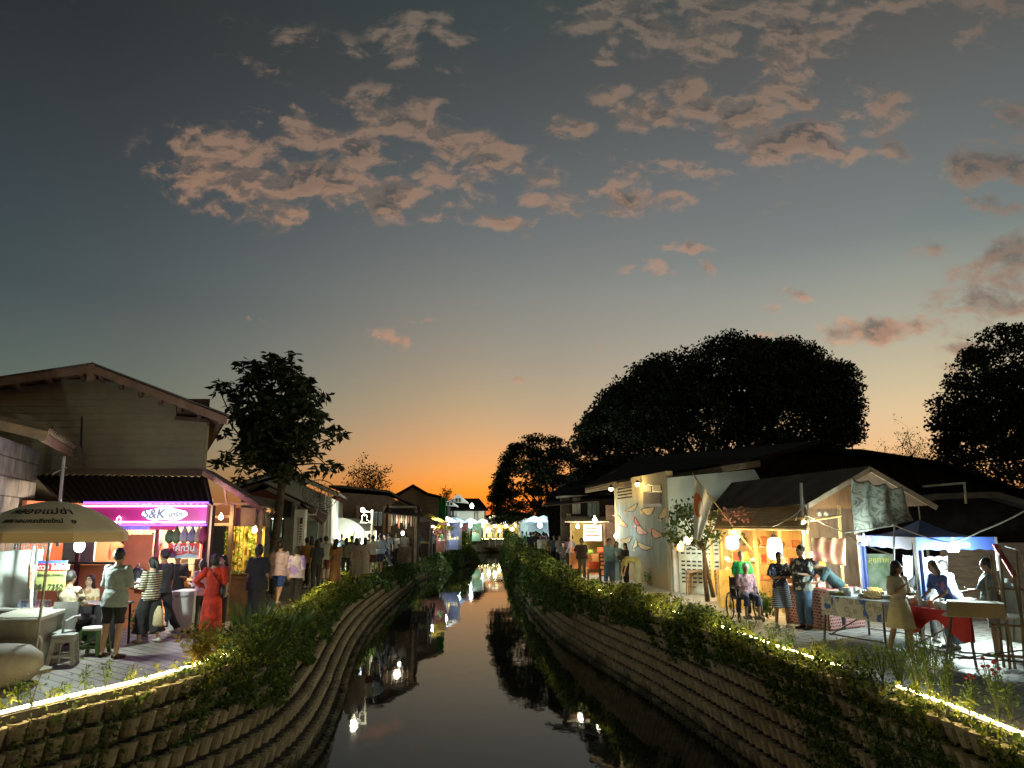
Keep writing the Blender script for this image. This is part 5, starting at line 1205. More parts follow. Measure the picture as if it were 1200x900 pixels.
ws = sq_stool(mat('pale_wood_stool', (.50, .40, .27), .6, var=.1), .72, .34, slats=True); ws.location = (*G(273, 720)[:2], 0); ws['label'] = 'tall pale wooden stool beside the timber stall counter'
s = MB(); q = P(240, 640, 17.4); s.bbox((q.x - .1, 17.4, .9), (q.x + .13, 17.43, P(240, 627, 17.4).z)); tag(s.build('red_board', mat('red_board', (.65, .06, .03), .7, var=.1)), 'upright bright red board at the neon shop corner', 'board')
s = MB(); s.bbox((P(228, 740, 16.2).x, 16.1, 0), (P(240, 740, 16.2).x, 16.4, 1.15)); tag(s.build('side_cabinet', mat('worn_cabinet', (.28, .22, .17), .9, col2=(.12, .09, .07), scale=6, bump=.3)), 'worn narrow cabinet between the freezer and the red dress', 'cabinet')

def potted(label, px, py, Y, r, h):
 p = Vector((P(px, py, Y).x, Y, 0)); root = thing('potted_plant', label, 'plant', p); s = MB(); s.lathe([(r * .7, 0), (r, h), (r * 1.08, h), (r * .9, h * .92)], p, 14); s.build('pot', mat('clay_pot', (.25, .10, .05), .85, var=.2), root)
 c = np.array(p) + NR.normal(size=(90, 3)) * np.array((r, r, r * .7)) + np.array((0, 0, h * 1.7)); v, q = leaves(c, .10, asp=.45, up=.6); fast_mesh('foliage', v, q, lf_b, root)
potted('green potted plant on the ground below the orange panel', 160, 738, 15.4, .10, .16)
potted('second green potted plant close to the chest freezer', 168, 737, 15.5, .09, .15)
for i, (px, py, col) in enumerate([(148, 643, (.6, .55, .4)), (153, 643, (.2, .35, .12)), (158, 643, (.55, .5, .4)), (164, 643, (.4, .1, .05)), (170, 643, (.6, .6, .5)), (174, 636, (.5, .4, .2)), (180, 636, (.55, .55, .5))]):
 q = P(px, py, 17.45); q.z = (P(146, 648, 17.5).z + .052) if i < 5 else (P(170, 637, 17.5).z + .032); s = MB(); s.lathe([(.04, 0), (.06, .06), (.05, .13), (.025, .17)], q, 10)
 tag(s.build('ornament', mat('shelf_ware%d' % i, col, .5, var=.15)), '%s small ornament on the %s white shelf of the orange shop' % (['cream', 'green', 'beige', 'dark red', 'off-white', 'tan', 'pale grey'][i], 'lower' if i < 5 else 'upper'), 'ornament')
# ------------------------------------------------------------------ mural wall house
def wallpt(line, t, z): 
 a, b = line; return Vector((a[0] + (b[0] - a[0]) * t, a[1] + (b[1] - a[1]) * t, z))
def mural_house():
 A, B = (4.41, 32.0), (5.12, 24.7); root = thing('mural_house', 'house with koi fish painted on its weathered blue end wall under two warm lamps', 'house', (5.4, 26, 0))
 d = Vector((B[0] - A[0], B[1] - A[1], 0)).normalized(); n = Vector((-abs(d.y), -d.x if d.y < 0 else d.x, 0)); n = Vector((d.y, -d.x, 0)); n = n if n.x < 0 else -n
 mm = bpy.data.materials.new('weathered_mural_paint'); mm.use_nodes = True; t = NT(mm.node_tree); b = mm.node_tree.nodes['Principled BSDF']; b.inputs['Roughness'].default_value = .85
 tc = t.n('ShaderNodeTexCoord'); sp_ = t.n('ShaderNodeSeparateXYZ', ins={0: tc.outputs['Object']})
 st = t.n('ShaderNodeMapping', ins={'Vector': tc.outputs['Object']}); st.inputs['Scale'].default_value = (3, 3, .35)
 nz = t.n('ShaderNodeTexNoise', ins={'Vector': st.outputs[0], 'Scale': 2.0, 'Detail': 6.0, 'Roughness': .65})
 blue = t.ramp(nz.outputs[0], [(.35, (.11, .16, .17)), (.55, (.20, .25, .25)), (.68, (.32, .32, .25))])
 hz = t.math('ADD', sp_.outputs[2], t.math('MULTIPLY', t.math('SUBTRACT', nz.outputs[0], .5), 1.6))
 c1 = t.mix(t.ramp(hz, [(.9 / 5 + .0, 1), (1.3 / 5, 0)]), blue, (.22, .17, .09)) if False else blue
 lowf = t.n('ShaderNodeMapRange', ins={0: hz, 1: 1.0, 2: .45}); c1 = t.mix(lowf.outputs[0], blue, (.30, .24, .14))
 topf = t.n('ShaderNodeMapRange', ins={0: hz, 1: 2.7, 2: 3.3}); c1 = t.mix(topf.outputs[0], c1, (.38, .31, .16))
 t.link(c1, b.inputs['Base Color'])
 w = MB(); H0, H1 = 3.95, 3.85; a0, b0 = Vector((*A, 0)), Vector((*B, 0))
 w.prism([a0, b0, b0 + Vector((0, 0, H1)), a0 + Vector((0, 0, H0))], -n * .2); wall = w.build('wall', mm, root)
 s = MB()
 for t_ in (0.0, .985): p = wallpt((A, B), t_, 0) + n * .02; s.prism([p - d * .12, p + d * .12, p + d * .12 + Vector((0, 0, 3.85)), p - d * .12 + Vector((0, 0, 3.85))], -n * .12)
 s.build('pillar', mat('cream_paint', (.52, .44, .26), .85, col2=(.35, .28, .16), scale=2), wall)
 s = MB()
 for i in range(9):
  for j in range(5):
   t_ = .06 + .037 * i; z = 3.15 + .125 * j; p = wallpt((A, B), t_, z) + n * .012; s.prism([p, p + d * .2, p + d * .2 + Vector((0, 0, .06)), p + Vector((0, 0, .06))], -n * .008)
 s.build('vent', m_black, wall)
 def rect(px0, py0, px1, py1, lift, m, nm, par, th=.02):
  def hit(px, py):    # ray to the wall plane
   o = Vector((0, 0, CAM_H)); r = P(px, py, 20) - o; k = (a0 - o).dot(n) / r.dot(n); return o + r * k + n * lift
  q = [hit(px0, py0), hit(px1, py0), hit(px1, py1), hit(px0, py1)]; s = MB(); s.prism(q, -n * th); return s.build(nm, m, par)
 def hit(px, py, lift=.0):
  o = Vector((0, 0, CAM_H)); r = P(px, py, 20) - o; k = (a0 - o).dot(n) / r.dot(n); return o + r * k + n * lift
 rect(754, 568, 776, 594, .012, m_black, 'window', wall, .01)
 win = wall.children[-1]
 rect(755, 569, 764, 576, .03, mat('window_cream', (.62, .5, .25), .7), 'pane', win); rect(765.5, 568, 775, 575, .03, mat('window_cream', (.62, .5, .25), .7), 'pane', win); rect(755, 577, 775, 590, .03, m_wood, 'shutter', win)
 def fish(cx, cy, L, ang, c, c2, cr=.32):
  L *= 1.35
  m1 = mat('fish_paint_%d' % int(cx * 10 + cy), c, .8, col2=c2, scale=16); s = MB(); pts = []
  for k in range(20):
   t_ = 2 * PI * k / 20; r_ = 1 + .15 * math.sin(3 * t_); x = math.cos(t_) * L * r_; y = math.sin(t_) * L * cr * r_ + .15 * L * math.cos(t_) ** 2
   pts.append((x, y))
  tail = [(-L * .85, 0), (-L * 1.55, L * .42), (-L * 1.35, 0), (-L * 1.6, -L * .35)]
  ca, sa = math.cos(R(ang)), math.sin(R(ang))
  f = lambda x, y: hit(cx + x * ca - y * sa, cy - (x * sa + y * ca), .004)
  s.add([f(x, y) for x, y in pts], [tuple(range(20))]); s.add([hit(cx + x * ca - y * sa, cy - (x * sa + y * ca), .006) for x, y in tail], [(0, 1, 2, 3)]); s.add([hit(cx + x * .4 * ca - y * .55 * sa + L * .3 * ca, cy - (x * .4 * sa + y * .55 * ca) - L * .3 * sa, .009) for x, y in pts], [tuple(range(20))], 0); s.build('fish_painting', m1, wall)
  s = MB(); o = [hit(cx + x * ca * 1.08 - y * sa * 1.1, cy - (x * sa * 1.08 + y * ca * 1.1), .008) for x, y in pts]; s.tube(o + [o[0]], .014, 4, cap=False); s.build('fish_outline', mat('ink_brown', (.12, .08, .05), .8, var=0), wall)
 gold, pal, red, whi, blk = (.50, .33, .10), (.62, .50, .26), (.62, .05, .03), (.66, .62, .52), (.04, .03, .03)
 fish(728, 612, 6, -50, red, pal); fish(741, 596, 5.5, 30, pal, blk); fish(760, 599, 5, 10, gold, pal, .6); fish(778, 602, 5, 60, gold, pal, .55)
 fish(746, 612, 4, -60, red, (.5, .1, .05)); fish(751, 622, 5.2, -40, red, whi, .5); fish(769, 626, 5.0, -30, red, pal, .6); fish(755, 641, 6.5, -20, gold, pal, .3); fish(735, 633, 4.5, 20, pal, blk, .45); fish(782, 626, 4, 30, gold, pal, .45); fish(745, 638, 4, 70, whi, gold, .35)
 s = MB(); c0, c1_, c2_ = P(782, 560, 24.6), P(884, 550, 24.6), P(884, 568, 24.6)
 s.prism([(c0.x, 24.6, 0), (c1_.x + 2, 24.6, 0), (c1_.x, 24.6, c1_.z), (c0.x, 24.6, c0.z)], (0, .2, 0)); s.build('wall', mat('pale_blue_wall', (.46, .54, .52), .85, col2=(.38, .44, .42), scale=1.2), root)
 s = MB(); s.bbox((P(790, 690, 24.4).x, 24.35, 0), (P(795.5, 690, 24.4).x, 24.5, P(790, 630, 24.4).z)); s.bbox((P(797, 690, 24.4).x, 24.38, 0), (P(799.5, 690, 24.4).x, 24.46, P(790, 630, 24.4).z)); s.build('door_post', m_white, root)
 s = MB(); e0, e1, g0, g1 = P(686, 573, 32.5), P(890, 541, 23.2), P(744, 540, 36), P(960, 520, 28)
 s.slab(g0, g1, e1, e0, .14); roof = s.build('roof', m_tile, root)
 s = MB(); s.bar(e0 - Vector((0, 0, .06)), e1 - Vector((0, 0, .06)), .06, .2); s.bar(P(686, 574, 32.4), P(722, 566, 30), .05, .12); s.build('fascia', mat('fascia_brown', (.20, .15, .09), .8), roof)
 s = MB(); s.bar(P(690, 571, 33), P(720, 552, 33), .05); s.bar(P(720, 552, 33), P(745, 573, 33), .05); s.build('bargeboard', m_wood, roof)
 for px, py, Y, l in ((716, 573, 29.2, 'warm lamp under the mural house eave at the corner'), (747, 567.5, 27.8, 'warm lamp under the eave above the koi painting')):
  p = P(px, py, Y); r_ = thing('eave_lamp', l, 'lamp', p); s = MB(); s.ball(p, .085, 12, 8); s.build('bulb', glow('warm_lamp', (1, .72, .32), 16), r_, smooth=True); s = MB(); s.lathe([(.12, .05), (.06, .12), (.03, .16)], p, 12); s.build('shade', m_black, r_)
  point_light('eave_light', p + Vector((-.05, -.12, -.1)) + n * .25, 17, (1, .72, .30), .08)
mural_house()
point_light('stall_light', P(800, 640, 22.8), 26, (.80, 1.0, .92), .15)
# ------------------------------------------------------------------ small stucco house and its bright food stall further along
def stucco_house():
 root = thing('stucco_house', 'small stucco house with a rough pillar behind the bright food stall', 'house', (4.5, 37, 0)); Y = 37
 s = MB(); a, b = P(658, 640, Y), P(667, 581, Y); s.bbox((a.x, Y, 0), (b.x, Y + .5, b.z)); s.build('pillar', mat('rough_render', (.30, .25, .18), .95, col2=(.16, .13, .09), scale=2.5, bump=.6), root)
 s = MB(); s.bbox((b.x, Y + 1.6, 0), (P(724, 600, Y).x, Y + 1.8, b.z - .1)); s.bbox((P(710, 600, 33).x, 33, 0), (P(724, 600, 33).x, 33.1, P(710, 592, 33).z)); s.build('wall', m_wood, root)
 s = MB(); s.slab(P(660, 572, 39), P(722, 560, 36), P(716, 580, 34.5), P(645, 581, 36.5), .12); roof = s.build('roof', m_tile, root)
 s = MB(); s.bar(P(652, 583, 36.4), P(690, 579, 35.5), .06, .1); s.build('fascia', m_white, roof)
 s = MB(); s.slab(P(640, 590, 36), P(700, 585, 35), P(700, 588, 34), P(635, 594, 35), .05); s.build('lean_to', m_roofd, root)
stucco_house()
for i, (x0, x1, y0, y1, c) in enumerate([(671, 680, 583, 602, (.30, .33, .28)), (689, 702, 588, 610, (.22, .30, .28)), (664, 669, 602, 612, (.3, .22, .15))]):
 A, B = P(x0, y1, 35), P(x1, y0, 35); s = MB(); s.grid(lambda u, v: (A.x + (B.x - A.x) * u, 35 + .06 * math.sin(u * 15 + i), A.z + (B.z - A.z) * v), 14, 2, th=.01)
 tag(s.build('hung_cloth', cloth('hung%d' % i, c)), ['grey cloth hanging beside the rough pillar', 'wider grey blue cloth hanging above the bright food stall', 'small brown cloth hanging low on the rough pillar'][i], 'cloth')
def food_stall():
 Y = 33.0; root = thing('food_stall', 'bright yellow and white food stall with a menu board beside the mural house', 'stall', (P(688, 650, Y).x, Y, 0)); W_ = lambda x, y, d=0: P(x, y, Y + d)
 s = MB(); a, b = W_(671, 652, 1.2), W_(712, 622, 1.2); s.bbox((a.x, Y + 1.2, .4), (b.x, Y + 1.25, b.z + .55)); s.build('back_wall', mat('stall_yellow', (.70, .52, .14), .8, var=.1), root)
 s = MB(); a, b = W_(684, 634), W_(705, 615); s.bbox((a.x, Y, a.z), (b.x, Y + .03, b.z)); bd = s.build('menu_board', m_white, root)
 s = MB()
 for k in range(3): s.bbox((a.x + .1, Y - .008, b.z - .18 - .16 * k), (b.x - .1 - .15 * (k % 2), Y - .003, b.z - .11 - .16 * k))
 s.build('menu_lines', mat('menu_red', (.6, .1, .08), .7, var=0), bd)
 s = MB(); s.bbox((W_(668, 650).x, Y - .1, 0), (W_(708, 650).x, Y + .4, .85)); s.build('counter', mat('stall_red', (.55, .10, .05), .8, col2=(.5, .3, .08), scale=5), root)
 s = MB()
 for x in (669, 708): q = W_(x, 612); s.bbox((q.x - .04, Y, 0), (q.x + .04, Y + .08, q.z))
 s.bbox((W_(668, 612).x, Y, W_(668, 613).z), (W_(709, 612).x, Y + .08, W_(668, 613).z + .07)); s.build('post', m_tim, root)
 s = MB(); s.slab(W_(664, 606, 1.4), W_(712, 606, 1.4), W_(714, 612, -.4), W_(662, 612, -.4), .03); s.build('awning', mat('stall_awning', (.45, .40, .28), .8), root)
food_stall()
for px, py, l in ((697, 610, 'brightest white lamp over the food stall menu board'), (677, 617, 'white lamp at the pillar side of the food stall'), (703, 620, 'small white lamp at the street end of the food stall')):
 bulb(px, py, 32.4, (1, .97, .85), 22, l, .10 if px == 697 else .07, .2)
point_light('stall_light', P(697, 614, 31.8), 60, (1, .90, .66), .15); point_light('stall_light', P(678, 622, 31.8), 40, (1, .92, .7), .15)
bulb(722, 628, 29.3, (.75, 1, .98), 16, 'small cyan white lamp at the foot of the mural wall', .08, .2, power=6)
def basin():
 p = G(696, 668); p = Vector((P(696, 660, 29.5).x, 29.5, 0)); root = thing('tub_stand', 'big red orange plastic tub on a low stand beside the food stall', 'tub', p)
 s = MB(); s.lathe([(.20, .42), (.27, .55), (.30, .68), (.31, .69), (.26, .56), (.19, .45)], p, 18); s.build('tub', mat('tub_red', (.75, .09, .03), .4, var=.03), root)
 s = MB(); s.bbox(p + Vector((-.24, -.2, .30)), p + Vector((.24, .2, .42))); s.build('shelf', m_tim, root)
 for sx in (-1, 1):
  for sy in (-1, 1): l = MB(); l.bar(p + Vector((sx * .22, sy * .18, .3)), p + Vector((sx * .24, sy * .2, 0)), .04); l.build('leg', m_tim, root)
basin()
for i, (px, py, c, sz) in enumerate([(676, 641, (.7, .12, .03), .2), (706, 647, (.7, .10, .03), .22), (691, 640, (.35, .55, .06), .14), (688, 646, (.6, .5, .1), .12)]):
 q = P(px, py, 32.6); q.z = .86; s = MB(); s.lathe([(sz * .6, 0), (sz, sz * .5), (sz * 1.02, sz * 1.3), (sz * .9, sz * 1.32), (sz * .55, .02)], q, 14); tag(s.build('bucket', mat('bucket_%d' % i, c, .5, var=.04)), ['red bucket at the pillar end of the food stall counter', 'tall red bucket at the street end of the food stall counter', 'lime green bowl on the food stall counter', 'yellow bowl on the food stall counter'][i], 'bucket')
dc = Vector((P(711, 690, 28.6).x, 28.9, 0)); root = thing('chair', 'dark wooden slatted chair beside the teal shirted pair', 'chair', dc)
s = MB(); s.bbox(dc + Vector((-.2, -.2, .42)), dc + Vector((.2, .2, .46))); s.build('seat', m_wood, root)
for sx in (-1, 1):
 for sy in (-1, 1): l = MB(); l.bbox(dc + Vector((sx * .19 - .02, sy * .19 - .02, 0)), dc + Vector((sx * .19 + .02, sy * .19 + .02, .42 if sy < 0 else 1.0))); l.build('leg', m_wood, root)
s = MB()
for z in (.56, .7, .84, .96): s.bbox(dc + Vector((-.18, .18, z)), dc + Vector((.18, .2, z + .06)))
s.bbox(dc + Vector((-.19, -.2, .2)), dc + Vector((.19, -.18, .25))); s.build('backrest', m_wood, root)
# ------------------------------------------------------------------ brown roofed bamboo stall
m_bam = mat('bamboo', (.55, .38, .15), .6, col2=(.36, .24, .09), scale=5, bump=.15, stretch=(1, 1, .3))
m_bamd = mat('old_bamboo', (.22, .16, .09), .75, col2=(.10, .07, .04), scale=5)
def bamboo_stall():
 root = thing('bamboo_stall', 'warm lit bamboo stall under a brown corrugated gable roof behind the flag', 'stall', (7.2, 20, 0))
 nl, pk, nr = P(944, 591, 16.5), P(1019, 547, 16.5), P(1097, 592, 16.5); fl, fp = P(831, 599, 22.9), P(858, 566, 23.5); fr = nr + (fp - pk) + Vector((1.0, 0, 0))
 r = MB(); corr(r, fp + Vector((0, 0, .0)), pk, nl, fl, .022, .15, .012); corr(r, pk, fp, fr, nr, .022, .15, .012); roof = r.build('roof', m_roofb, root)
 r = MB(); r.bar(nl - Vector((0, .02, .06)), pk - Vector((0, .02, .06)), .04, .10); r.bar(pk - Vector((0, .02, .06)), nr - Vector((0, .02, .06)), .04, .10); r.build('bargeboard', mat('pale_edge', (.40, .34, .26), .7), roof)
 g = MB(); zg = P(960, 596, 16.9).z; x0, x1 = P(946, 600, 16.8).x, P(998, 600, 16.8).x
 g.prism([(x0, 16.8, zg), (x1, 16.8, zg), (x1, 16.8, zg + .62), (x0, 16.8, zg + .08)], (0, .03, 0)); g.build('gable_board', mat('orange_board', (.30, .14, .05), .85, col2=(.12, .07, .04), scale=5, stretch=(4, 4, .4)), root)
 f = MB(); ys = (17.0, 18.9, 20.8, 22.6)
 side = lambda Y: 6.62 + (22.9 - Y) * .0 + .0
 for Y, px in ((22.6, 832), (21.4, 843), (19.9, 884), (18.7, 912), (17.2, 944)):
  q = P(px, 610, Y); f.tube([(q.x, Y, 0), (q.x, Y, 2.55)], .05, 7)
 f.build('post', m_bam, root)
 b = MB(); A, B = P(846, 700, 23.3), P(985, 700, 18.6); b.prism([(A.x, 23.3, 0), (B.x + .4, 18.4, 0), (B.x + .4, 18.4, 2.6), (A.x, 23.3, 2.6)], (.03, .06, 0))
 back = b.build('back_wall', mat('bamboo_boards', (.58, .36, .12), .75, col2=(.34, .20, .07), scale=3, stretch=(5, 5, .5), bump=.3), root)
 w = MB(); wa, wb = P(797, 700, 24.2), P(846, 700, 23.4); w.prism([(wa.x, 24.2, 0), (wb.x, 23.4, 0), (wb.x, 23.4, 2.3), (wa.x, 24.2, 2.3)], (0, .05, 0)); w.build('vent_wall', mat('pale_vent_wall', (.52, .56, .50), .8), root)
 w = MB()
 for j in range(11):
  for i in range(7):
   if j == 6: continue
   t0 = .06 + .135 * i; p0 = wa.lerp(wb, t0); p1 = wa.lerp(wb, t0 + .09); z = .32 + j * .125; Y0, Y1 = 24.2 - .8 * t0, 24.2 - .8 * (t0 + .09)
   w.add([(p0.x, Y0 - .03, z), (p1.x, Y1 - .03, z), (p1.x, Y1 - .03, z + .05), (p0.x, Y0 - .03, z + .05)], [(0, 1, 2, 3)])
 w.build('vent_slots', m_black, back)
 a = MB(); p0, p1, p2, p3 = P(843, 597, 21.3), P(945, 593, 17.3), P(947, 617, 16.0), P(838, 617, 20.2)
 for i in range(26):
  t_ = i / 25; a.tube([p0.lerp(p3, t_) + Vector((0, 0, .01 * math.sin(i * 3))), p1.lerp(p2, t_)], .024, 6)
 aw = a.build('awning', m_bam, root)
 a = MB(); a.tube([p3 - Vector((0, 0, .05)), p2 - Vector((0, 0, .05))], .04, 7); a.tube([P(862, 617, 19.6), P(944, 606, 16.2)], .035, 7); a.build('awning_beam', m_bam, aw)
 d = MB(); d.bbox((P(840, 700, 21.6).x, 21.5, 0), (P(856, 700, 21.6).x, 21.55, .85)); d.bbox((P(850, 700, 19.4).x, 19.9, 0), (P(886, 700, 19.4).x, 19.95, .95)); d.build('partition', mat('yellow_board', (.58, .40, .12), .8, var=.15), root)
 d = MB()
 for z in (.62, 1.05, 1.5, 1.95): d.prism([(P(850, 640, 22.2).x, 22.2, z), (P(950, 640, 18.9).x, 18.9, z), (P(950, 640, 18.9).x, 18.6, z), (P(850, 640, 22.2).x, 21.9, z)], (0, 0, .03))
 d.build('shelf', m_tim, root)
bamboo_stall()
_rs = random.Random(21)
kinds = ['wooden', 'yellow', 'red', 'pale', 'dark', 'orange']; cols = [(.35, .2, .08), (.65, .45, .08), (.5, .08, .05), (.6, .52, .38), (.06, .05, .04), (.6, .25, .06)]
shelfn = {.65: 'lowest', 1.08: 'second', 1.53: 'third', 1.98: 'top'}
for zi, z in enumerate((.65, 1.08, 1.53, 1.98)):
 for k in range(9):
  t_ = (k + _rs.uniform(.1, .6)) / 9; x = P(850, 640, 22.1).x * (1 - t_) + P(950, 640, 18.8).x * t_; Y = 22.05 - 3.3 * t_; c = (k * 2 + zi * 3) % 6; s = MB(); h_ = _rs.uniform(.12, .3); w_ = _rs.uniform(.07, .14)
  if k % 3 == 0: s.lathe([(w_ * .6, 0), (w_, h_ * .4), (w_ * .8, h_ * .8), (w_ * .3, h_)], (x, Y, z + .004), 10); nm = 'vase'
  elif k % 3 == 1: s.box((x, Y, z + h_ / 2 + .004), (w_ * 2, .05, h_), rx=-.12); s.box((x, Y - .035, z + h_ / 2 + .004), (w_ * 1.5, .01, h_ * .75), rx=-.12, mi=1); nm = 'picture_frame'
  else: s.ball((x, Y, z + w_ + .002), w_, 10, 8); s.ball((x, Y, z + w_ * 2.3), w_ * .6, 8, 6); nm = 'figurine'
  ord_ = ['first', 'second', 'third', 'fourth', 'fifth', 'sixth', 'seventh', 'eighth', 'ninth'][k]
  tag(s.build(nm, [mat('ware_' + kinds[c], cols[c], .6, var=.2, scale=20), mat('ware_' + kinds[(c + 3) % 6], cols[(c + 3) % 6], .6, var=.2, scale=20)]), '%s %s on the %s shelf of the bamboo stall, %s from the flag' % (kinds[c], nm.replace('_', ' '), shelfn[z], ord_), nm.replace('_', ' '), 'small wares on the bamboo stall shelves')
def lantern(px, py, Y, r, h, label, m, power, col):
 p = P(px, py, Y); root = thing('lantern', label, 'lantern', p)
 s = MB(); s.lathe([(r * .55, -h / 2), (r * .92, -h * .38), (r, -h * .1), (r, h * .15), (r * .9, h * .38), (r * .5, h / 2)], p, 18); s.build('paper_shade', m, root, smooth=True)
 s = MB(); s.lathe([(r * .5, h / 2), (r * .5, h / 2 + .04)], p, 12); s.lathe([(r * .55, -h / 2 - .03), (r * .55, -h / 2)], p, 12); s.build('rim', m_wood, root)
 s = MB(); s.tube([p + Vector((0, 0, h / 2)), p + Vector((0, 0, h / 2 + .35))], .006, 4); s.build('cord', m_black, root)
 point_light('lantern_light', p + Vector((-.1, -r * 1.6, -.1)), power, col, .12); return root
lw = glow('lantern_white', (1, .93, .74), 2.6); ly = glow('lantern_yellow', (1, .78, .25), 2.6)
lantern(908, 643, 17.6, .17, .50, 'big white paper lantern hanging behind the woman in the patterned dress', lw, 22, (1, .8, .45))
lantern(858, 636, 19.2, .16, .34, 'bright white paper lantern above the green shirted woman', glow('lantern_white2', (1, .95, .72), 4.5), 22, (1, .8, .42))
lantern(861, 625, 19.6, .15, .28, 'yellow paper lantern just above the bright white one', ly, 8, (1, .75, .35))
lantern(807, 633, 22.6, .14, .25, 'pale lantern hanging under the small glossy tree', lw, 10, (1, .85, .55))
lantern(797, 640, 23.2, .11, .3, 'orange lantern hanging beside the pale doorway post', glow('lantern_orange', (1, .5, .12), 1.6), 5, (1, .6, .25))
for px, py, Y, pw in ((870, 640, 20.5, 40), (925, 622, 17.9, 36), (895, 665, 19.4, 22), (845, 660, 21.8, 26)): point_light('stall_light', P(px, py, Y), pw, (1, .70, .28), .15)
bulb(942.5, 614, 16.3, (1, .85, .45), 16, 'warm bulb on the metal pole where the cables meet', .06, .12, power=26)
bulb(954, 652, 16.5, (.80, 1, .95), 22, 'glaring white lamp beside the floral shirted man', .09, .25, power=65)
def metal_pole():
 s = MB(); Y = 16.4; s.tube([(P(940, 700, Y).x, Y, 0), P(940, 600, Y), P(938.5, 566, Y)], .035, 8); s.tube([P(947, 590, Y), P(946, 625, Y)], .02, 7); s.tube([P(932, 610, Y), P(941, 583, Y), P(950, 612, Y)], .012, 5); tag(s.build('pole', m_metal), 'upright grey metal pole carrying the cables at the stall corner', 'pole')
metal_pole()
s = MB(); s.tube([(P(982, 700, 16).x + .1, 16, 0), P(983, 592, 16)], .035, 8); s.tube([P(986, 604, 15.9), P(950, 610, 16.2)], .025, 7); tag(s.build('bamboo_pole', m_bam), 'bamboo pole with a cross stick between stall and grey cloth', 'pole')
def flag():
 Y0, Y1 = 19.6, 19.0; root = thing('flag', 'white flag with an orange red disc hanging from a slanted bamboo pole', 'flag', P(840, 700, 19.5))
 p = MB(); a, b = P(811, 554, Y0), P(884, 648, Y1); p.tube([a, a.lerp(b, .5) + Vector((0, 0, -.02)), b], [.014, .018, .022], 7); p.build('flagpole', m_bam, root)
 A, B, Cc, D = P(813, 557, Y0), P(836, 585, Y0 - .2), P(820, 634, Y0 - .15), P(814, 632, Y0); E_ = P(829, 606, Y0 - .2)
 fl = MB()
 def f(u, v):      # v down the hoist, u out along the pole
  top = A.lerp(B, u); bot = D.lerp(Cc, u); bow = (E_ - (B + Cc) / 2) * (u * math.sin(PI * v)); q = top.lerp(bot, v) + bow * .5; q.y += .07 * math.sin(u * 9 + v * 2) * (1 - .3 * v); return q
 fl.grid(f, 24, 30, th=.006); m = bpy.data.materials.new('flag_cloth'); m.use_nodes = True; t = NT(m.node_tree); bs = m.node_tree.nodes['Principled BSDF']; bs.inputs['Base Color'].default_value = (.66, .62, .52, 1); bs.inputs['Roughness'].default_value = .9
 sh = fl.build('cloth', m, root, smooth=True)
 dd = MB(); n_ = 20; c0 = (.25, .42)
 vs = [f(*c0) + Vector((0, -.02, 0))] + [f(c0[0] + .32 * math.cos(t_) * (1 if math.cos(t_) > 0 else .75), c0[1] + .2 * math.sin(t_)) + Vector((0, -.02, 0)) for t_ in np.linspace(0, 2 * PI, n_, endpoint=False)]
 dd.add(vs, [(0, 1 + (k + 1) % n_, 1 + k) for k in range(n_)]); dd.build('disc', mat('flag_disc', (.72, .16, .03), .9, var=0), sh)
flag()
s = MB(); A, B = P(865, 601, 18.6), P(882, 590, 18.2)
for i in range(42):
 q = P(_rs.uniform(845, 884), _rs.uniform(594, 612), 18.4); s.box(q, (.06, .02, .05), rz=_rs.uniform(0, 3), rx=_rs.uniform(-1, 1))
s.tube([P(843, 603, 18.5), P(884, 600, 18.3)], .01, 4); tag(s.build('flower_garland', mat('garland_maroon', (.30, .05, .05), .8, col2=(.4, .2, .12), scale=14)), 'dark red paper flower garland above the bamboo awning', 'garland')
for i, (px, py, Y) in enumerate([(803, 692, 24.3), (813, 695, 23.6)]):
 c = sq_stool(m_tim, .62, .36, slats=True) if i == 0 else place_copy(c0_, (0, 0, 0), .2)
 if i == 0: c0_ = c
 g_ = P(px, py, Y); c.location = (G(px, py).x, G(px, py).y, 0); c['label'] = ['wooden bar stool nearer the mural wall', 'wooden bar stool nearer the leaning tree trunks'][i]
small_table('low wooden table behind the two bar stools', (P(818, 690, 24).x, 23.6), .9, .4, .72, m_tim, m_tim)
s = MB(); q = P(878, 700, 20.0); root = thing('bar_chair', 'tall orange backed bamboo chair behind the wheelchair', 'chair', (q.x - .35, 19.3, 0)); x, y = q.x - .35, 19.3
s.bbox((x - .2, y - .2, .68), (x + .2, y + .2, .72)); s.build('seat', mat('seat_orange', (.5, .2, .06), .7), root)
s = MB(); s.bbox((x - .2, y + .18, .74), (x + .2, y + .21, 1.1)); s.build('backrest', mat('seat_orange', (.5, .2, .06), .7), root)
for sx in (-1, 1):
 for sy in (-1, 1): l = MB(); l.tube([(x + sx * .18, y + sy * .18, .70), (x + sx * .23, y + sy * .22, 0)], .022, 6); l.build('leg', m_bam, root)
s = MB()
for z in (.2, .42): s.tube([(x - .22, y - .22, z), (x + .22, y - .22, z)], .016, 5); s.tube([(x - .22, y + .22, z), (x + .22, y + .22, z)], .016, 5)
s.build('rung', m_bam, root)
def sag_sheet(name, label, cat, A, B, Cc, D, m, nu=40, nv=16, amp=.06, k=4, seed=0):
 s = MB(); s.grid(lambda u, v: A.lerp(B, u).lerp(D.lerp(Cc, u), v) + Vector((0, amp * math.sin(u * PI * k * 2 + seed) * (.3 + .7 * v) + amp * .6 * math.sin(u * 17 + v * 5), -amp * .9 * math.sin(u * PI * 3) ** 2 * (1 - v))), nu, nv, th=.008); return tag(s.build(name, m, smooth=True), label, cat)
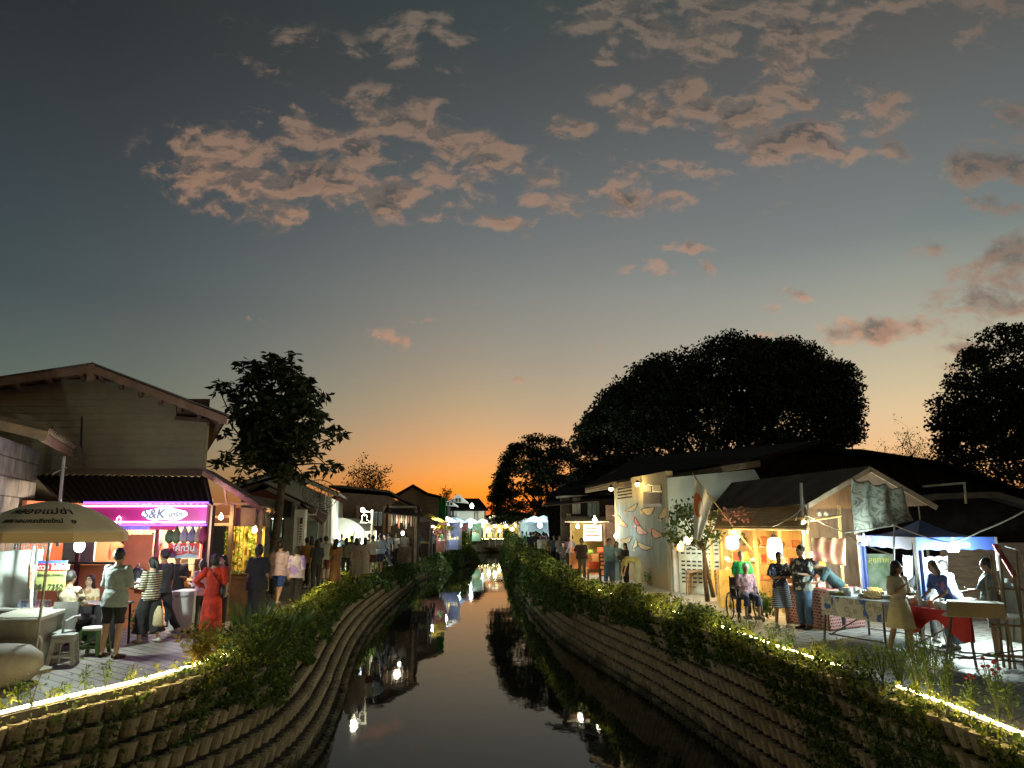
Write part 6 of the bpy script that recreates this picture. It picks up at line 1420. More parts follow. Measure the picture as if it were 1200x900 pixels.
gt = bpy.data.materials.new('grey_figured_cloth'); gt.use_nodes = True; t = NT(gt.node_tree); bs = gt.node_tree.nodes['Principled BSDF']; bs.inputs['Roughness'].default_value = .8
tc = t.n('ShaderNodeTexCoord'); vz = t.n('ShaderNodeTexNoise', ins={'Vector': tc.outputs['Object'], 'Scale': 2.6, 'Detail': 2.0, 'Distortion': 2.0})
t.link(t.ramp(vz.outputs[0], [(.40, (.30, .32, .27)), (.47, (.10, .11, .09)), (.53, (.30, .32, .27)), (.6, (.38, .40, .34)), (.66, (.16, .17, .14))]), bs.inputs['Base Color'])
sag_sheet('figured_cloth', 'large grey figured cloth hung from the brown gable beside the blue canopy', 'cloth', P(998, 559, 15.9), P(1056, 571, 15.7), P(1070, 610, 15.7), P(1000, 626, 15.9), gt, amp=.07, k=3)
fb = mat('flower_banner', (.62, .42, .18), .8, col2=(.55, .12, .14), scale=7); 
sag_sheet('flower_banner', 'yellow and pink flowery banner tied between the poles above the stooping vendor', 'banner', P(950, 629, 15.6), P(990, 630, 15.5), P(991, 663, 15.5), P(952, 657, 15.6), fb, amp=.03, k=3)
s = MB(); s.bbox((P(946, 640, 18.2).x, 18.2, 0), (P(1010, 640, 18.2).x, 18.3, 3.0)); tag(s.build('plank_wall', mat('pink_plaster', (.24, .17, .12), .9, col2=(.10, .08, .06), scale=3, stretch=(3, 3, .6))), 'dull pink wall behind the flowery banner', 'wall')
s = MB(); s.bbox((P(952, 605, 17.0).x, 17.0, 0 + P(952, 608, 17).z), (P(980, 605, 17.0).x, 17.25, P(952, 606, 17).z)); tag(s.build('shelf_board', m_tim), 'small high shelf board above the flowery banner', 'shelf')
for i, px in enumerate((960, 968)): q = P(px, 605, 17.1); s = MB(); s.lathe([(.05, 0), (.055, .06), (.03, .1)], q, 10); tag(s.build('pot', m_white), ['pale pot on the high shelf nearer the lamp', 'pale pot on the high shelf nearer the bamboo pole'][i], 'pot')
# ------------------------------------------------------------------ blue canopy tent
def canopy():
 root = thing('canopy_tent', 'blue pop-up canopy with sloping sides and two white lamps', 'tent', (8.2, 14.6, 0)); bl = mat('canopy_blue', (.035, .06, .20), .6, var=.1, scale=3); 
 zt = 1.88; c1, c0, c2 = P(1006, 637, 16.5), P(1071, 633, 13.6), P(1167, 637, 13.9); c3 = c1 + (c2 - c0); 
 for c in (c0, c1, c2, c3): c.z = zt
 pk = P(1078, 609, 14.9)
 s = MB()
 for a, b in ((c1, c0), (c0, c2), (c2, c3), (c3, c1)):
  s.grid(lambda u, v: (a.lerp(b, u)).lerp(pk, v) - Vector((0, 0, .10 * math.sin(PI * v) * (1 - .0))), 10, 8)
 top = s.build('top', bl, root, smooth=False)
 s = MB()
 for a, b in ((c1, c0), (c0, c2), (c2, c3), (c3, c1)):
  s.grid(lambda u, v: a.lerp(b, u) - Vector((0, 0, v * .22 * (1 + .05 * math.sin(u * 30)))), 24, 1, th=.006)
 s.build('valance', mat('canopy_blue_edge', (.04, .08, .32), .6, var=.05), top)
 for c in (c0, c1, c2, c3): l = MB(); l.bbox((c.x - .02, c.y - .02, 0), (c.x + .02, c.y + .02, zt)); l.build('leg', m_metal, root)
 s = MB(); A, B = c0 + Vector((-.02, .05, -.1)), c0 + Vector((.16, .05, -.1)); s.grid(lambda u, v: A.lerp(B, u) + Vector((.25 * v * (1 - u) * 0, .02 * math.sin(u * 12), -1.2 * v)), 8, 4, th=.006); s.build('corner_drape', bl, root)
 s = MB(); A, B = c1 + Vector((-.02, -.02, -.1)), c1 + Vector((.12, -.06, -.1)); s.grid(lambda u, v: A.lerp(B, u) + Vector((0, .02 * math.sin(u * 12), -1.1 * v)), 8, 4, th=.006); s.build('corner_drape', bl, root)
 s = MB(); s.tube([pk, pk + Vector((0, 0, .3))], .012, 5); s.build('spike', m_metal, root)
canopy()
def batten(px, py, Y, half, label, power):
 p = P(px, py, Y); root = thing('batten_lamp', label, 'lamp', p)
 g_ = glow('cool_tube', (.80, 1.0, .96), 20)
 for sx, dz in ((-1, .07), (0, -.02), (1, .07)): s = MB(); s.tube([p + Vector((sx * half * .75 - half * .35, 0, dz)), p + Vector((sx * half * .75 + half * .35, 0, dz - abs(sx) * .06 * 0))], .035, 8); s.build('tube', g_, root)
 s = MB(); s.tube([p + Vector((0, 0, .02)), p + Vector((0, 0, .2))], .02, 6); s.build('holder', m_white, root)
 point_light('canopy_light', p + Vector((0, -.05, -.28)), power * 1.0, (.80, 1.0, .93), .18)
batten(1117, 643, 13.6, .26, 'three armed white lamp glaring under the blue canopy front', 200)
batten(1013, 636, 15.4, .10, 'small white lamp glaring at the canopy corner beside the grey cloth', 40)
point_light('canopy_light', P(1095, 655, 15.0), 16, (.8, 1, .95), .3)
sag_sheet('white_sheet', 'narrow white sheet hung behind the woman in black', 'sheet', P(1058, 650, 15.2), P(1069, 651, 15.2), P(1070, 695, 15.2), P(1060, 693, 15.2), m_clothw, 10, 8, .02, 2)
sag_sheet('white_sheet', 'wide pale pink sheet hung under the blue canopy', 'sheet', P(1080, 652, 15.3), P(1110, 651, 15.3), P(1111, 700, 15.3), P(1082, 697, 15.3), mat('pale_pink_cloth', (.66, .60, .66), .9, var=.05), 16, 10, .03, 2)
s = MB(); s.bbox((P(1110, 700, 17.2).x, 17.2, 0), (P(1200, 700, 17.2).x + 1, 17.3, 1.7)); tag(s.build('board_fence', m_wood), 'dark horizontal board fence behind the blue canopy', 'fence')
s = MB(); A, B = P(1014, 672, 17.4), P(1046, 649, 17.4); s.bbox((A.x, 17.4, 0), (B.x, 17.43, B.z)); bn = s.build('green_board', mat('green_board', (.05, .14, .05), .7, col2=(.30, .34, .28), scale=4)); tag(bn, 'dark green printed board standing behind the blue canopy', 'board')
s = MB(); text_mb('สุขภาพ', .17, ((A.x + B.x) / 2, 17.39, B.z - .14), (1, 0, 0), (0, 0, 1), s); o = s.build('lettering', mat('yellow_ink', (.6, .6, .08), .7, var=0)); o.parent = bn
s = MB(); s.bar(P(1166, 638, 13.4), P(1190, 676, 13.0), .10, .02); tag(s.build('red_strap', mat('dull_red', (.25, .04, .05), .8)), 'dull red awning strip sloping down beside the bamboo fence', 'awning')
def cable(label, pts, r=.012, m=None):
 P3 = []
 for (x0, y0, Y0), (x1, y1, Y1), sg in pts:
  a, b = P(x0, y0, Y0), P(x1, y1, Y1)
  for t_ in np.linspace(0, 1, 10): q = a.lerp(b, t_); q.z -= sg * 4 * t_ * (1 - t_); P3.append(q)
 s = MB(); s.tube(P3, r, 5); return tag(s.build('cable', m or mat('cable_white', (.5, .5, .46), .6, var=0)), label, 'cable')
cable('white cable sagging from the metal pole over the canopy corner', [((944, 603, 16.3), (990, 624, 15.4), .02), ((990, 624, 15.4), (1049, 616, 14.2), .0), ])
cable('white cable drooping across the canopy and rising past the fence', [((1049, 616, 14.0), (1112, 636, 13.0), .03), ((1112, 636, 13.0), (1150, 622, 12.4), .02), ((1150, 622, 12.4), (1215, 590, 11.5), .03)])
cable('thin cable looping below the small canopy lamp', [((992, 626, 15.2), (1046, 650, 14.0), .05)])
cable('pale cable running from the metal pole to the stall awning', [((940, 596, 16.3), (905, 617, 17.2), .05)], .01)
s = MB(); s.tube([P(1048, 612, 14.0), P(1047, 690, 14.0)], .016, 6); s.ball(P(1048, 614, 14.0), .05, 8, 6); tag(s.build('prop_pole', m_metal), 'thin pole tied with blue tape propping the white cable', 'pole')
# ------------------------------------------------------------------ tables of the right side
gm_ = bpy.data.materials.new('red_gingham'); gm_.use_nodes = True; t = NT(gm_.node_tree); bs = gm_.node_tree.nodes['Principled BSDF']; bs.inputs['Roughness'].default_value = .9
tc = t.n('ShaderNodeTexCoord'); br = t.n('ShaderNodeTexBrick', ins={'Scale': 1.0, 'Color1': (.38, .05, .06, 1), 'Color2': (.30, .04, .05, 1), 'Mortar': (.5, .36, .3, 1), 'Mortar Size': .014, 'Brick Width': .09, 'Row Height': .06})
sx_ = t.n('ShaderNodeSeparateXYZ', ins={0: tc.outputs['Object']}); cb = t.n('ShaderNodeCombineXYZ', ins={0: t.math('ADD', sx_.outputs[0], sx_.outputs[1]), 1: sx_.outputs[2]}); t.link(cb.outputs[0], br.inputs['Vector']); t.link(br.outputs[0], bs.inputs['Base Color'])
def draped_table(label, clabel, a, b, c, d, h, drop, m, mt, ml, scal=0.0, all_round=True, amp=.012):
 """tabletop corners a,b (front edge) c,d (rear edge)"""
 a, b, c, d = [Vector((q[0], q[1], h)) for q in (a, b, c, d)]; cen = (a + b + c + d) / 4; root = thing('table', label, 'table', (cen.x, cen.y, 0))
 s = MB(); s.prism([a, b, c, d], (0, 0, -.03)); s.build('tabletop', mt, root)
 for q in (a, b, c, d): p = q.lerp(cen, .08); l = MB(); l.bar((p.x, p.y, h - .03), (q.x + (q.x - cen.x) * .02, q.y, 0), .03); l.build('leg', ml, root)
 st = MB(); st.tube([a.lerp(cen, .08) - Vector((0, 0, h - .12)), b.lerp(cen, .08) - Vector((0, 0, h - .12))], .014, 6); st.tube([d.lerp(cen, .08) - Vector((0, 0, h - .12)), c.lerp(cen, .08) - Vector((0, 0, h - .12))], .014, 6); st.tube([a.lerp(cen, .1) - Vector((0, 0, h - .1)), b.lerp(cen, .1) - Vector((0, 0, .06))], .012, 6); st.build('stretcher', ml, root)
 if m:
  s = MB(); up = Vector((0, 0, .006)); s.prism([a + up, b + up, c + up, d + up], (0, 0, -.004)); edges = [(a, b), (b, c), (d, a)] if all_round else [(a, b)]
  for e0, e1 in edges:
   nn = (e1 - e0).cross(Vector((0, 0, 1))).normalized(); n_ = max(6, int((e1 - e0).length / .05))
   s.grid(lambda u, v: e0.lerp(e1, u) + up + nn * (.012 + (amp + amp * 1.2 * math.sin(u * n_ * .9)) * v) - Vector((0, 0, (drop * (1 + scal * math.sin(u * PI * 2.5 + .8))) * v)), n_, 5, th=.004)
  tag(s.build('tablecloth', m), clabel, 'tablecloth')
 return root
m_top = mat('table_white', (.55, .56, .54), .5, var=.05); m_iron = mat('folding_leg', (.09, .08, .075), .5, var=.1)
ga, gb = G(934, 742), G(966, 742); draped_table('table under the red checked cloth beside the bamboo stall', 'red checked cloth reaching the ground beside the jeans man', (P(921, 700, 17).x, 17.0), (P(966, 700, 15.7).x, 15.55), (7.35, 16.2), (6.65, 17.6), .80, .78, gm_, m_top, m_tim)
wp = bpy.data.materials.new('blue_print_cloth'); wp.use_nodes = True; t = NT(wp.node_tree); bs = wp.node_tree.nodes['Principled BSDF']; bs.inputs['Roughness'].default_value = .85
tc = t.n('ShaderNodeTexCoord'); v1 = t.n('ShaderNodeTexVoronoi', ins={'Vector': tc.outputs['Object'], 'Scale': 9.0}); v2 = t.n('ShaderNodeTexNoise', ins={'Vector': tc.outputs['Object'], 'Scale': 5.0, 'Detail': 2.0})
ring = t.ramp(v1.outputs[0], [(.18, (.50, .50, .46)), (.24, (.12, .11, .10)), (.32, (.50, .50, .46)), (.42, (.16, .15, .14)), (.5, (.45, .46, .43))]); t.link(t.mix(t.ramp(v2.outputs[0], [(.62, 0), (.64, 1)]), ring, (.05, .12, .38)), bs.inputs['Base Color'])
draped_table('long table under the blue and grey printed cloth', 'grey cloth printed with blue figures on the long food table', (P(962, 716, 14.5).x, 14.4), (P(1037, 720, 13.1).x, 13.15), (7.75, 13.9), (6.95, 15.1), .80, .34, wp, m_top, m_iron)
rc = mat('red_cloth', (.48, .02, .025), .7, var=.12, scale=3)
draped_table('folding table under the scalloped red cloth', 'glossy red cloth hanging in scallops beside the girl in cream', (P(1061, 720, 13.0).x, 13.0), (P(1140, 725, 11.7).x, 11.75), (P(1140, 725, 11.7).x + .1, 12.5), (P(1061, 720, 13).x + .35, 13.75), .76, .30, rc, m_top, m_iron, scal=.45)
draped_table('white folding table in front of the bamboo fence', '', (P(1104, 720, 11.9).x, 11.9), (9.3, 10.6), (9.6, 11.1), (P(1104, 720, 11.9).x + .35, 12.4), .745, 0, None, m_top, m_iron)
def carton():
 q = P(1147, 722, 11.5); q.z = .75; root = thing('cardboard_box', 'long cardboard box on the white folding table', 'box', q); m = mat('cardboard', (.34, .27, .15), .85, col2=(.26, .20, .11), scale=3)
 s = MB(); s.box(q + Vector((.02, .1, .10)), (.74, .36, .20), rz=-.55); s.build('body', m, root); s = MB(); s.box(q + Vector((.02, .1, .205)), (.70, .32, .006), rz=-.55); s.build('open_top', mat('cardboard_light', (.48, .44, .30), .85, var=.1), root)
 s = MB(); s.box(q + Vector((.02, .1, .21)), (.74, .37, .008), rz=-.55); s.build('flap', m, root)
carton()
def spread(n, A, B, C_, D, z, seed, kinds_, where, grp):
 r = random.Random(seed); names = ['first', 'second', 'third', 'fourth', 'fifth', 'sixth', 'seventh', 'eighth', 'ninth', 'tenth', 'eleventh', 'twelfth']
 nu = n; k_ = 0
 for row in range(2):
  for i in range(nu):
   u = (i + r.uniform(.3, .7)) / nu; v = .25 + .45 * row + r.uniform(-.06, .06); p = Vector(A).lerp(Vector(B), u).lerp(Vector(D).lerp(Vector(C_), u), v); p.z = z; kd = kinds_[(i * 3 + row * 2) % len(kinds_)]
   s = MB(); nm, m = kd
   if nm == 'cup': s.lathe([(.03, 0), (.042, .11), (.043, .12)], p, 10)
   elif nm == 'skewer_tray': 
    s.bbox(p + Vector((-.11, -.08, 0)), p + Vector((.11, .08, .03)))
    for q_ in range(6): s.tube([p + Vector((-.09 + .035 * q_, -.06, .04)), p + Vector((-.09 + .035 * q_, .05, .12))], .014, 5)
   elif nm == 'food_box': s.bbox(p + Vector((-.10, -.07, 0)), p + Vector((.10, .07, .06))); s.bbox(p + Vector((-.105, -.075, .062)), p + Vector((.105, .075, .07)))
   elif nm == 'bowl': s.lathe([(.05, 0), (.09, .05), (.092, .055), (.05, .012)], p, 14); s.ball(p + Vector((0, 0, .04)), (.07, .07, .035), 10, 6)
   elif nm == 'bag': s.ball(p + Vector((0, 0, .06)), (.06, .05, .06), 10, 6); s.lathe([(.015, .11), (.035, .15)], p, 8)
   elif nm == 'tub': s.lathe([(.07, 0), (.085, .14), (.09, .145)], p, 14)
   tag(s.build(nm, m), '%s row %s %s on the %s' % (['front', 'back'][row], nm.replace('_', ' '), names[i], where), nm.replace('_', ' '), grp)
cw = mat('cup_clear', (.55, .62, .60), .25, var=0); fw_ = mat('food_brown', (.45, .26, .08), .7, col2=(.6, .42, .15), scale=30); fr_ = mat('food_red', (.55, .06, .03), .5, col2=(.6, .3, .2), scale=30); fg_ = mat('food_green', (.35, .45, .06), .6, col2=(.6, .5, .05), scale=20); fw2 = mat('food_white', (.62, .62, .55), .5, col2=(.5, .42, .3), scale=25)
spread(9, (P(962, 716, 14.5).x, 14.4, 0), (P(1037, 720, 13.1).x, 13.15, 0), (7.75, 13.9, 0), (6.95, 15.1, 0), .808, 4, [('food_box', fw2), ('skewer_tray', fw_), ('cup', cw), ('bowl', fg_), ('skewer_tray', fw_), ('bowl', fw2), ('tub', cw)], 'blue printed cloth from the checked table', 'food on the blue printed tablecloth')
spread(8, (P(1061, 720, 13.0).x, 13.0, 0), (P(1140, 725, 11.7).x, 11.75, 0), (P(1140, 725, 11.7).x + .1, 12.5, 0), (P(1061, 720, 13).x + .35, 13.75, 0), .768, 8, [('cup', cw), ('bowl', fr_), ('bag', fw2), ('cup', fr_), ('tub', cw), ('food_box', fw2)], 'red cloth from the girl in cream', 'wares on the red tablecloth')
spread(4, (P(925, 700, 16.9).x, 16.8, 0), (P(964, 700, 15.8).x, 15.6, 0), (7.3, 16.1, 0), (6.75, 17.3, 0), .808, 12, [('food_box', fw2), ('tub', fw2), ('cup', cw), ('bowl', fw_)], 'checked cloth from the bamboo stall', 'wares on the red checked tablecloth')
for i, (px, py, c, r_) in enumerate([(961, 663, (.7, .5, .04), .12), (955, 664, (.65, .1, .03), .10)]):
 q = P(px, py, 16.2); s = MB(); s.ball(q, r_, 12, 8); s.lathe([(.02, -.35), (.02, -.05)], q, 6); tag(s.build('paper_ball', mat('paper_ball%d' % i, c, .6, var=.1)), ['yellow round ornament on a stick behind the checked table', 'red round ornament on a stick behind the checked table'][i], 'ornament')
s = MB(); q = P(1135, 700, 12.4); q.z = .77; s.lathe([(.11, 0), (.12, .15), (.125, .16), (.02, .18)], q, 16); s.tube([q + Vector((-.12, 0, .13)), q + Vector((-.17, 0, .13))], .012, 5); tag(s.build('pot', m_black), 'black cooking pot before the man in the dark tee', 'pot')
s = MB(); q = P(1119, 722, 12.2); q.z = .77; s.bbox(q + Vector((-.14, -.1, 0)), q + Vector((.14, .12, .11))); tag(s.build('plastic_tub', mat('pale_blue_tub', (.30, .5, .62), .4, var=.04)), 'pale blue plastic box beside the cardboard box', 'box')
def shrub(label, px, py, Y, w, h, n, leaf, mats, mi=None, name='shrub', stems=6, flower=None):
 base = G(px, py) if Y is None else Vector((P(px, py, Y).x, Y, 0)); root = thing(name, label, 'plant', base); st = MB(); pts = []
 for k in range(stems):
  a = NR.uniform(0, 2 * PI); r_ = NR.uniform(.2, 1) * w / 2; tip = base + Vector((math.cos(a) * r_, math.sin(a) * r_ * .8, h * NR.uniform(.6, 1.0))); mid = base.lerp(tip, .5) + Vector((0, 0, h * .08)); st.tube([base, mid, tip], [.006, .0045, .0025], 5); m_ = max(3, n // stems)
  tt = NR.uniform(.25, 1.05, m_)
  for t_ in tt: q = base.lerp(mid, min(1, t_ * 2)) if t_ < .5 else mid.lerp(tip, (t_ - .5) * 2); pts.append(np.array(q) + NR.normal(size=3) * leaf * .8)
 st.build('stem', m_stem, root); v, q = leaves(np.array(pts), leaf * NR.uniform(.7, 1.3, len(pts)), asp=.4, up=.5); fast_mesh('foliage', v, q, mats, root)
 return root
shrub('bushy green plant growing against the red checked cloth', 900, 728, 17.6, .8, .6, 500, .1, lf_b)
shrub('low green plant at the foot of the mural wall', 763, 684, 27.2, .9, .45, 260, .12, lf_g)
# ------------------------------------------------------------------ bamboo picket fence at the frame edge
def picket_fence():
 root = thing('bamboo_fence', 'tall uneven bamboo stick fence at the frame edge beside the white folding table', 'fence', (7.9, 11.2, 0)); r = random.Random(2)
 a, b = Vector((7.30, 11.75, 0)), Vector((8.6, 10.4, 0)); n = 23
 for i in range(n):
  t_ = i / (n - 1); p = a.lerp(b, t_) + Vector((r.uniform(-.03, .03), r.uniform(-.05, .05), 0)); h_ = r.choice([1.35, 1.5, 1.62, 1.72, 1.45, 1.85]) + r.uniform(-.06, .06); ln = Vector((r.uniform(-.13, .09), r.uniform(-.05, .05), h_)); s = MB(); s.tube([p, p + ln * .5, p + ln], [.021, .019, .016], 7); s.build('stick', m_bamd if i % 3 else mat('grey_bamboo', (.30, .26, .20), .8, var=.2), root)
 for z in (.18, .62, 1.15): s = MB(); s.tube([a + Vector((-.05, -.05, z)), b + Vector((.05, -.05, z + r.uniform(-.05, .05)))], .018, 6); s.build('rail', m_bamd, root)
 s = MB(); s.tube([P(1178, 640, 11.6), P(1196, 645, 11.0)], .015, 6); s.build('rail', m_bamd, root)
picket_fence()
sag_sheet('plastic_sheet', 'pale plastic sheet draped behind the bamboo fence', 'sheet', P(1174, 672, 12.6), P(1196, 690, 12.2), P(1204, 755, 12.2), P(1172, 750, 12.6), mat('pale_plastic', (.42, .52, .52), .35, var=.1), 14, 10, .04, 2)
# ------------------------------------------------------------------ dark roofs behind
def dark_house(label, pts_front, depth, wall_y, Y, mroof=None, name='house'):
 root = thing(name, label, 'house', (P((pts_front[0][0] + pts_front[-1][0]) / 2, 600, Y).x, Y, 0)); r = MB(); q = [P(x, y, Y) for x, y in pts_front]
 for a, b in zip(q[:-1], q[1:]): r.prism([a, b, b + Vector((0, 0, .15)), a + Vector((0, 0, .15))], (depth[0], depth[1], 0))
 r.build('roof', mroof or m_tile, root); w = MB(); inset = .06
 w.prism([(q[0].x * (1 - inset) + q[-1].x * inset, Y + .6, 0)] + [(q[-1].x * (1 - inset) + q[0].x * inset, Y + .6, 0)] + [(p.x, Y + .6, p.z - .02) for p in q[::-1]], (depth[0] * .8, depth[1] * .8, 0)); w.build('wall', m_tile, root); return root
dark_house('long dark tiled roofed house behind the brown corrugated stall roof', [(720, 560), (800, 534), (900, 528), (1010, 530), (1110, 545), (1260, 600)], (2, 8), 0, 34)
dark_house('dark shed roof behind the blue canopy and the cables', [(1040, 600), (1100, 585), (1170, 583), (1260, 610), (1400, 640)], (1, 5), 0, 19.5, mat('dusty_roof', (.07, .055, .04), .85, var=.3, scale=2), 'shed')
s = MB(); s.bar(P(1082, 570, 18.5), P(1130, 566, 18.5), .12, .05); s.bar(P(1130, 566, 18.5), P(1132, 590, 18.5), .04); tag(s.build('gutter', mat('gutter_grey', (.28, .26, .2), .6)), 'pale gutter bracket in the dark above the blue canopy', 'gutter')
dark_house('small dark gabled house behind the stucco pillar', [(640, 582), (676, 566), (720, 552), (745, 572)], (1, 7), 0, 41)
# ------------------------------------------------------------------ white gabled house with the satellite dish
def white_house():
 root = thing('white_house', 'pale gabled house with a satellite dish beyond the tall leafy tree', 'house', (-10, 30, 0)); Y = 31
 w = MB(); a, b = P(283, 640, Y), P(387, 640, Y); w.prism([(a.x, Y, 0), (b.x, Y, 0), P(387, 583, Y), P(334, 558, Y), P(283, 572, Y)], (-1.5, 9, 0)); w.build('wall', mat('pale_house_wall', (.50, .50, .44), .85, col2=(.40, .40, .35), scale=1), root)
 r = MB(); L, K, Rr = P(272, 570, Y - .6), P(334, 551, Y - .6), P(397, 580, Y - .6)
 for p, q in ((L, K), (K, Rr)): r.prism([p, q, q + Vector((0, 0, .10)), p + Vector((0, 0, .10))], (-1.6, 10, 0))
 roof = r.build('roof', m_roofd, root)
 r = MB(); r.bar(K - Vector((0, .02, .03)), Rr - Vector((0, .02, .03)), .03, .14); r.bar(L - Vector((0, .02, .03)), K - Vector((0, .02, .03)), .03, .14); r.build('bargeboard', mat('pale_edge2', (.45, .47, .4), .7), roof)
 Y2 = 28.4; w = MB(); a, b = P(287, 640, Y2), P(354, 640, Y2); w.prism([(a.x, Y2, 0), (b.x, Y2, 0), P(354, 594, Y2), P(309, 575, Y2), P(287, 580, Y2)], (-.6, 2.3, 0)); w.build('front_wall', mat('grey_front_wall', (.34, .35, .31), .85, var=.1), root)
 r = MB(); L, K, Rr = P(285, 579, Y2 - .5), P(308, 567, Y2 - .5), P(366, 595, Y2 - .5)
 for p, q in ((L, K), (K, Rr)): r.prism([p, q, q + Vector((0, 0, .08)), p + Vector((0, 0, .08))], (-.6, 2.6, 0))
 r.build('porch_roof', m_roofd, root)
 r = MB(); r.prism([P(289, 579, Y2 - .05), P(345, 590, Y2 - .05), P(309, 573, Y2 - .05)], (0, -.03, 0)); r.build('gable_panel', mat('oxblood', (.16, .05, .035), .8), root)
 s = MB(); A, B = P(317, 631, Y2 - .02), P(333, 606, Y2 - .02); s.bbox((A.x, Y2 - .06, A.z), (B.x, Y2 - .02, B.z)); win = s.build('window', m_black, root)
 gw = bpy.data.materials.new('lit_green_glass'); gw.use_nodes = True; t = NT(gw.node_tree); bs = gw.node_tree.nodes['Principled BSDF']; tc = t.n('ShaderNodeTexCoord'); nz = t.n('ShaderNodeTexNoise', ins={'Vector': tc.outputs['Object'], 'Scale': 5.0}); cr = t.ramp(nz.outputs[0], [(.4, (.06, .12, .09)), (.55, (.40, .62, .45))]); t.link(cr, bs.inputs['Emission Color']); bs.inputs['Emission Strength'].default_value = .8; t.link(cr, bs.inputs['Base Color'])
 s = MB(); s.bbox((A.x + .05, Y2 - .075, A.z + .05), (B.x - .05, Y2 - .065, B.z - .12)); s.build('pane', gw, win); s = MB(); s.bbox((A.x + .02, Y2 - .08, B.z - .08), (B.x - .02, Y2 - .065, B.z - .04)); s.build('lamp_tube', glow('tube_pale', (.8, 1, .9), 3), win)
 s = MB(); s.bbox(P(323, 606, 27.9), P(342, 588, 28.3)); s.build('speaker_box', m_black, root)
 s = MB(); a, b = P(343, 640, 27.6), P(358, 597, 27.6); s.bbox((a.x, 27.6, 0), (b.x, 27.9, b.z)); s.build('pillar', m_white, root)
 s = MB(); s.slab(P(350, 596, 28.5), P(386, 600, 31), P(380, 614, 29.5), P(350, 600, 27.8), .08); s.prism([P(352, 588, 28.8), P(378, 612, 28.8), P(378, 616, 28.8), P(352, 594, 28.8)], (0, .1, 0)); s.build('lean_to_roof', mat('rust_roof', (.12, .06, .04), .8), root)
 s = MB(); a, b = P(358, 640, 29.4), P(373, 610, 29.4); s.bbox((a.x, 29.4, 0), (b.x, 29.5, b.z)); s.build('shutter_door', mat('green_shutter', (.22, .28, .23), .7, var=.1), root)
 s = MB(); s.tube([P(344, 588, 28.2), P(347, 597, 28), P(353, 603, 28), P(370, 603, 28.5), P(372, 596, 28.8), P(373, 588, 29)], .035, 6); s.build('drain_pipe', mat('pipe_grey', (.4, .4, .36), .6), root)
 s = MB(); 
 for x in (381, 385, 388): s.bar(P(x, 578, 30.6), (P(x, 640, 30.6).x, 30.6, 0), .05)
 s.build('corner_post', m_white, root)
white_house()
def notice():
 Y = 27.55; a, b = P(349, 638, Y), P(356, 605, Y); root = thing('notice_board', 'narrow upright white notice board with dark vertical writing on the pale pillar', 'sign', ((a.x + b.x) / 2, Y, a.z)); s = MB(); s.bbox((a.x, Y, a.z), (b.x, Y + .03, b.z)); s.build('panel', m_white, root); s = MB()
 s.bbox((a.x + .03, Y - .006, b.z - .28), (b.x - .03, Y - .002, b.z - .05)); r = random.Random(4)
 for k in range(7): z = b.z - .38 - k * .095; s.bbox((a.x + .04, Y - .006, z), (b.x - .04 - r.random() * .05, Y - .002, z + .05))
 s.build('lettering', mat('notice_ink', (.10, .05, .05), .8), root)
notice()
def dish():
 Y = 27.0; c = P(374, 583, Y); root = thing('satellite_dish', 'dark mesh satellite dish on the side of the pale gabled house', 'satellite dish', c); s = MB(); ax = Vector((.35, -.75, .55)).normalized(); u = ax.orthogonal().normalized(); v = ax.cross(u); R0 = .62
 f = lambda r, a: c + (u * math.cos(a) + v * math.sin(a)) * r + ax * (r * r / R0 * .35)
 m = mat('dish_mesh', (.05, .05, .05), .6)
 for r in (.2, .35, .5, .62): s.tube([f(r, a) for a in np.linspace(0, 2 * PI, 33)], .009 if r < .6 else .016, 5, cap=False)
 for k in range(14): a = k * 2 * PI / 14; s.tube([f(0.03, a), f(.3, a), f(.62, a)], .008, 4)
 s.build('reflector', m, root); s = MB(); s.tube([c, c + ax * .5], .015, 5); s.ball(c + ax * .5, .05, 8, 6)
 for k in range(3): s.tube([f(.6, k * 2.09), c + ax * .48], .007, 4)
 s.build('feed_horn', m, root); s = MB(); s.tube([c - ax * .03, c - Vector((0, -.3, .5)), c + Vector((.05, 1.2, -.6))], .025, 6); s.build('mount', m_metal, root)
dish()
# ------------------------------------------------------------------ white tent
def white_tent():
 Y = 38.0; c = P(405, 625, Y); root = thing('white_tent', 'rounded white tent glowing with white lamps along the shop side promenade', 'tent', (c.x, Y, 0)); W_ = 1.25; H1 = P(405, 607, Y).z; H0 = P(405, 622, Y).z
 s = MB(); s.grid(lambda u, v: (c.x - W_ + 2 * W_ * u, Y - 1.6 + 3.2 * v, H0 + (H1 - H0) * math.sin(PI * u) ** .7), 24, 8, th=.01); s.build('canopy', mat('tent_white', (.60, .60, .52), .8, var=.05), root, smooth=True)
 s = MB(); s.grid(lambda u, v: (c.x - W_ + 2 * W_ * u, Y - 1.6, H0 + (H1 - H0) * math.sin(PI * u) ** .7 * (1 - v) - .06 * v), 24, 1, th=.008); s.build('gable_flap', mat('tent_white', (.60, .60, .52), .8), root)
 s = MB(); s.grid(lambda u, v: (c.x - W_ + 2 * W_ * u, Y + 1.6 + .04 * math.sin(u * 40), H0 * (1 - v)), 30, 1, th=.008); s.build('back_sheet', mat('tent_back', (.45, .55, .55), .8, col2=(.6, .5, .25), scale=1.3), root)
 for sx in (-1, 1):
  for sy in (-1.6, 1.6): l = MB(); l.tube([(c.x + sx * W_, Y + sy, 0), (c.x + sx * W_, Y + sy, H0)], .03, 6); l.build('leg', m_metal, root)
white_tent()
bulb(393, 640, 35.8, (.62, 1, .98), 26, 'glaring cyan white lamp on the tree side of the white tent', .14, .3, power=120)
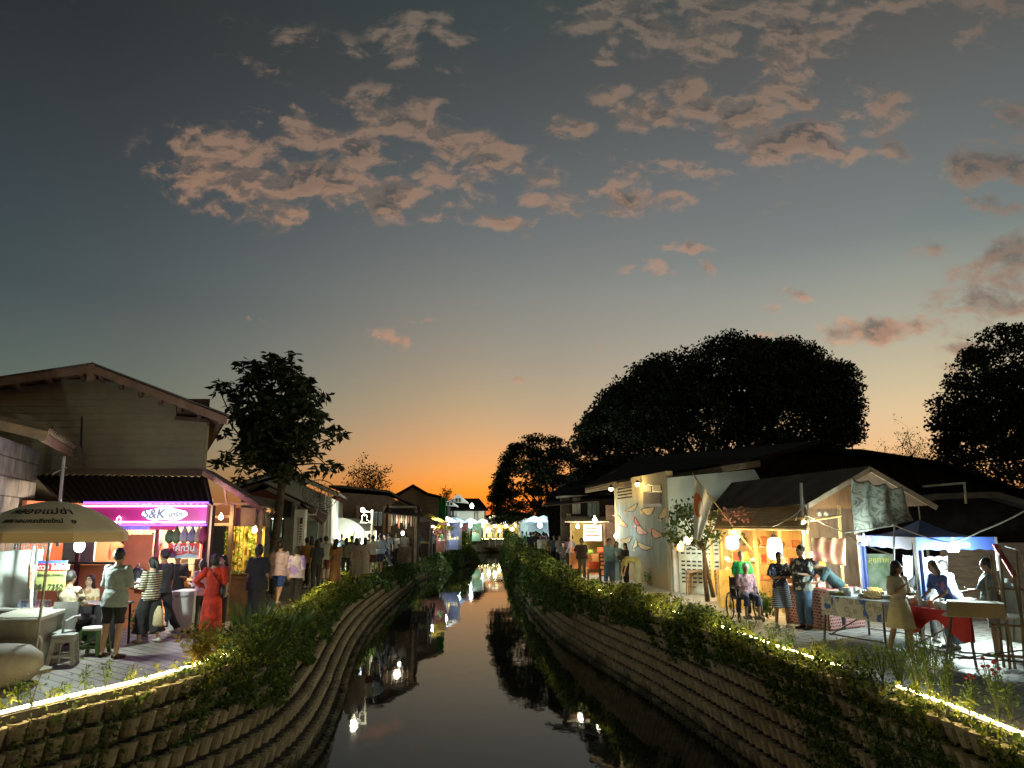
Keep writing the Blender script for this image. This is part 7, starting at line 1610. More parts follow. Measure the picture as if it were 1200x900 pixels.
bulb(425, 640, 36.5, (.75, .97, 1.0), 28, 'glaring white lamp at the far corner of the white tent', .16, .3, power=150)
point_light('tent_light', P(405, 628, 38), 120, (.95, 1.0, .85), .2)
s = MB(); q = P(407, 640, 39.2); s.bbox((q.x - .5, 39.3, 1.0), (q.x + .25, 39.33, 1.9)); tag(s.build('yellow_hanging', mat('tent_yellow', (.7, .6, .2), .8)), 'yellow panel hanging inside the white tent', 'panel')
# ------------------------------------------------------------------ dark timber house, brown house with net, lamp bracket
def gable_front(root, Y, wall_px, roof_px, depth, mw, mr, over=.5, th=.12):
 w = MB(); pts = [P(x, y, Y) for x, y in wall_px]; w.prism([(pts[0].x, Y, 0), (pts[-1].x, Y, 0)] + pts[::-1], (depth[0], depth[1], 0)); wl = w.build('wall', mw, root)
 r = MB(); q = [P(x, y, Y - over) for x, y in roof_px]
 for a, b in zip(q[:-1], q[1:]): r.prism([a, b, b + Vector((0, 0, th)), a + Vector((0, 0, th))], (depth[0], depth[1] + over * 2, 0))
 return wl, r.build('roof', mr, root)
h1 = thing('timber_house', 'dark timber house with a long drooping roof behind the white tent', 'house', (P(430, 640, 44).x, 44, 0))
wl, rf = gable_front(h1, 44, [(398, 577), (455, 581), (484, 596)], [(385, 571), (400, 571), (456, 577), (492, 597)], (-1.2, 10), m_wood, m_roofd)
s = MB(); s.bar(P(456, 594, 43.2), P(488, 594, 43.2), .08, .12); s.build('fascia', m_plas, rf)
for i, px in enumerate((440, 446)): s = MB(); a, b = P(px - 2.4, 616, 43.9), P(px + 2.4, 600, 43.9); s.bbox((a.x, 43.85, a.z), (b.x, 43.95, b.z)); f_ = s.build('window', m_white, h1); s = MB(); s.bbox((a.x + .04, 43.82, a.z + .04), (b.x - .04, 43.84, b.z - .04)); s.build('pane', mat('dull_pane', (.2, .24, .26), .3), f_)
s = MB(); a, b = P(392, 605, 43), P(399, 583, 43); s.bbox((a.x, 43, a.z), (b.x, 43.05, b.z)); s.build('red_panel', mat('red_panel', (.25, .03, .03), .8), h1)
for px in (418, 450, 462): s = MB(); q = P(px, 640, 43.8); s.bbox((q.x - .1, 43.7, 0), (q.x + .1, 43.85, 3.2)); s.build('post', m_tim, h1)
h2 = thing('brown_house', 'brown plank walled house with a hip roof beside the green net', 'house', (P(490, 640, 62).x, 62, 0))
gable_front(h2, 62, [(466, 583), (470, 579), (484, 571), (501, 581), (517, 584)], [(460, 582), (470, 577), (484, 569), (501, 579), (518, 583)], (-1, 9), mat('brown_planks', (.30, .19, .10), .85, col2=(.18, .11, .06), scale=1.5, stretch=(.3, 1, 6)), m_tile)
s = MB(); s.slab(P(480, 602, 60), P(514, 612, 59), P(512, 617, 57), P(476, 609, 58), .08); s.build('lean_to_roof', mat('rust_roof', (.12, .06, .04), .8), h2)
s = MB(); s.grid(lambda u, v: (P(514.5 + 8 * u, 600, 61).x, 61 + .08 * math.sin(u * 20), P(518, 583, 61).z * (1 - v) + P(518, 610, 61).z * v), 12, 4, th=.01); tag(s.build('green_net', mat('green_net', (.03, .32, .05), .8, col2=(.01, .12, .02), scale=2)), 'bright green netting hung at the corner of the brown house', 'net')
def lamp_bracket():
 Y = 34.0; c = P(425, 599, Y); root = thing('bracket_lamp', 'street lamp on a pale bracket with a bell shaped frame over the promenade', 'street lamp', (P(436, 640, Y).x, Y, 0)); s = MB(); q = P(436.5, 600, Y)
 s.tube([(q.x, Y, 0), (q.x, Y, q.z + .1)], .05, 7); s.tube([q, P(427, 599.5, Y)], .03, 6); s.tube([P(436, 620, Y), P(436, 600, Y)], .04, 6); s.build('post', m_white, root)
 s = MB(); k = P(427, 600, Y); s.tube([k, P(427, 603, Y)], .02, 5); pts = [P(424.5, 609, Y), P(424.5, 604, Y), P(430, 604, Y), P(430, 609, Y), P(435, 612.5, Y), P(422, 612.5, Y), P(424.5, 609, Y)]; s.tube(pts, .022, 5); s.build('bell_frame', m_white, root)
 s = MB(); s.ball(P(425, 597.5, Y), .10, 12, 8); s.build('bulb', glow('lamp_y', (1, .95, .65), 18), root); point_light('street_light', P(425, 597.5, Y) + Vector((0, -.25, -.1)), 60, (1, .92, .62), .1)
lamp_bracket()
def shop_bits():
 root = thing('open_shop', 'open fronted shop crowded with hanging wares beneath the drooping dark roof', 'shop', (P(470, 640, 43).x, 43, 0)); s = MB(); r = random.Random(3)
 a, b = P(455, 620, 42.6), P(490, 597, 42.6); s.bbox((a.x, 43.4, 0), (b.x, 43.5, b.z)); s.build('back_wall', mat('shop_back', (.12, .09, .06), .9, col2=(.05, .04, .03), scale=4), root)
 s = MB(); s.bbox((a.x + .1, 42.4, 0), (b.x - .3, 42.9, .9)); s.build('counter', mat('dark_cloth_counter', (.06, .05, .045), .9, col2=(.2, .12, .06), scale=6), root); s = MB(); s.slab(P(452, 596, 43.6), P(492, 600, 43.4), P(496, 606, 41.2), P(449, 602, 41.4), .06); s.build('awning', m_roofd, root)
 for x in (456, 487): q = P(x, 620, 42.4); s = MB(); s.bbox((q.x - .07, 42.35, 0), (q.x + .07, 42.5, b.z)); s.build('post', m_tim, root)
shop_bits()
_r5 = random.Random(9)
for k in range(10):
 px = 459 + k * 2.9; q = P(px, 606, 42.5); s = MB(); l = _r5.uniform(.3, .7); s.tube([q + Vector((0, 0, .35)), q, q + Vector((0, 0, -l * .3)), q + Vector((0, 0, -l))], [.01, .05, .07, .04], 6); tag(s.build('hung_ware', mat('hung_%d' % (k % 4), [(.4, .35, .25), (.12, .1, .08), (.5, .5, .45), (.3, .12, .06)][k % 4], .8)), 'ware hanging in the open shop under the drooping roof', 'ware', 'wares hanging in the open shop')
point_light('shop_light', P(470, 612, 42.2), 9, (1, .88, .65), .2)
bulb(472, 625, 41.8, (.95, 1, .85), 14, 'white lamp over the counter of the open fronted shop', .09, .2)
def white_villa():
 Y = 121.0; root = thing('white_villa', 'two storey white villa with twin gables at the canal bend', 'house', (P(545, 640, Y).x, Y, 0)); mw = mat('villa_white', (.55, .58, .52), .8, var=.05)
 w = MB(); a, m_, b = P(522, 640, Y), P(555, 640, Y), P(567, 640, Y); z = P(540, 596, Y).z; w.bbox((a.x, Y, 0), (m_.x, Y + 8, z)); w.bbox((m_.x, Y + .8, 0), (b.x, Y + 8, z)); w.build('wall', mw, root)
 r = MB(); e = [P(519, 597.5, Y - 1), P(572, 597.5, Y - 1)]; t0, t1 = P(541, 584, Y + 5), P(561, 584, Y + 5)
 r.slab(e[0], e[1], t1, t0, .2); r.prism([P(559, 597.5, Y - 1), P(572, 597.5, Y - 1), P(561, 584, Y + 3), P(556, 584, Y + 3)], (0, 6, 0)); roof = r.build('roof', m_tile, root)
 for cx, top, hw, base, d_ in ((537, 580, 11, 588.5, -.6), (527, 587, 9, 592.5, -1.2)):
  s = MB(); s.prism([P(cx - hw, base, Y + d_), P(cx + hw, base + 1, Y + d_), P(cx, top, Y + d_)], (0, 5, 0)); g = s.build('gable', mw, roof)
  s = MB(); s.bar(P(cx - hw - 1, base + .5, Y + d_ - .15), P(cx, top - .5, Y + d_ - .15), .2, .22); s.bar(P(cx, top - .5, Y + d_ - .15), P(cx + hw + 1, base + 1.5, Y + d_ - .15), .2, .22); s.build('bargeboard', m_white, g)
  for k in (-1, 1): s = MB(); q = P(cx + k * 1.8, base - 2.2, Y + d_ - .06); s.bbox(q - Vector((.17, 0, .25)), q + Vector((.17, .04, .3))); s.build('window', m_black, g)
 for x0, x1, y0, y1, d_ in ((523.5, 532, 598.5, 605.5, 0), (523, 534.5, 609, 614, 0), (556, 560.5, 599, 610, .8)):
  s = MB(); p, q = P(x0, y1, Y + d_ - .05), P(x1, y0, Y + d_ - .05); s.bbox((p.x, Y + d_ - .06, p.z), (q.x, Y + d_ - .01, q.z)); f_ = s.build('window', m_black, root)
  for k in range(1, 3): s = MB(); x = p.x + (q.x - p.x) * k / 3; s.bbox((x - .05, Y + d_ - .09, p.z), (x + .05, Y + d_ - .065, q.z)); s.build('mullion', m_white, f_)
 s = MB(); p, q = P(522, 608, Y - .6), P(536, 606, Y - .6); s.bbox((p.x, Y - .9, p.z), (q.x, Y, q.z)); s.build('balcony', mw, root)
 for x in (536.5, 566.5): s = MB(); p = P(x, 596, Y - .3); s.bbox((p.x - .12, Y - .35, 0), (p.x + .12, Y - .1, p.z)); s.build('column', m_white, root)
white_villa()
point_light('villa_fill', P(546, 618, 114), 500, (.85, 1, .92), .4)  # bare fill light added to brighten the villa walls
bulb(553, 593, 118, (.9, .98, 1), 30, 'small white lamp on the roof edge of the white villa', .28, 0)
# ------------------------------------------------------------------ footbridge over the far bend
def footbridge():
 Y = 108.0; a, b = P(573, 640, Y), P(596, 640, Y); root = thing('footbridge', 'small white railed footbridge crossing the canal at the far bend', 'bridge', ((a.x + b.x) / 2, Y, -.4)); s = MB(); zd = P(580, 640.5, Y).z; s.bbox((a.x - .5, Y, zd - .18), (b.x + .5, Y + 1.2, zd)); s.build('deck', m_conc, root)
 for z in (.3, .6, .95): s = MB(); s.bbox((a.x, Y, zd + z), (b.x, Y + .07, zd + z + .09)); s.build('rail', m_white, root)
 for k in range(4): s = MB(); x = a.x + (b.x - a.x) * k / 3; s.bbox((x - .06, Y - .01, zd), (x + .06, Y + .08, zd + 1.05)); s.build('post', m_white, root)
footbridge()
# ------------------------------------------------------------------ market stalls further on, each with its lamp
def far_stall(label, px, Y, w, col, lamp, power, lampname, h=2.3, cloth_c=(.5, .4, .2), z0=0.0):
 c = P(px, 640, Y); root = thing('market_stall', label, 'stall', (c.x, Y, 0), 'far market stalls along the canal'); s = MB(); r = random.Random(px)
 s.prism([(c.x - w / 2, Y - .7, h), (c.x + w / 2, Y - .7, h), (c.x, Y - .7, h + w * .22)], (0, 1.9, 0)); s.build('canopy', mat('stall_can_%d' % px, col, .8, var=.1), root)
 for sx in (-1, 1):
  for sy in (-.65, 1.1): l = MB(); l.bbox((c.x + sx * w * .47 - .03, Y + sy - .03, 0), (c.x + sx * w * .47 + .03, Y + sy + .03, h)); l.build('leg', m_metal, root)
 s = MB(); s.bbox((c.x - w * .42, Y - .5, 0), (c.x + w * .42, Y, .85)); s.build('counter', mat('stall_cloth_%d' % px, cloth_c, .8, var=.2, scale=4), root)
 s = MB()
 for k in range(9): q = Vector((c.x - w * .38 + w * .76 * k / 8, Y - .25, .85)); z_ = r.uniform(.1, .35); s.box(q + Vector((0, 0, z_ / 2 + .002)), (w * .07, .2, z_), mi=r.randrange(3))
 wa = s.build('wares', [mat('fw1', (.6, .5, .2), .8), mat('fw2', (.5, .15, .1), .8), mat('fw3', (.55, .6, .6), .8)], root); wa['kind'] = 'stuff'
 s = MB(); s.bbox((c.x - w * .45, Y + 1.0, .5), (c.x + w * .45, Y + 1.04, h)); s.build('back_sheet', mat('stall_back_%d' % px, tuple(min(1, x * 1.2) for x in cloth_c), .8, var=.2, scale=3), root)
 p = Vector((c.x + r.uniform(-.3, .3), Y - .75, h - .25)); lt = thing('stall_lamp', lampname, 'lamp', p, 'lamps of the far market stalls'); s = MB(); rr = .0026 * Y + .03; s.ball(p, rr, 10, 8); s.build('bulb', glow('lamp_%.2f_%.2f' % (lamp[1], lamp[2]), lamp, 26), lt); s = MB(); s.tube([p + Vector((0, 0, rr)), p + Vector((0, .1, .25))], .01, 4); s.build('cord', m_black, lt)
 if power: point_light('stall_light', p + Vector((0, -.3, .0)), power * 1.1, lamp, .2)
CY = (.75, 1, .97); WH = (1, .97, .88); WY = (1, .85, .5)
FS = [(503, 60, 3.0, (.5, .4, .06), WH, 180, 'stall with a scalloped yellow awning beside the brown house', (.28, .12, .10)), (524, 66, 2.4, (.30, .32, .34), WH, 150, 'grey canopied stall next to the yellow awning', (.12, .16, .30)),
      (536, 84, 2.6, (.1, .14, .25), CY, 170, 'dark blue canopied stall before the white villa', (.30, .10, .08)), (552, 100, 3, (.45, .45, .4), CY, 230, 'pale canopied stall at the villa corner', (.35, .5, .3)),
      (487, 52, 2.2, (.35, .3, .25), WH, 110, 'drab canopied stall before the brown house wall', (.12, .08, .06)), (566, 118, 3.4, (.5, .48, .4), WH, 260, 'cream canopied stall below the villa end wall', (.65, .5, .2)),
      (580, 122, 3.4, (.4, .3, .15), WY, 260, 'tan canopied stall behind the white footbridge', (.7, .55, .15)), (594, 120, 3.2, (.5, .5, .45), WH, 240, 'pale canopied stall past the footbridge', (.6, .5, .2)),
      (606, 114, 3.0, (.35, .25, .12), WY, 240, 'brown canopied stall under the lit lanterns', (.7, .5, .12)), (616, 104, 3.0, (.5, .45, .3), WH, 200, 'cream canopied stall under the low dark tree', (.6, .45, .15)),
      (626, 66, 2.6, (.25, .28, .30), CY, 170, 'grey canopied stall glaring white beside the walkers', (.4, .45, .45)), (637, 58, 2.4, (.16, .2, .22), CY, 120, 'dark canopied stall at the edge of the stucco house', (.35, .4, .45))]
for px, Y, w, col, lc, pw, lab, cc in FS: far_stall(lab, px, Y, w, col, lc, pw, 'lamp of the ' + lab, cloth_c=cc)
for i, (px, py, Y, c_) in enumerate([(511, 629, 70, WH), (519, 626, 76, CY), (541, 622, 96, CY), (546, 627, 90, WH), (558, 624, 104, CY), (573, 620, 116, WH), (585, 622, 118, WY), (600, 620, 112, WH), (622, 620, 78, WH), (631, 622, 62, CY), (530, 625, 86, WH), (496, 627, 56, WY)]):
 p = P(px, py, Y); rt = thing('hanging_lamp', 'bare market lamp burning in the row between the far stalls', 'lamp', p, 'bare lamps between the far stalls'); s = MB(); s.ball(p, .002 * Y + .03, 8, 6); s.build('bulb', glow('lamp_%.2f_%.2f' % (c_[1], c_[2]), c_, 26), rt); s = MB(); s.tube([p, p + Vector((0, 0, .5))], .01, 4); s.build('cord', m_black, rt)
s = MB(); A, B = P(495, 616, 58), P(532, 617, 62)
s.grid(lambda u, v: A.lerp(B, u) + Vector((0, -.9 * v, -.25 * v - .12 * abs(math.sin(u * PI * 9)) * v + .1 * math.sin(u * PI))), 90, 4, th=.02); tag(s.build('yellow_awning', mat('yellow_awning', (.70, .55, .05), .7, var=.1)), 'bright yellow scalloped awning running past the brown house', 'awning')
s = MB(); a, b = P(490, 633, 56), P(494, 613, 56); s.bbox((a.x, 56, a.z), (b.x, 56.06, b.z)); vb = s.build('vertical_sign', glow('sign_blue_white', (.62, .75, 1.0), 1.1)); tag(vb, 'tall narrow lit blue white sign at the brown house corner', 'sign')
s = MB()
for k in range(4): z = b.z - .25 - k * .26; s.bbox((a.x + .06, 55.985, z), (b.x - .06, 55.995, z + .15))
o = s.build('lettering', m_black); o.parent = vb
def light_tree():
 Y = 112; c = P(580, 606, Y); root = thing('lamp_post', 'lamp post crowned with a spread of small lit leaves', 'street lamp', (c.x, Y, 0)); s = MB(); s.tube([(c.x, Y, 0), (c.x, Y, c.z)], .09, 7); s.build('post', m_white, root); s = MB(); r = random.Random(8)
 for k in range(26): a = r.uniform(0, 2 * PI); rr = r.uniform(.2, 1) ; q = c + Vector((math.cos(a) * rr * 1.0, math.sin(a) * rr * .8, (1 - rr) * .5 - .25 + r.uniform(-.1, .1))); s.ball(q, (.16, .1, .09), 6, 4)
 s.build('lit_crown', glow('leaf_lights', (1, .92, .6), 2.2), root)
light_tree()
for i, (px0, px1, y0, y1) in enumerate([(570, 600, 607, 609), (600, 627, 609, 610), (572, 598, 612, 612.5)]):
 s = MB(); Y = 100; pts = []
 for t_ in np.linspace(0, 1, 19): q = P(px0 + (px1 - px0) * t_, y0 + (y1 - y0) * t_ + 1.0 * math.sin(PI * t_), Y); pts.append(q)
 s.tube(pts, .02, 4)
 for q in pts: s.add([q + Vector((-.13, 0, 0)), q + Vector((.13, 0, 0)), q + Vector((0, 0, -.28))], [(0, 1, 2)]); 
 tag(s.build('bunting', m_white), ['upper string of white pennants beside the lit leaf lamp post', 'string of white pennants running under the low dark tree', 'lower string of white pennants beside the lit leaf lamp post'][i], 'bunting')
for px, Y in ((600, 100), (627, 100)): q = P(px, 640, Y); s = MB(); s.tube([(q.x, Y, 0), (q.x, Y, P(px, 607, Y).z)], .06, 6); tag(s.build('pole', m_white), 'white pole between the two strings of pennants' if px == 600 else 'white pole at the tree end of the pennants', 'pole')
dark_house('distant dark roofed house between the villa and the low tree', [(566, 606), (585, 601), (600, 600), (630, 606)], (2, 8), 0, 135)
dark_house('distant dark roof past the green net', [(500, 596), (512, 590), (524, 594)], (0, 6), 0, 100)
dark_house('dark roofed house filling the gap beside the white tent', [(380, 590), (400, 578), (430, 584)], (0, 6), 0, 52)
fm = prof_px([(380, 612), (420, 604), (470, 606), (520, 604), (575, 606), (640, 600), (700, 604), (760, 600)], 170)
n = 9000; X = NR.uniform(fm[0][0], fm[-1][0], n); top = np.interp(X, [f[0] for f in fm], [f[1] for f in fm]) * (.8 + .3 * fnoise(X * .5 + 200, 3)); cen = np.stack([X, 170 + NR.uniform(-4, 4, n), top * NR.random(n)], 1)
v, q = leaves(cen, 1.1, asp=.7); o = fast_mesh('far_woods', v, q, lf_tree); o['kind'] = 'stuff'
# ------------------------------------------------------------------ the people
SK1, SK2, SK3 = (.40, .24, .15), (.30, .17, .10), (.50, .33, .23)
BK = (.010, .009, .008)
def at(px, pyf, pyh, Y=None):
 g = G(px, pyf) if Y is None else Vector((P(px, 660, Y).x, Y, 0)); return g, max(1.0, min(1.92, P(px, pyh, g.y).z))
def TR(c, **k): return dict(kind='trousers', m=c, **k)
def pp(label, px, pyf, pyh, turn, Y=None, **k):
 g, h = at(px, pyf, pyh, Y); h = k.pop('hh', h); return person(label, g, h, R(turn), **k)
blk, nvy, jean, wht = cloth('black', (.015, .015, .017)), cloth('navy', (.02, .03, .08)), mat('denim', (.05, .09, .16), .9, col2=(.09, .15, .24), scale=4), cloth('white', (.6, .6, .56))
pa = pp('man in grey shirt and dark shorts seen from behind beside the green stool', 139, 771, 641, -12, Y=12.55, legs='wide', arms=('hold', 'hold'), skin=SK1, top=dict(m=cloth('sage', (.26, .31, .30)), sleeve=.52, hem=-.14, loose=1.1, sleeve_w=1.2), bottom=dict(kind='shorts', m=blk, len=.46), shoes=(.06, .02, .02), bulk=1.05)
pp('man in cream shirt with brown spots seated with his back turned at the black table', 84, 760, 667, -15, Y=13.0, hh=1.7, legs='sit', pelvis=.56, arms=('table', 'table'), top=dict(m=pattern('spot_shirt', (.44, .38, .26), 'spots', (.06, .035, .02), 7.5, thr=.36), sleeve=.5, hem=-.02, loose=1.1), bottom=TR(blk), skin=SK2, shoes=(.05, .04, .03))
pp('woman in glasses and cream blouse seated at the black table looking up', 107, 760, 672, 195, Y=14.3, hh=1.58, legs='sit', pelvis=.46, arms=('table', 'table'), head=(14, -10), sex='f', hair=(BK, 'mid'), face=True, glasses=True, skin=SK3, top=dict(m=pattern('cream_blouse', (.58, .50, .32), 'blob', (.35, .22, .10), 9), sleeve=.5), bottom=TR(blk))
pp('woman in striped top and wide black trousers walking in white trainers', 180, 757, 651, 62, Y=14.1, legs='step', arms=('hold', 'down'), sex='f', hair=(BK, 'pony'), face=True, skin=SK3, top=dict(m=pattern('striped_top', (.58, .54, .38), 'stripe', (.03, .03, .04), 7.5), sleeve=.72, hem=-.03, loose=1.05, sleeve_w=1.3), bottom=TR(blk, loose=1.75, flare=1.5, len=.88), shoes=(.55, .53, .45))
pp('tall man in dark shirt walking just behind the striped top', 193, 746, 640, 70, Y=14.9, legs='walk', arms=('hang', 'hang'), face=True, skin=SK2, top=dict(m=cloth('charcoal', (.035, .04, .045)), sleeve=.5), bottom=TR(blk), shoes=(.35, .30, .26))
pp('man in dark shirt standing behind the red jelly banner', 208, 720, 646, 200, Y=16.3, legs='stand', arms=('hold', 'table'), skin=SK2, top=dict(m=blk, sleeve=.5), bottom=TR(nvy))
pr = pp('woman in long red dress with her hand at her side beside the timber stall', 252, 752, 648, 20, Y=14.6, legs='step', arms=('hip', 'hold'), sex='f', hair=(BK, 'bun'), skin=SK2, top=dict(m=pattern('red_dress', (.55, .035, .012), 'blob', (.35, .02, .01), 6), sleeve=.85, hem=.02, sleeve_w=1.3), bottom=dict(kind='skirt', m=pattern('red_dress', (.55, .035, .012), 'blob', (.35, .02, .01), 6), len=.80, flare=1.25), shoes=(.02, .02, .02))
pp('girl in pink sleeved top half hidden behind the long red dress', 238, 745, 655, 60, Y=15.5, arms=('hold', 'hold'), sex='f', hair=(BK, 'mid'), face=True, skin=SK3, top=dict(m=cloth('soft_pink', (.55, .36, .42)), sleeve=.6), bottom=TR(blk))
pp('person in a white face mask beyond the long red dress', 262, 745, 650, 150, Y=16.2, arms=('hang', 'hold'), hair=(BK, 'mid'), sex='f', face=True, mask=wht, skin=SK3, top=dict(m=cloth('rust', (.25, .05, .03)), sleeve=.6), bottom=TR(blk))
pp('woman dressed all in black with a khaki cap seen from behind', 303, 740, 637, 5, Y=16.3, legs='close', arms=('hang', 'hang'), sex='f', hair=(BK, 'pony'), cap=cloth('khaki', (.30, .26, .17)), skin=SK2, top=dict(m=blk, sleeve=.52, hem=-.2, loose=1.18, sleeve_w=1.4), bottom=dict(kind='skirt', m=blk, len=.72, flare=1.05), bulk=1.05)
pp('man in pale pink shirt and blue shorts walking away', 328, 706, 632, 0, Y=20.6, legs='walk', arms=('hang', 'hang'), skin=SK3, cap=cloth('cap_maroon', (.05, .01, .03)), top=dict(m=cloth('pale_pink', (.52, .40, .50)), sleeve=.55, hem=-.12, loose=1.15, sleeve_w=1.4), bottom=dict(kind='shorts', m=cloth('royal', (.02, .06, .30)), len=.52), shoes=(.5, .45, .42), bulk=1.1)
pp('person in yellow top peeking past the pale pink shirt', 318, 690, 639, 0, Y=22.5, skin=SK3, top=dict(m=cloth('mustard', (.45, .36, .12)), sleeve=.5), bottom=TR(blk))
pp('woman in violet tie dye top and black trousers walking away', 348, 708, 639, 4, Y=20.2, legs='step', arms=('hang', 'hang'), sex='f', hair=(BK, 'bun'), skin=SK3, top=dict(m=pattern('violet_top', (.30, .22, .62), 'blob', (.50, .45, .62), 3, thr=.52), sleeve=.6, hem=-.1, loose=1.1, sleeve_w=1.3), bottom=TR(blk), shoes=(.3, .2, .2))
crowd_l = [('man in mustard shirt behind the violet top', 359, 25.5, 1.70, 'm', (.40, .20, .04), blk, 0), ('woman in black with hands folded near the mustard shirt', 371, 25, 1.64, 'f', (.03, .035, .035), blk, 20), ('dark haired person beyond the mustard shirt', 364, 29, 1.68, 'f', (.05, .05, .05), blk, 0),
 ('man in grey tee and dark shorts before the white tent', 381, 28, 1.72, 'm', (.35, .38, .34), 'shorts', 10), ('long haired woman in a brown dress before the white tent', 393, 26.5, 1.64, 'f', (.26, .12, .05), 'dress', -5), ('woman in olive top at the white tent', 405, 31, 1.60, 'f', (.16, .17, .12), blk, 15),
 ('person in dark clothes between the tent lamps', 411, 33, 1.66, 'm', (.04, .04, .04), blk, 0), ('woman in grey brown dress past the tent lamp', 417, 30, 1.6, 'f', (.2, .16, .13), 'dress', 30), ('woman in printed cream dress near the bracket lamp', 427, 31, 1.6, 'f', (.42, .36, .28), 'dress', 10),
 ('man in dark red shorts near the bracket lamp', 436, 33, 1.68, 'm', (.5, .5, .46), 'shorts', 0), ('man in pale blue shirt before the windows', 445, 33.5, 1.74, 'm', (.30, .42, .60), 'shorts', 0), ('person in black under the bracket lamp', 432, 36, 1.7, 'm', (.02, .02, .02), blk, 0),
 ('person in dark shirt walking behind the tent front', 399, 36, 1.68, 'm', (.1, .1, .1), blk, 0), ('woman in rust top by the open shop', 478, 44, 1.6, 'f', (.28, .12, .05), blk, 40), ('man in dark shirt by the open shop post', 455, 40, 1.7, 'm', (.05, .05, .05), blk, 0)]
for lab, px, Y, h_, sx, tc_, bt, fa in crowd_l:
 bot = dict(kind='shorts', m=nvy if 'blue' in lab else cloth('maroonish', (.10, .03, .03)), len=.48) if bt == 'shorts' else dict(kind='skirt', m=cloth('dr%d' % px, tc_), len=.75, flare=1.25) if bt == 'dress' else TR(bt)
 person(lab, (P(px, 660, Y).x, Y, 0), h_, R(fa), legs=['stand', 'step', 'walk', 'close'][px % 4] if bt != 'dress' else 'close', arms=[('hang', 'hold'), ('hang', 'hang'), ('cross', 'cross'), ('swing', 'swingb')][(px // 2) % 4], sex=sx, hair=(BK, ['short', 'long' if 'long' in lab else 'mid'][sx == 'f']), skin=SK2, detail=1.5, top=dict(m=cloth('dr%d' % px, tc_), sleeve=.5, loose=1.05), bottom=bot)
wc_Y = 17.3
pp('woman in green top with a white scarf standing behind the wheelchair', 869, 728, 645, 172, Y=17.9, arms=('push', 'hang'), sex='f', face=True, skin=SK3, hair=((.28, .24, .18), 'short'), top=dict(m=cloth('emerald', (.02, .36, .09)), sleeve=.5, loose=1.25, sleeve_w=1.7), bottom=TR(blk), bulk=1.15)
pe = pp('elderly person with white hair in pink checked top sitting in the wheelchair', 873, 728, 670, 180, Y=17.28, hh=1.5, legs='sit', pelvis=.56, arms=('down', 'hold'), skin=SK2, face=True, head=(-10, 0), hair=((.55, .52, .48), 'short'), top=dict(m=pattern('pink_check', (.55, .38, .42), 'check', (.35, .2, .26), 12), sleeve=.8, loose=1.1), bottom=TR(nvy, len=.75), shoes=(.1, .08, .06))
pp('woman in navy patterned dress with arms folded', 913, 737, 646, 178, Y=16.3, legs='stand', arms=('cross', 'cross'), sex='f', face=True, skin=SK2, hair=(BK, 'short'), top=dict(m=pattern('navy_print', (.02, .025, .05), 'spots', (.35, .4, .5), 16, thr=.3), sleeve=.42, sleeve_w=1.9, hem=.02), bottom=dict(kind='skirt', m=pattern('navy_rows', (.03, .035, .06), 'stripe', (.28, .32, .38), 8, thr=.62), len=.48, flare=1.35), shoes=(.5, .5, .5))
pp('man in black and white floral shirt and jeans looking across', 939, 740, 638, 120, Y=15.9, legs='stand', arms=('hold', 'hang'), face=True, skin=SK2, top=dict(m=pattern('floral_shirt', (.03, .035, .04), 'blob', (.50, .50, .44), 7, c3=(.25, .27, .24), thr=.55), sleeve=.5, hem=-.14, loose=1.12, sleeve_w=1.4), bottom=TR(jean, loose=1.15), shoes=(.04, .03, .03))
pp('vendor in dark teal shirt stooping over the food on the long table', 978, 740, 660, 105, Y=15.9, hh=1.68, legs='stand', arms=('reach', 'reach'), lean=48, skin=SK2, hair=(BK, 'short'), top=dict(m=cloth('teal_dark', (.03, .07, .08)), sleeve=.5), bottom=TR(blk))
pp('long haired girl in cream top and skirt walking before the printed tablecloth', 1049, 765, 656, 200, Y=12.7, legs='step', arms=('hold', 'chest'), sex='f', face=True, head=(0, 30), skin=SK2, hair=(BK, 'long'), top=dict(m=cloth('cream', (.52, .46, .34)), sleeve=.45, hem=.02, sleeve_w=1.4), bottom=dict(kind='skirt', m=cloth('pale_yellow', (.55, .50, .28)), len=.40, flare=1.45), shoes=(.4, .38, .34))
pp('woman in black scoop neck top with a pale strap behind the red table', 1080, 740, 659, 178, Y=14.2, arms=('down', 'hip'), sex='f', face=True, skin=SK3, hair=(BK, 'short'), top=dict(m=blk, sleeve=.42, loose=1.15, sleeve_w=1.5), bottom=TR(blk), bulk=1.25)
pp('young woman in blue top and pink apron bending at the red table', 1107, 745, 668, 100, Y=13.4, hh=1.55, arms=('table', 'reach'), lean=24, sex='f', face=True, skin=SK2, hair=((.04, .025, .02), 'mid'), top=dict(m=pattern('apron_blue', (.05, .08, .22), 'blob', (.5, .15, .25), 5, thr=.6), sleeve=.4), bottom=TR(jean))
pp('helper in light blue shirt behind the pink apron', 1115, 745, 667, 90, Y=14.1, hh=1.5, arms=('table', 'table'), lean=18, sex='f', skin=SK3, hair=(BK, 'bun'), top=dict(m=cloth('light_blue', (.30, .42, .52)), sleeve=.55), bottom=TR(blk))
pp('man in dark grey tee and shorts standing at the fence end', 1156, 760, 653, 65, Y=12.7, arms=('reach', 'hold'), skin=SK2, top=dict(m=cloth('slate', (.14, .17, .18)), sleeve=.5, hem=-.12, loose=1.12, sleeve_w=1.4), bottom=dict(kind='shorts', m=cloth('greybrown', (.16, .14, .13)), len=.5), shoes=(.05, .05, .05), bulk=1.1)
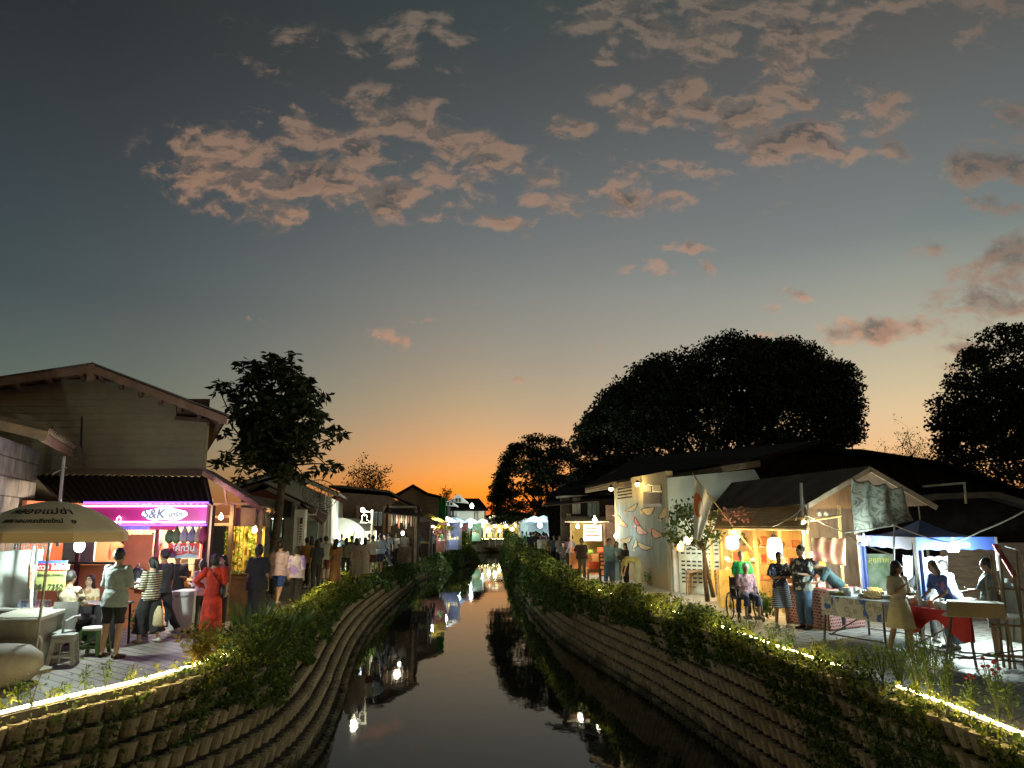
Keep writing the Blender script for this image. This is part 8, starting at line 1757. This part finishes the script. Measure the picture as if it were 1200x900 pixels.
pp('bushy haired man in a dark brown shirt before the red tub', 682, 678, 630, 150, Y=30.0, arms=('hang', 'hip'), face=True, skin=SK2, detail=1.3, hair=(BK, 'bun'), top=dict(m=cloth('dark_brown', (.05, .03, .02)), sleeve=.5, loose=1.2, sleeve_w=1.3), bottom=TR(cloth('olive', (.10, .10, .07))), bulk=1.2)
pp('woman in teal shirt and jeans holding a black bag strap', 714, 684, 630, 200, Y=27.6, arms=('hold', 'hang'), sex='f', face=True, skin=SK3, detail=1.3, top=dict(m=cloth('teal_pale', (.22, .38, .42)), sleeve=.6, loose=1.15), bottom=TR(mat('denim', (.05, .09, .16)), loose=1.3))
pp('woman in light blue dress beside the teal shirt', 723, 684, 634, 190, Y=27.8, arms=('hold', 'hold'), sex='f', face=True, skin=SK3, detail=1.3, hair=(BK, 'mid'), top=dict(m=cloth('sky', (.32, .46, .50)), sleeve=.5), bottom=dict(kind='skirt', m=cloth('sky', (.32, .46, .50)), len=.78, flare=1.2))
pp('long haired woman in black beside the mural wall', 733, 684, 636, 120, Y=27.3, arms=('hold', 'hang'), sex='f', skin=SK3, detail=1.3, hair=(BK, 'long'), top=dict(m=blk, sleeve=.8), bottom=TR(blk))
pp('person in yellow top and pale trousers bending down by the mural', 747, 686, 648, 100, Y=26.6, hh=1.6, arms=('down', 'down'), lean=80, sex='f', skin=SK3, detail=1.3, hair=(BK, 'mid'), top=dict(m=cloth('lemon', (.55, .50, .16)), sleeve=.45), bottom=TR(cloth('pale_linen', (.55, .58, .42)), loose=1.5))
crowd_r = [('man in black tee at the far turn of the path', 622, 46, 1.72, 'm', (.02, .025, .03), 0), ('woman in white blouse walking near the dark tree', 634, 42, 1.6, 'f', (.55, .58, .52), 170), ('woman in cream top and black trousers beside the white blouse', 641, 41, 1.6, 'f', (.55, .48, .30), 185), ('person in dark printed shirt beneath the rough pillar', 650, 38, 1.66, 'm', (.06, .08, .09), 150),
  ('woman in pale pink top near the rough pillar', 656, 37, 1.62, 'f', (.50, .42, .38), 200), ('child in black with white trim near the pillar foot', 660, 34, 1.35, 'm', (.04, .04, .04), 180), ('man in grey blue shirt turned towards the food stall', 670, 34, 1.7, 'm', (.18, .20, .26), 60), ('person in dark blue at the white glaring stall', 628, 52, 1.7, 'm', (.05, .08, .14), 90)]
for lab, px, Y, h_, sx, tc_, fa in crowd_r:
 person(lab, (P(px, 660, Y).x, Y, 0), h_, R(fa), legs=['stand', 'step', 'walk', 'close'][px % 4], arms=[('hang', 'hold'), ('hang', 'hang'), ('hold', 'hold'), ('swing', 'swingb')][(px // 2) % 4], sex=sx, hair=(BK, 'mid' if sx == 'f' else 'short'), skin=SK3, detail=1.6, top=dict(m=cloth('dr%d' % px, tc_), sleeve=.5, loose=1.05), bottom=TR(blk))
protos = [person('walker', (0, 0, 0), 1.68, 0, legs=l, arms=a, sex=s_, skin=SK2, detail=2.2, hair=(BK, h_), top=dict(m=wht, sleeve=.5), bottom=TR(blk)) for l, a, s_, h_ in (('stand', ('hang', 'hang'), 'm', 'short'), ('walk', ('swing', 'swingb'), 'f', 'mid'), ('step', ('hold', 'hang'), 'm', 'short'), ('close', ('hang', 'hold'), 'f', 'long'))]
fc = [('white', (.6, .6, .56)), ('dark', (.03, .03, .035)), ('red', (.4, .04, .03)), ('blue', (.06, .12, .4)), ('grey', (.2, .2, .2)), ('mustard', (.45, .3, .05)), ('pink', (.5, .25, .3)), ('green', (.05, .2, .08)), ('violet', (.2, .08, .4)), ('brown', (.18, .09, .05))]
spots = [(486, 47), (494, 52), (499, 56), (503, 55), (508, 58), (512, 61), (516, 64), (520, 66), (524, 70), (528, 74), (531, 80), (534, 78), (538, 82), (541, 88), (544, 92), (548, 94), (552, 97), (556, 100), (560, 104), (565, 112), (570, 115), (576, 118), (584, 118), (590, 116), (598, 116), (604, 112), (611, 100), (616, 96), (482, 45), (490, 50), (506, 54), (518, 60), (526, 66), (536, 76), (546, 90), (608, 104), (619, 74), (632, 56), (640, 50), (646, 47), (612, 62), (617, 57), (625, 49), (630, 45), (637, 44), (644, 40), (653, 42), (662, 39), (667, 36), (458, 41), (463, 42), (468, 44), (474, 43), (451, 38), (421, 34), (388, 33), (375, 31)]
near_of = lambda px: 'the open fronted shop' if px < 480 else 'the yellow awning' if px < 520 else 'the villa stalls' if px < 562 else 'the footbridge stalls' if px < 602 else 'the low dark tree'
cnt = {}
for i, (px, Y) in enumerate(spots):
 o = protos[i % 4] if i < 4 else copy_tree(protos[i % 4]); cn, cc = fc[(i * 7) % 10]; lab = 'distant walker in a %s top near %s' % (cn, near_of(px)); k_ = cnt.get(lab, 0); cnt[lab] = k_ + 1
 if k_: lab = 'another distant walker in a %s top near %s' % (cn, near_of(px))
 o.location = (P(px, 650, Y).x, Y, 0); o.rotation_euler.z = R((i * 97) % 360); sc_ = .92 + .012 * (i % 9); o.scale = (sc_,) * 3; o['label'] = lab; o['group'] = 'distant walkers along the market'
 for ch in o.children:
  if ch.name.startswith('shirt'): ch.material_slots[0].link = 'OBJECT'; ch.material_slots[0].material = cloth('w' + cn, cc)
# ------------------------------------------------------------------ things people carry, wheelchair
def shoulder_bag(root, side, label, m, drop=.5, size=(.10, .045, .09)):
 inf = PINFO[root.name]; s_ = inf['s']; hip = inf['hips'] + Vector((side * .19 * s_, .02, .02)); ch = inf['neck'] + Vector((-side * .09 * s_, 0, -.03)); W = lambda v: wpt(root, v)
 b = thing('bag', label, 'bag', W(hip)); s = MB(); c = W(hip); M = Matrix.Rotation(root.rotation_euler.z + PI / 2, 3, 'Z'); s.ball(c, (size[0] * 1.2, size[1] * 1.3, size[2] * 1.2), 12, 8, M=M); s.build('body', m, b, smooth=True)
 s = MB(); mid = inf['chest'] + Vector((0, .14 * s_, 0)); midb = inf['chest'] + Vector((0, -.14 * s_, 0)); s.tube([W(hip + Vector((0, .03, .08))), W(mid), W(ch + Vector((0, .05, 0)))], .012, 5); s.tube([W(hip + Vector((0, -.03, .08))), W(midb), W(ch + Vector((0, -.05, 0)))], .012, 5); s.build('strap', m, b)
shoulder_bag(pr, 1, 'black shoulder bag at the hip of the long red dress', m_black, size=(.13, .05, .11))
def held_bag():
 q = P(186, 718, 13.9); r_ = thing('paper_bag', 'cream carrier bag hanging from the hand of the striped top', 'bag', q); s = MB(); s.tube([q + Vector((0, 0, .12)), q, q + Vector((0, 0, -.2)), q + Vector((0, 0, -.24))], [.03, .085, .10, .07], 10, rb=[.01, .03, .04, .03], side=(1, 0, 0)); s.build('body', mat('bag_cream', (.50, .42, .24), .7), r_, smooth=True)
 s = MB(); s.tube([q + Vector((-.03, 0, .11)), q + Vector((-.01, 0, .2)), q + Vector((.03, 0, .11))], .005, 4); s.build('handle', m_black, r_)
held_bag()
def wheelchair():
 c = Vector((P(873, 700, 17.3).x, 17.35, 0)); root = thing('wheelchair', 'dark wheelchair with the white haired person sitting in it', 'wheelchair', c); m = mat('wheelchair_frame', (.05, .05, .06), .4, metal=.4)
 for sx in (-1, 1):
  x = c.x + sx * .31; o = Vector((x, c.y + .08, .30));
  s = MB(); s.tube([o + Vector((0, math.cos(a) * .285, math.sin(a) * .285)) for a in np.linspace(0, 2 * PI, 29)], .018, 6, cap=False); wh = s.build('wheel', m_black, root)
  s = MB(); s.tube([o + Vector((sx * .03, math.cos(a) * .25, math.sin(a) * .25)) for a in np.linspace(0, 2 * PI, 25)], .007, 5, cap=False); s.build('hand_rim', m_metal, wh)
  s = MB()
  for k in range(12): a = k * PI / 6; s.tube([o, o + Vector((0, math.cos(a) * .28, math.sin(a) * .28))], .003, 4)
  s.ball(o, .03, 8, 6); s.build('spokes', m_metal, wh)
  q = Vector((x - sx * .05, c.y - .42, .085)); s = MB(); s.tube([q + Vector((0, math.cos(a) * .07, math.sin(a) * .07)) for a in np.linspace(0, 2 * PI, 17)], .014, 6, cap=False); s.build('caster', m_black, root)
  s = MB(); s.tube([(x - sx * .06, c.y + .22, .95), (x - sx * .06, c.y + .2, .2), (x - sx * .06, c.y - .35, .18)], .014, 6); s.tube([(x - sx * .06, c.y + .2, .70), (x - sx * .06, c.y - .2, .70), (x - sx * .06, c.y - .28, .48), (x - sx * .06, c.y - .46, .12)], .014, 6); s.tube([(x - sx * .06, c.y + .2, .48), (x - sx * .06, c.y - .28, .48)], .014, 6); s.build('side_frame', m, root)
  s = MB(); s.box((c.x + sx * .11, c.y - .52, .11), (.16, .16, .02), rx=.2); s.build('footrest', m_black, root)
  s = MB(); s.bbox((x - sx * .09 - .025, c.y - .18, .71), (x - sx * .09 + .025, c.y + .15, .745)); s.build('armrest', m_black, root)
 s = MB(); s.bbox((c.x - .24, c.y - .26, .46), (c.x + .24, c.y + .2, .50)); s.build('seat', m_black, root); s = MB(); s.bbox((c.x - .24, c.y + .19, .5), (c.x + .24, c.y + .22, .92)); s.build('backrest', m_black, root)
wheelchair()
# ------------------------------------------------------------------ individual plants along the kerbs
i_ = 0
for px, py, h_, c_ in [(4, 838, .34, lf_y), (22, 832, .42, lf_g), (36, 828, .40, lf_y), (76, 824, .36, lf_g), (100, 818, .44, lf_g), (124, 812, .50, lf_g), (150, 805, .30, lf_y), (58, 828, .22, lf_y)]:
 names = ['seedling at the very edge of the picture by the light line', 'taller flowering weed close to the frame edge by the light line', 'yellow leaved weed third along the light line', 'dark topped weed in the middle of the open kerb', 'bushy weed before the open kerb middle', 'tallest weed on the open kerb with thin side stems', 'short yellow weed nearest the orange leaved shrub', 'tiny weed between the yellow and dark topped weeds']
 shrub(names[i_], px, py, None, .22, h_, 60, .055, c_, name='weed', stems=3); i_ += 1
shrub('orange and yellow leaved shrub growing at the kerb below the red dress', 232, 782, 11.5, .55, .62, 420, .10, lf_cro, stems=12)
def blade_plant(label, px, py, Y, w, h, n, m=None):
 base = Vector((P(px, py, Y).x, Y, 0)) if Y else G(px, py); root = thing('leafy_plant', label, 'plant', base); s = []; 
 for k in range(n):
  a = NR.uniform(0, 2 * PI); b0 = np.array(base) + np.array((math.cos(a), math.sin(a), 0)) * NR.uniform(0, w * .4); L = h * NR.uniform(.6, 1.1); tip = b0 + np.array((math.cos(a) * w * .35, math.sin(a) * w * .35, L)); s.append((b0, tip, NR.uniform(.03, .055)))
 vs, q = [], []
 for b0, tip, wd in s:
  d = tip - b0; pr_ = np.cross(d, NR.normal(size=3)); pr_ /= np.linalg.norm(pr_); prev = None
  for t_ in np.linspace(0, 1, 6):
   c_ = b0 + d * t_ + np.array((d[0], d[1], -.25 * h * t_)) * t_ * .5; ww = wd * math.sin(PI * (.12 + .83 * t_)) * .5; vs += [c_ - pr_ * ww, c_ + pr_ * ww]
   if prev is not None: q.append((prev, prev + 1, prev + 3, prev + 2))
   prev = len(vs) - 2
 fast_mesh('foliage', np.array(vs), np.array(q), m or lf_b, root); st = MB(); st.tube([base, base + Vector((0, 0, h * .3))], .015, 5); st.build('stem', m_stem, root)
blade_plant('tall long leaved plant with upright blades below the woman in black', 296, 742, 13.6, .55, .85, 70)
blade_plant('wide long leaved plant in front of the tall upright blades', 270, 752, 12.9, .6, .55, 60)
blade_plant('long leaved plant on the canal side of the tall upright blades', 322, 742, 14.3, .6, .6, 60)
blade_plant('spreading long leaved plant beside the violet top', 345, 732, 15.8, .6, .55, 50)
blade_plant('low long leaved clump hanging over the blocks below the tall blades', 300, 765, 12.8, .7, .45, 60)
tw = [(1076, 818, 9.9, .5, .75, 'tallest twiggy weed between the light line and the paving'), (1092, 822, 9.6, .5, .85, 'dense twiggy weed beside the tallest one'), (1056, 812, 10.3, .5, .6, 'twiggy weed before the girl in cream'), (1110, 826, 9.3, .4, .7, 'thin twiggy weed at the end of the dense weeds')]
for px, py, Y, w, h_, l in tw: shrub(l, px, py, Y, w, h_, 420, .04, lf_g, name='weed', stems=18)
def flower_weed(label, px, py, Y, h_, n):
 base = Vector((P(px, py, Y).x, Y, 0)); root = shrub(label, px, py, Y, .26, h_, 130, .05, lf_g, name='flowering_weed', stems=5); s = MB()
 st = MB()
 for k in range(n): q = base + Vector((NR.normal() * .07, NR.normal() * .07, h_ * NR.uniform(.9, 1.08))); s.ball(q, (.024, .024, .018), 7, 5); st.tube([base, base.lerp(q, .5) + Vector((0, 0, .02)), q], .004, 4)
 st.build('flower_stalk', m_stem, root)
 s.build('blossom', mat('blossom_red', (.30, .02, .03), .7, col2=(.15, .01, .02), scale=40), root)
flower_weed('flowering weed with several dark red heads near the frame edge', 1172, 850, 8.6, .62, 5)
flower_weed('second red headed weed closer to the frame edge', 1186, 852, 8.5, .55, 3)
flower_weed('small dark headed weed before the red flowering weeds', 1142, 846, 8.9, .42, 3)
for i, (px, py, Y, h_, w) in enumerate([(980, 782, 11.6, .42, .4), (1000, 790, 11.3, .5, .45), (1020, 795, 11.0, .45, .45), (960, 772, 12.1, .35, .35), (905, 752, 13.8, .4, .4), (880, 745, 14.6, .35, .4), (925, 758, 13.2, .38, .4), (1035, 800, 10.7, .5, .4), (838, 728, 15.8, .4, .4), (812, 716, 17.0, .5, .4), (795, 704, 18.4, .5, .4), (780, 700, 19.5, .45, .4)]):
 shrub('weed number %s from the girl in cream along the lit kerb' % 'one two three four five six seven eight nine ten eleven twelve'.split()[i], px, py, Y, w, h_, 190, .05, [lf_g, lf_y][i % 2], name='weed', stems=8)['group'] = 'weeds along the lit kerb'

def held(label, name, cat, who, hand, m, dims, dz=0.0):
 q = [p for p in bpy.data.objects if p.get('label') == who][0]; w = wpt(q, PINFO[q.name]['hands'][hand] + Vector((0, .02, dz))); r_ = thing(name, label, cat, w); s = MB()
 if name == 'phone': s.box(w, dims, rz=q.rotation_euler.z, rx=-.5); s.build('body', m, r_); s = MB(); s.box(w + Matrix.Rotation(q.rotation_euler.z, 3, 'Z') @ Vector((0, -.006, .002)), (dims[0] * .9, .002, dims[2] * .92), rz=q.rotation_euler.z, rx=-.5); s.build('screen', glow('phone_screen', (.7, .85, 1.0), 1.2), r_)
 else: s.lathe([(.026, -.06), (.036, .05), (.037, .055)], w, 12); s.build('cup', m, r_); s = MB(); s.tube([w + Vector((0, 0, .05)), w + Vector((.01, 0, .13))], .004, 5); s.build('straw', m_white, r_)
L_ = 'man in grey shirt and dark shorts seen from behind beside the green stool'; held('phone in the hands of the grey shirted man', 'phone', 'phone', L_, 1, m_black, (.075, .009, .15))
held('drink cup held by the long haired girl in cream', 'cup', 'cup', 'long haired girl in cream top and skirt walking before the printed tablecloth', 0, cw, None)
held('drink cup held by the woman in the striped top', 'cup', 'cup', 'woman in striped top and wide black trousers walking in white trainers', 0, fg_, None)
held('phone in the hand of the floral shirted man', 'phone', 'phone', 'man in black and white floral shirt and jeans looking across', 0, m_black, (.075, .009, .15))
held('drink cup held by the woman in teal', 'cup', 'cup', 'woman in teal shirt and jeans holding a black bag strap', 0, cw, None)
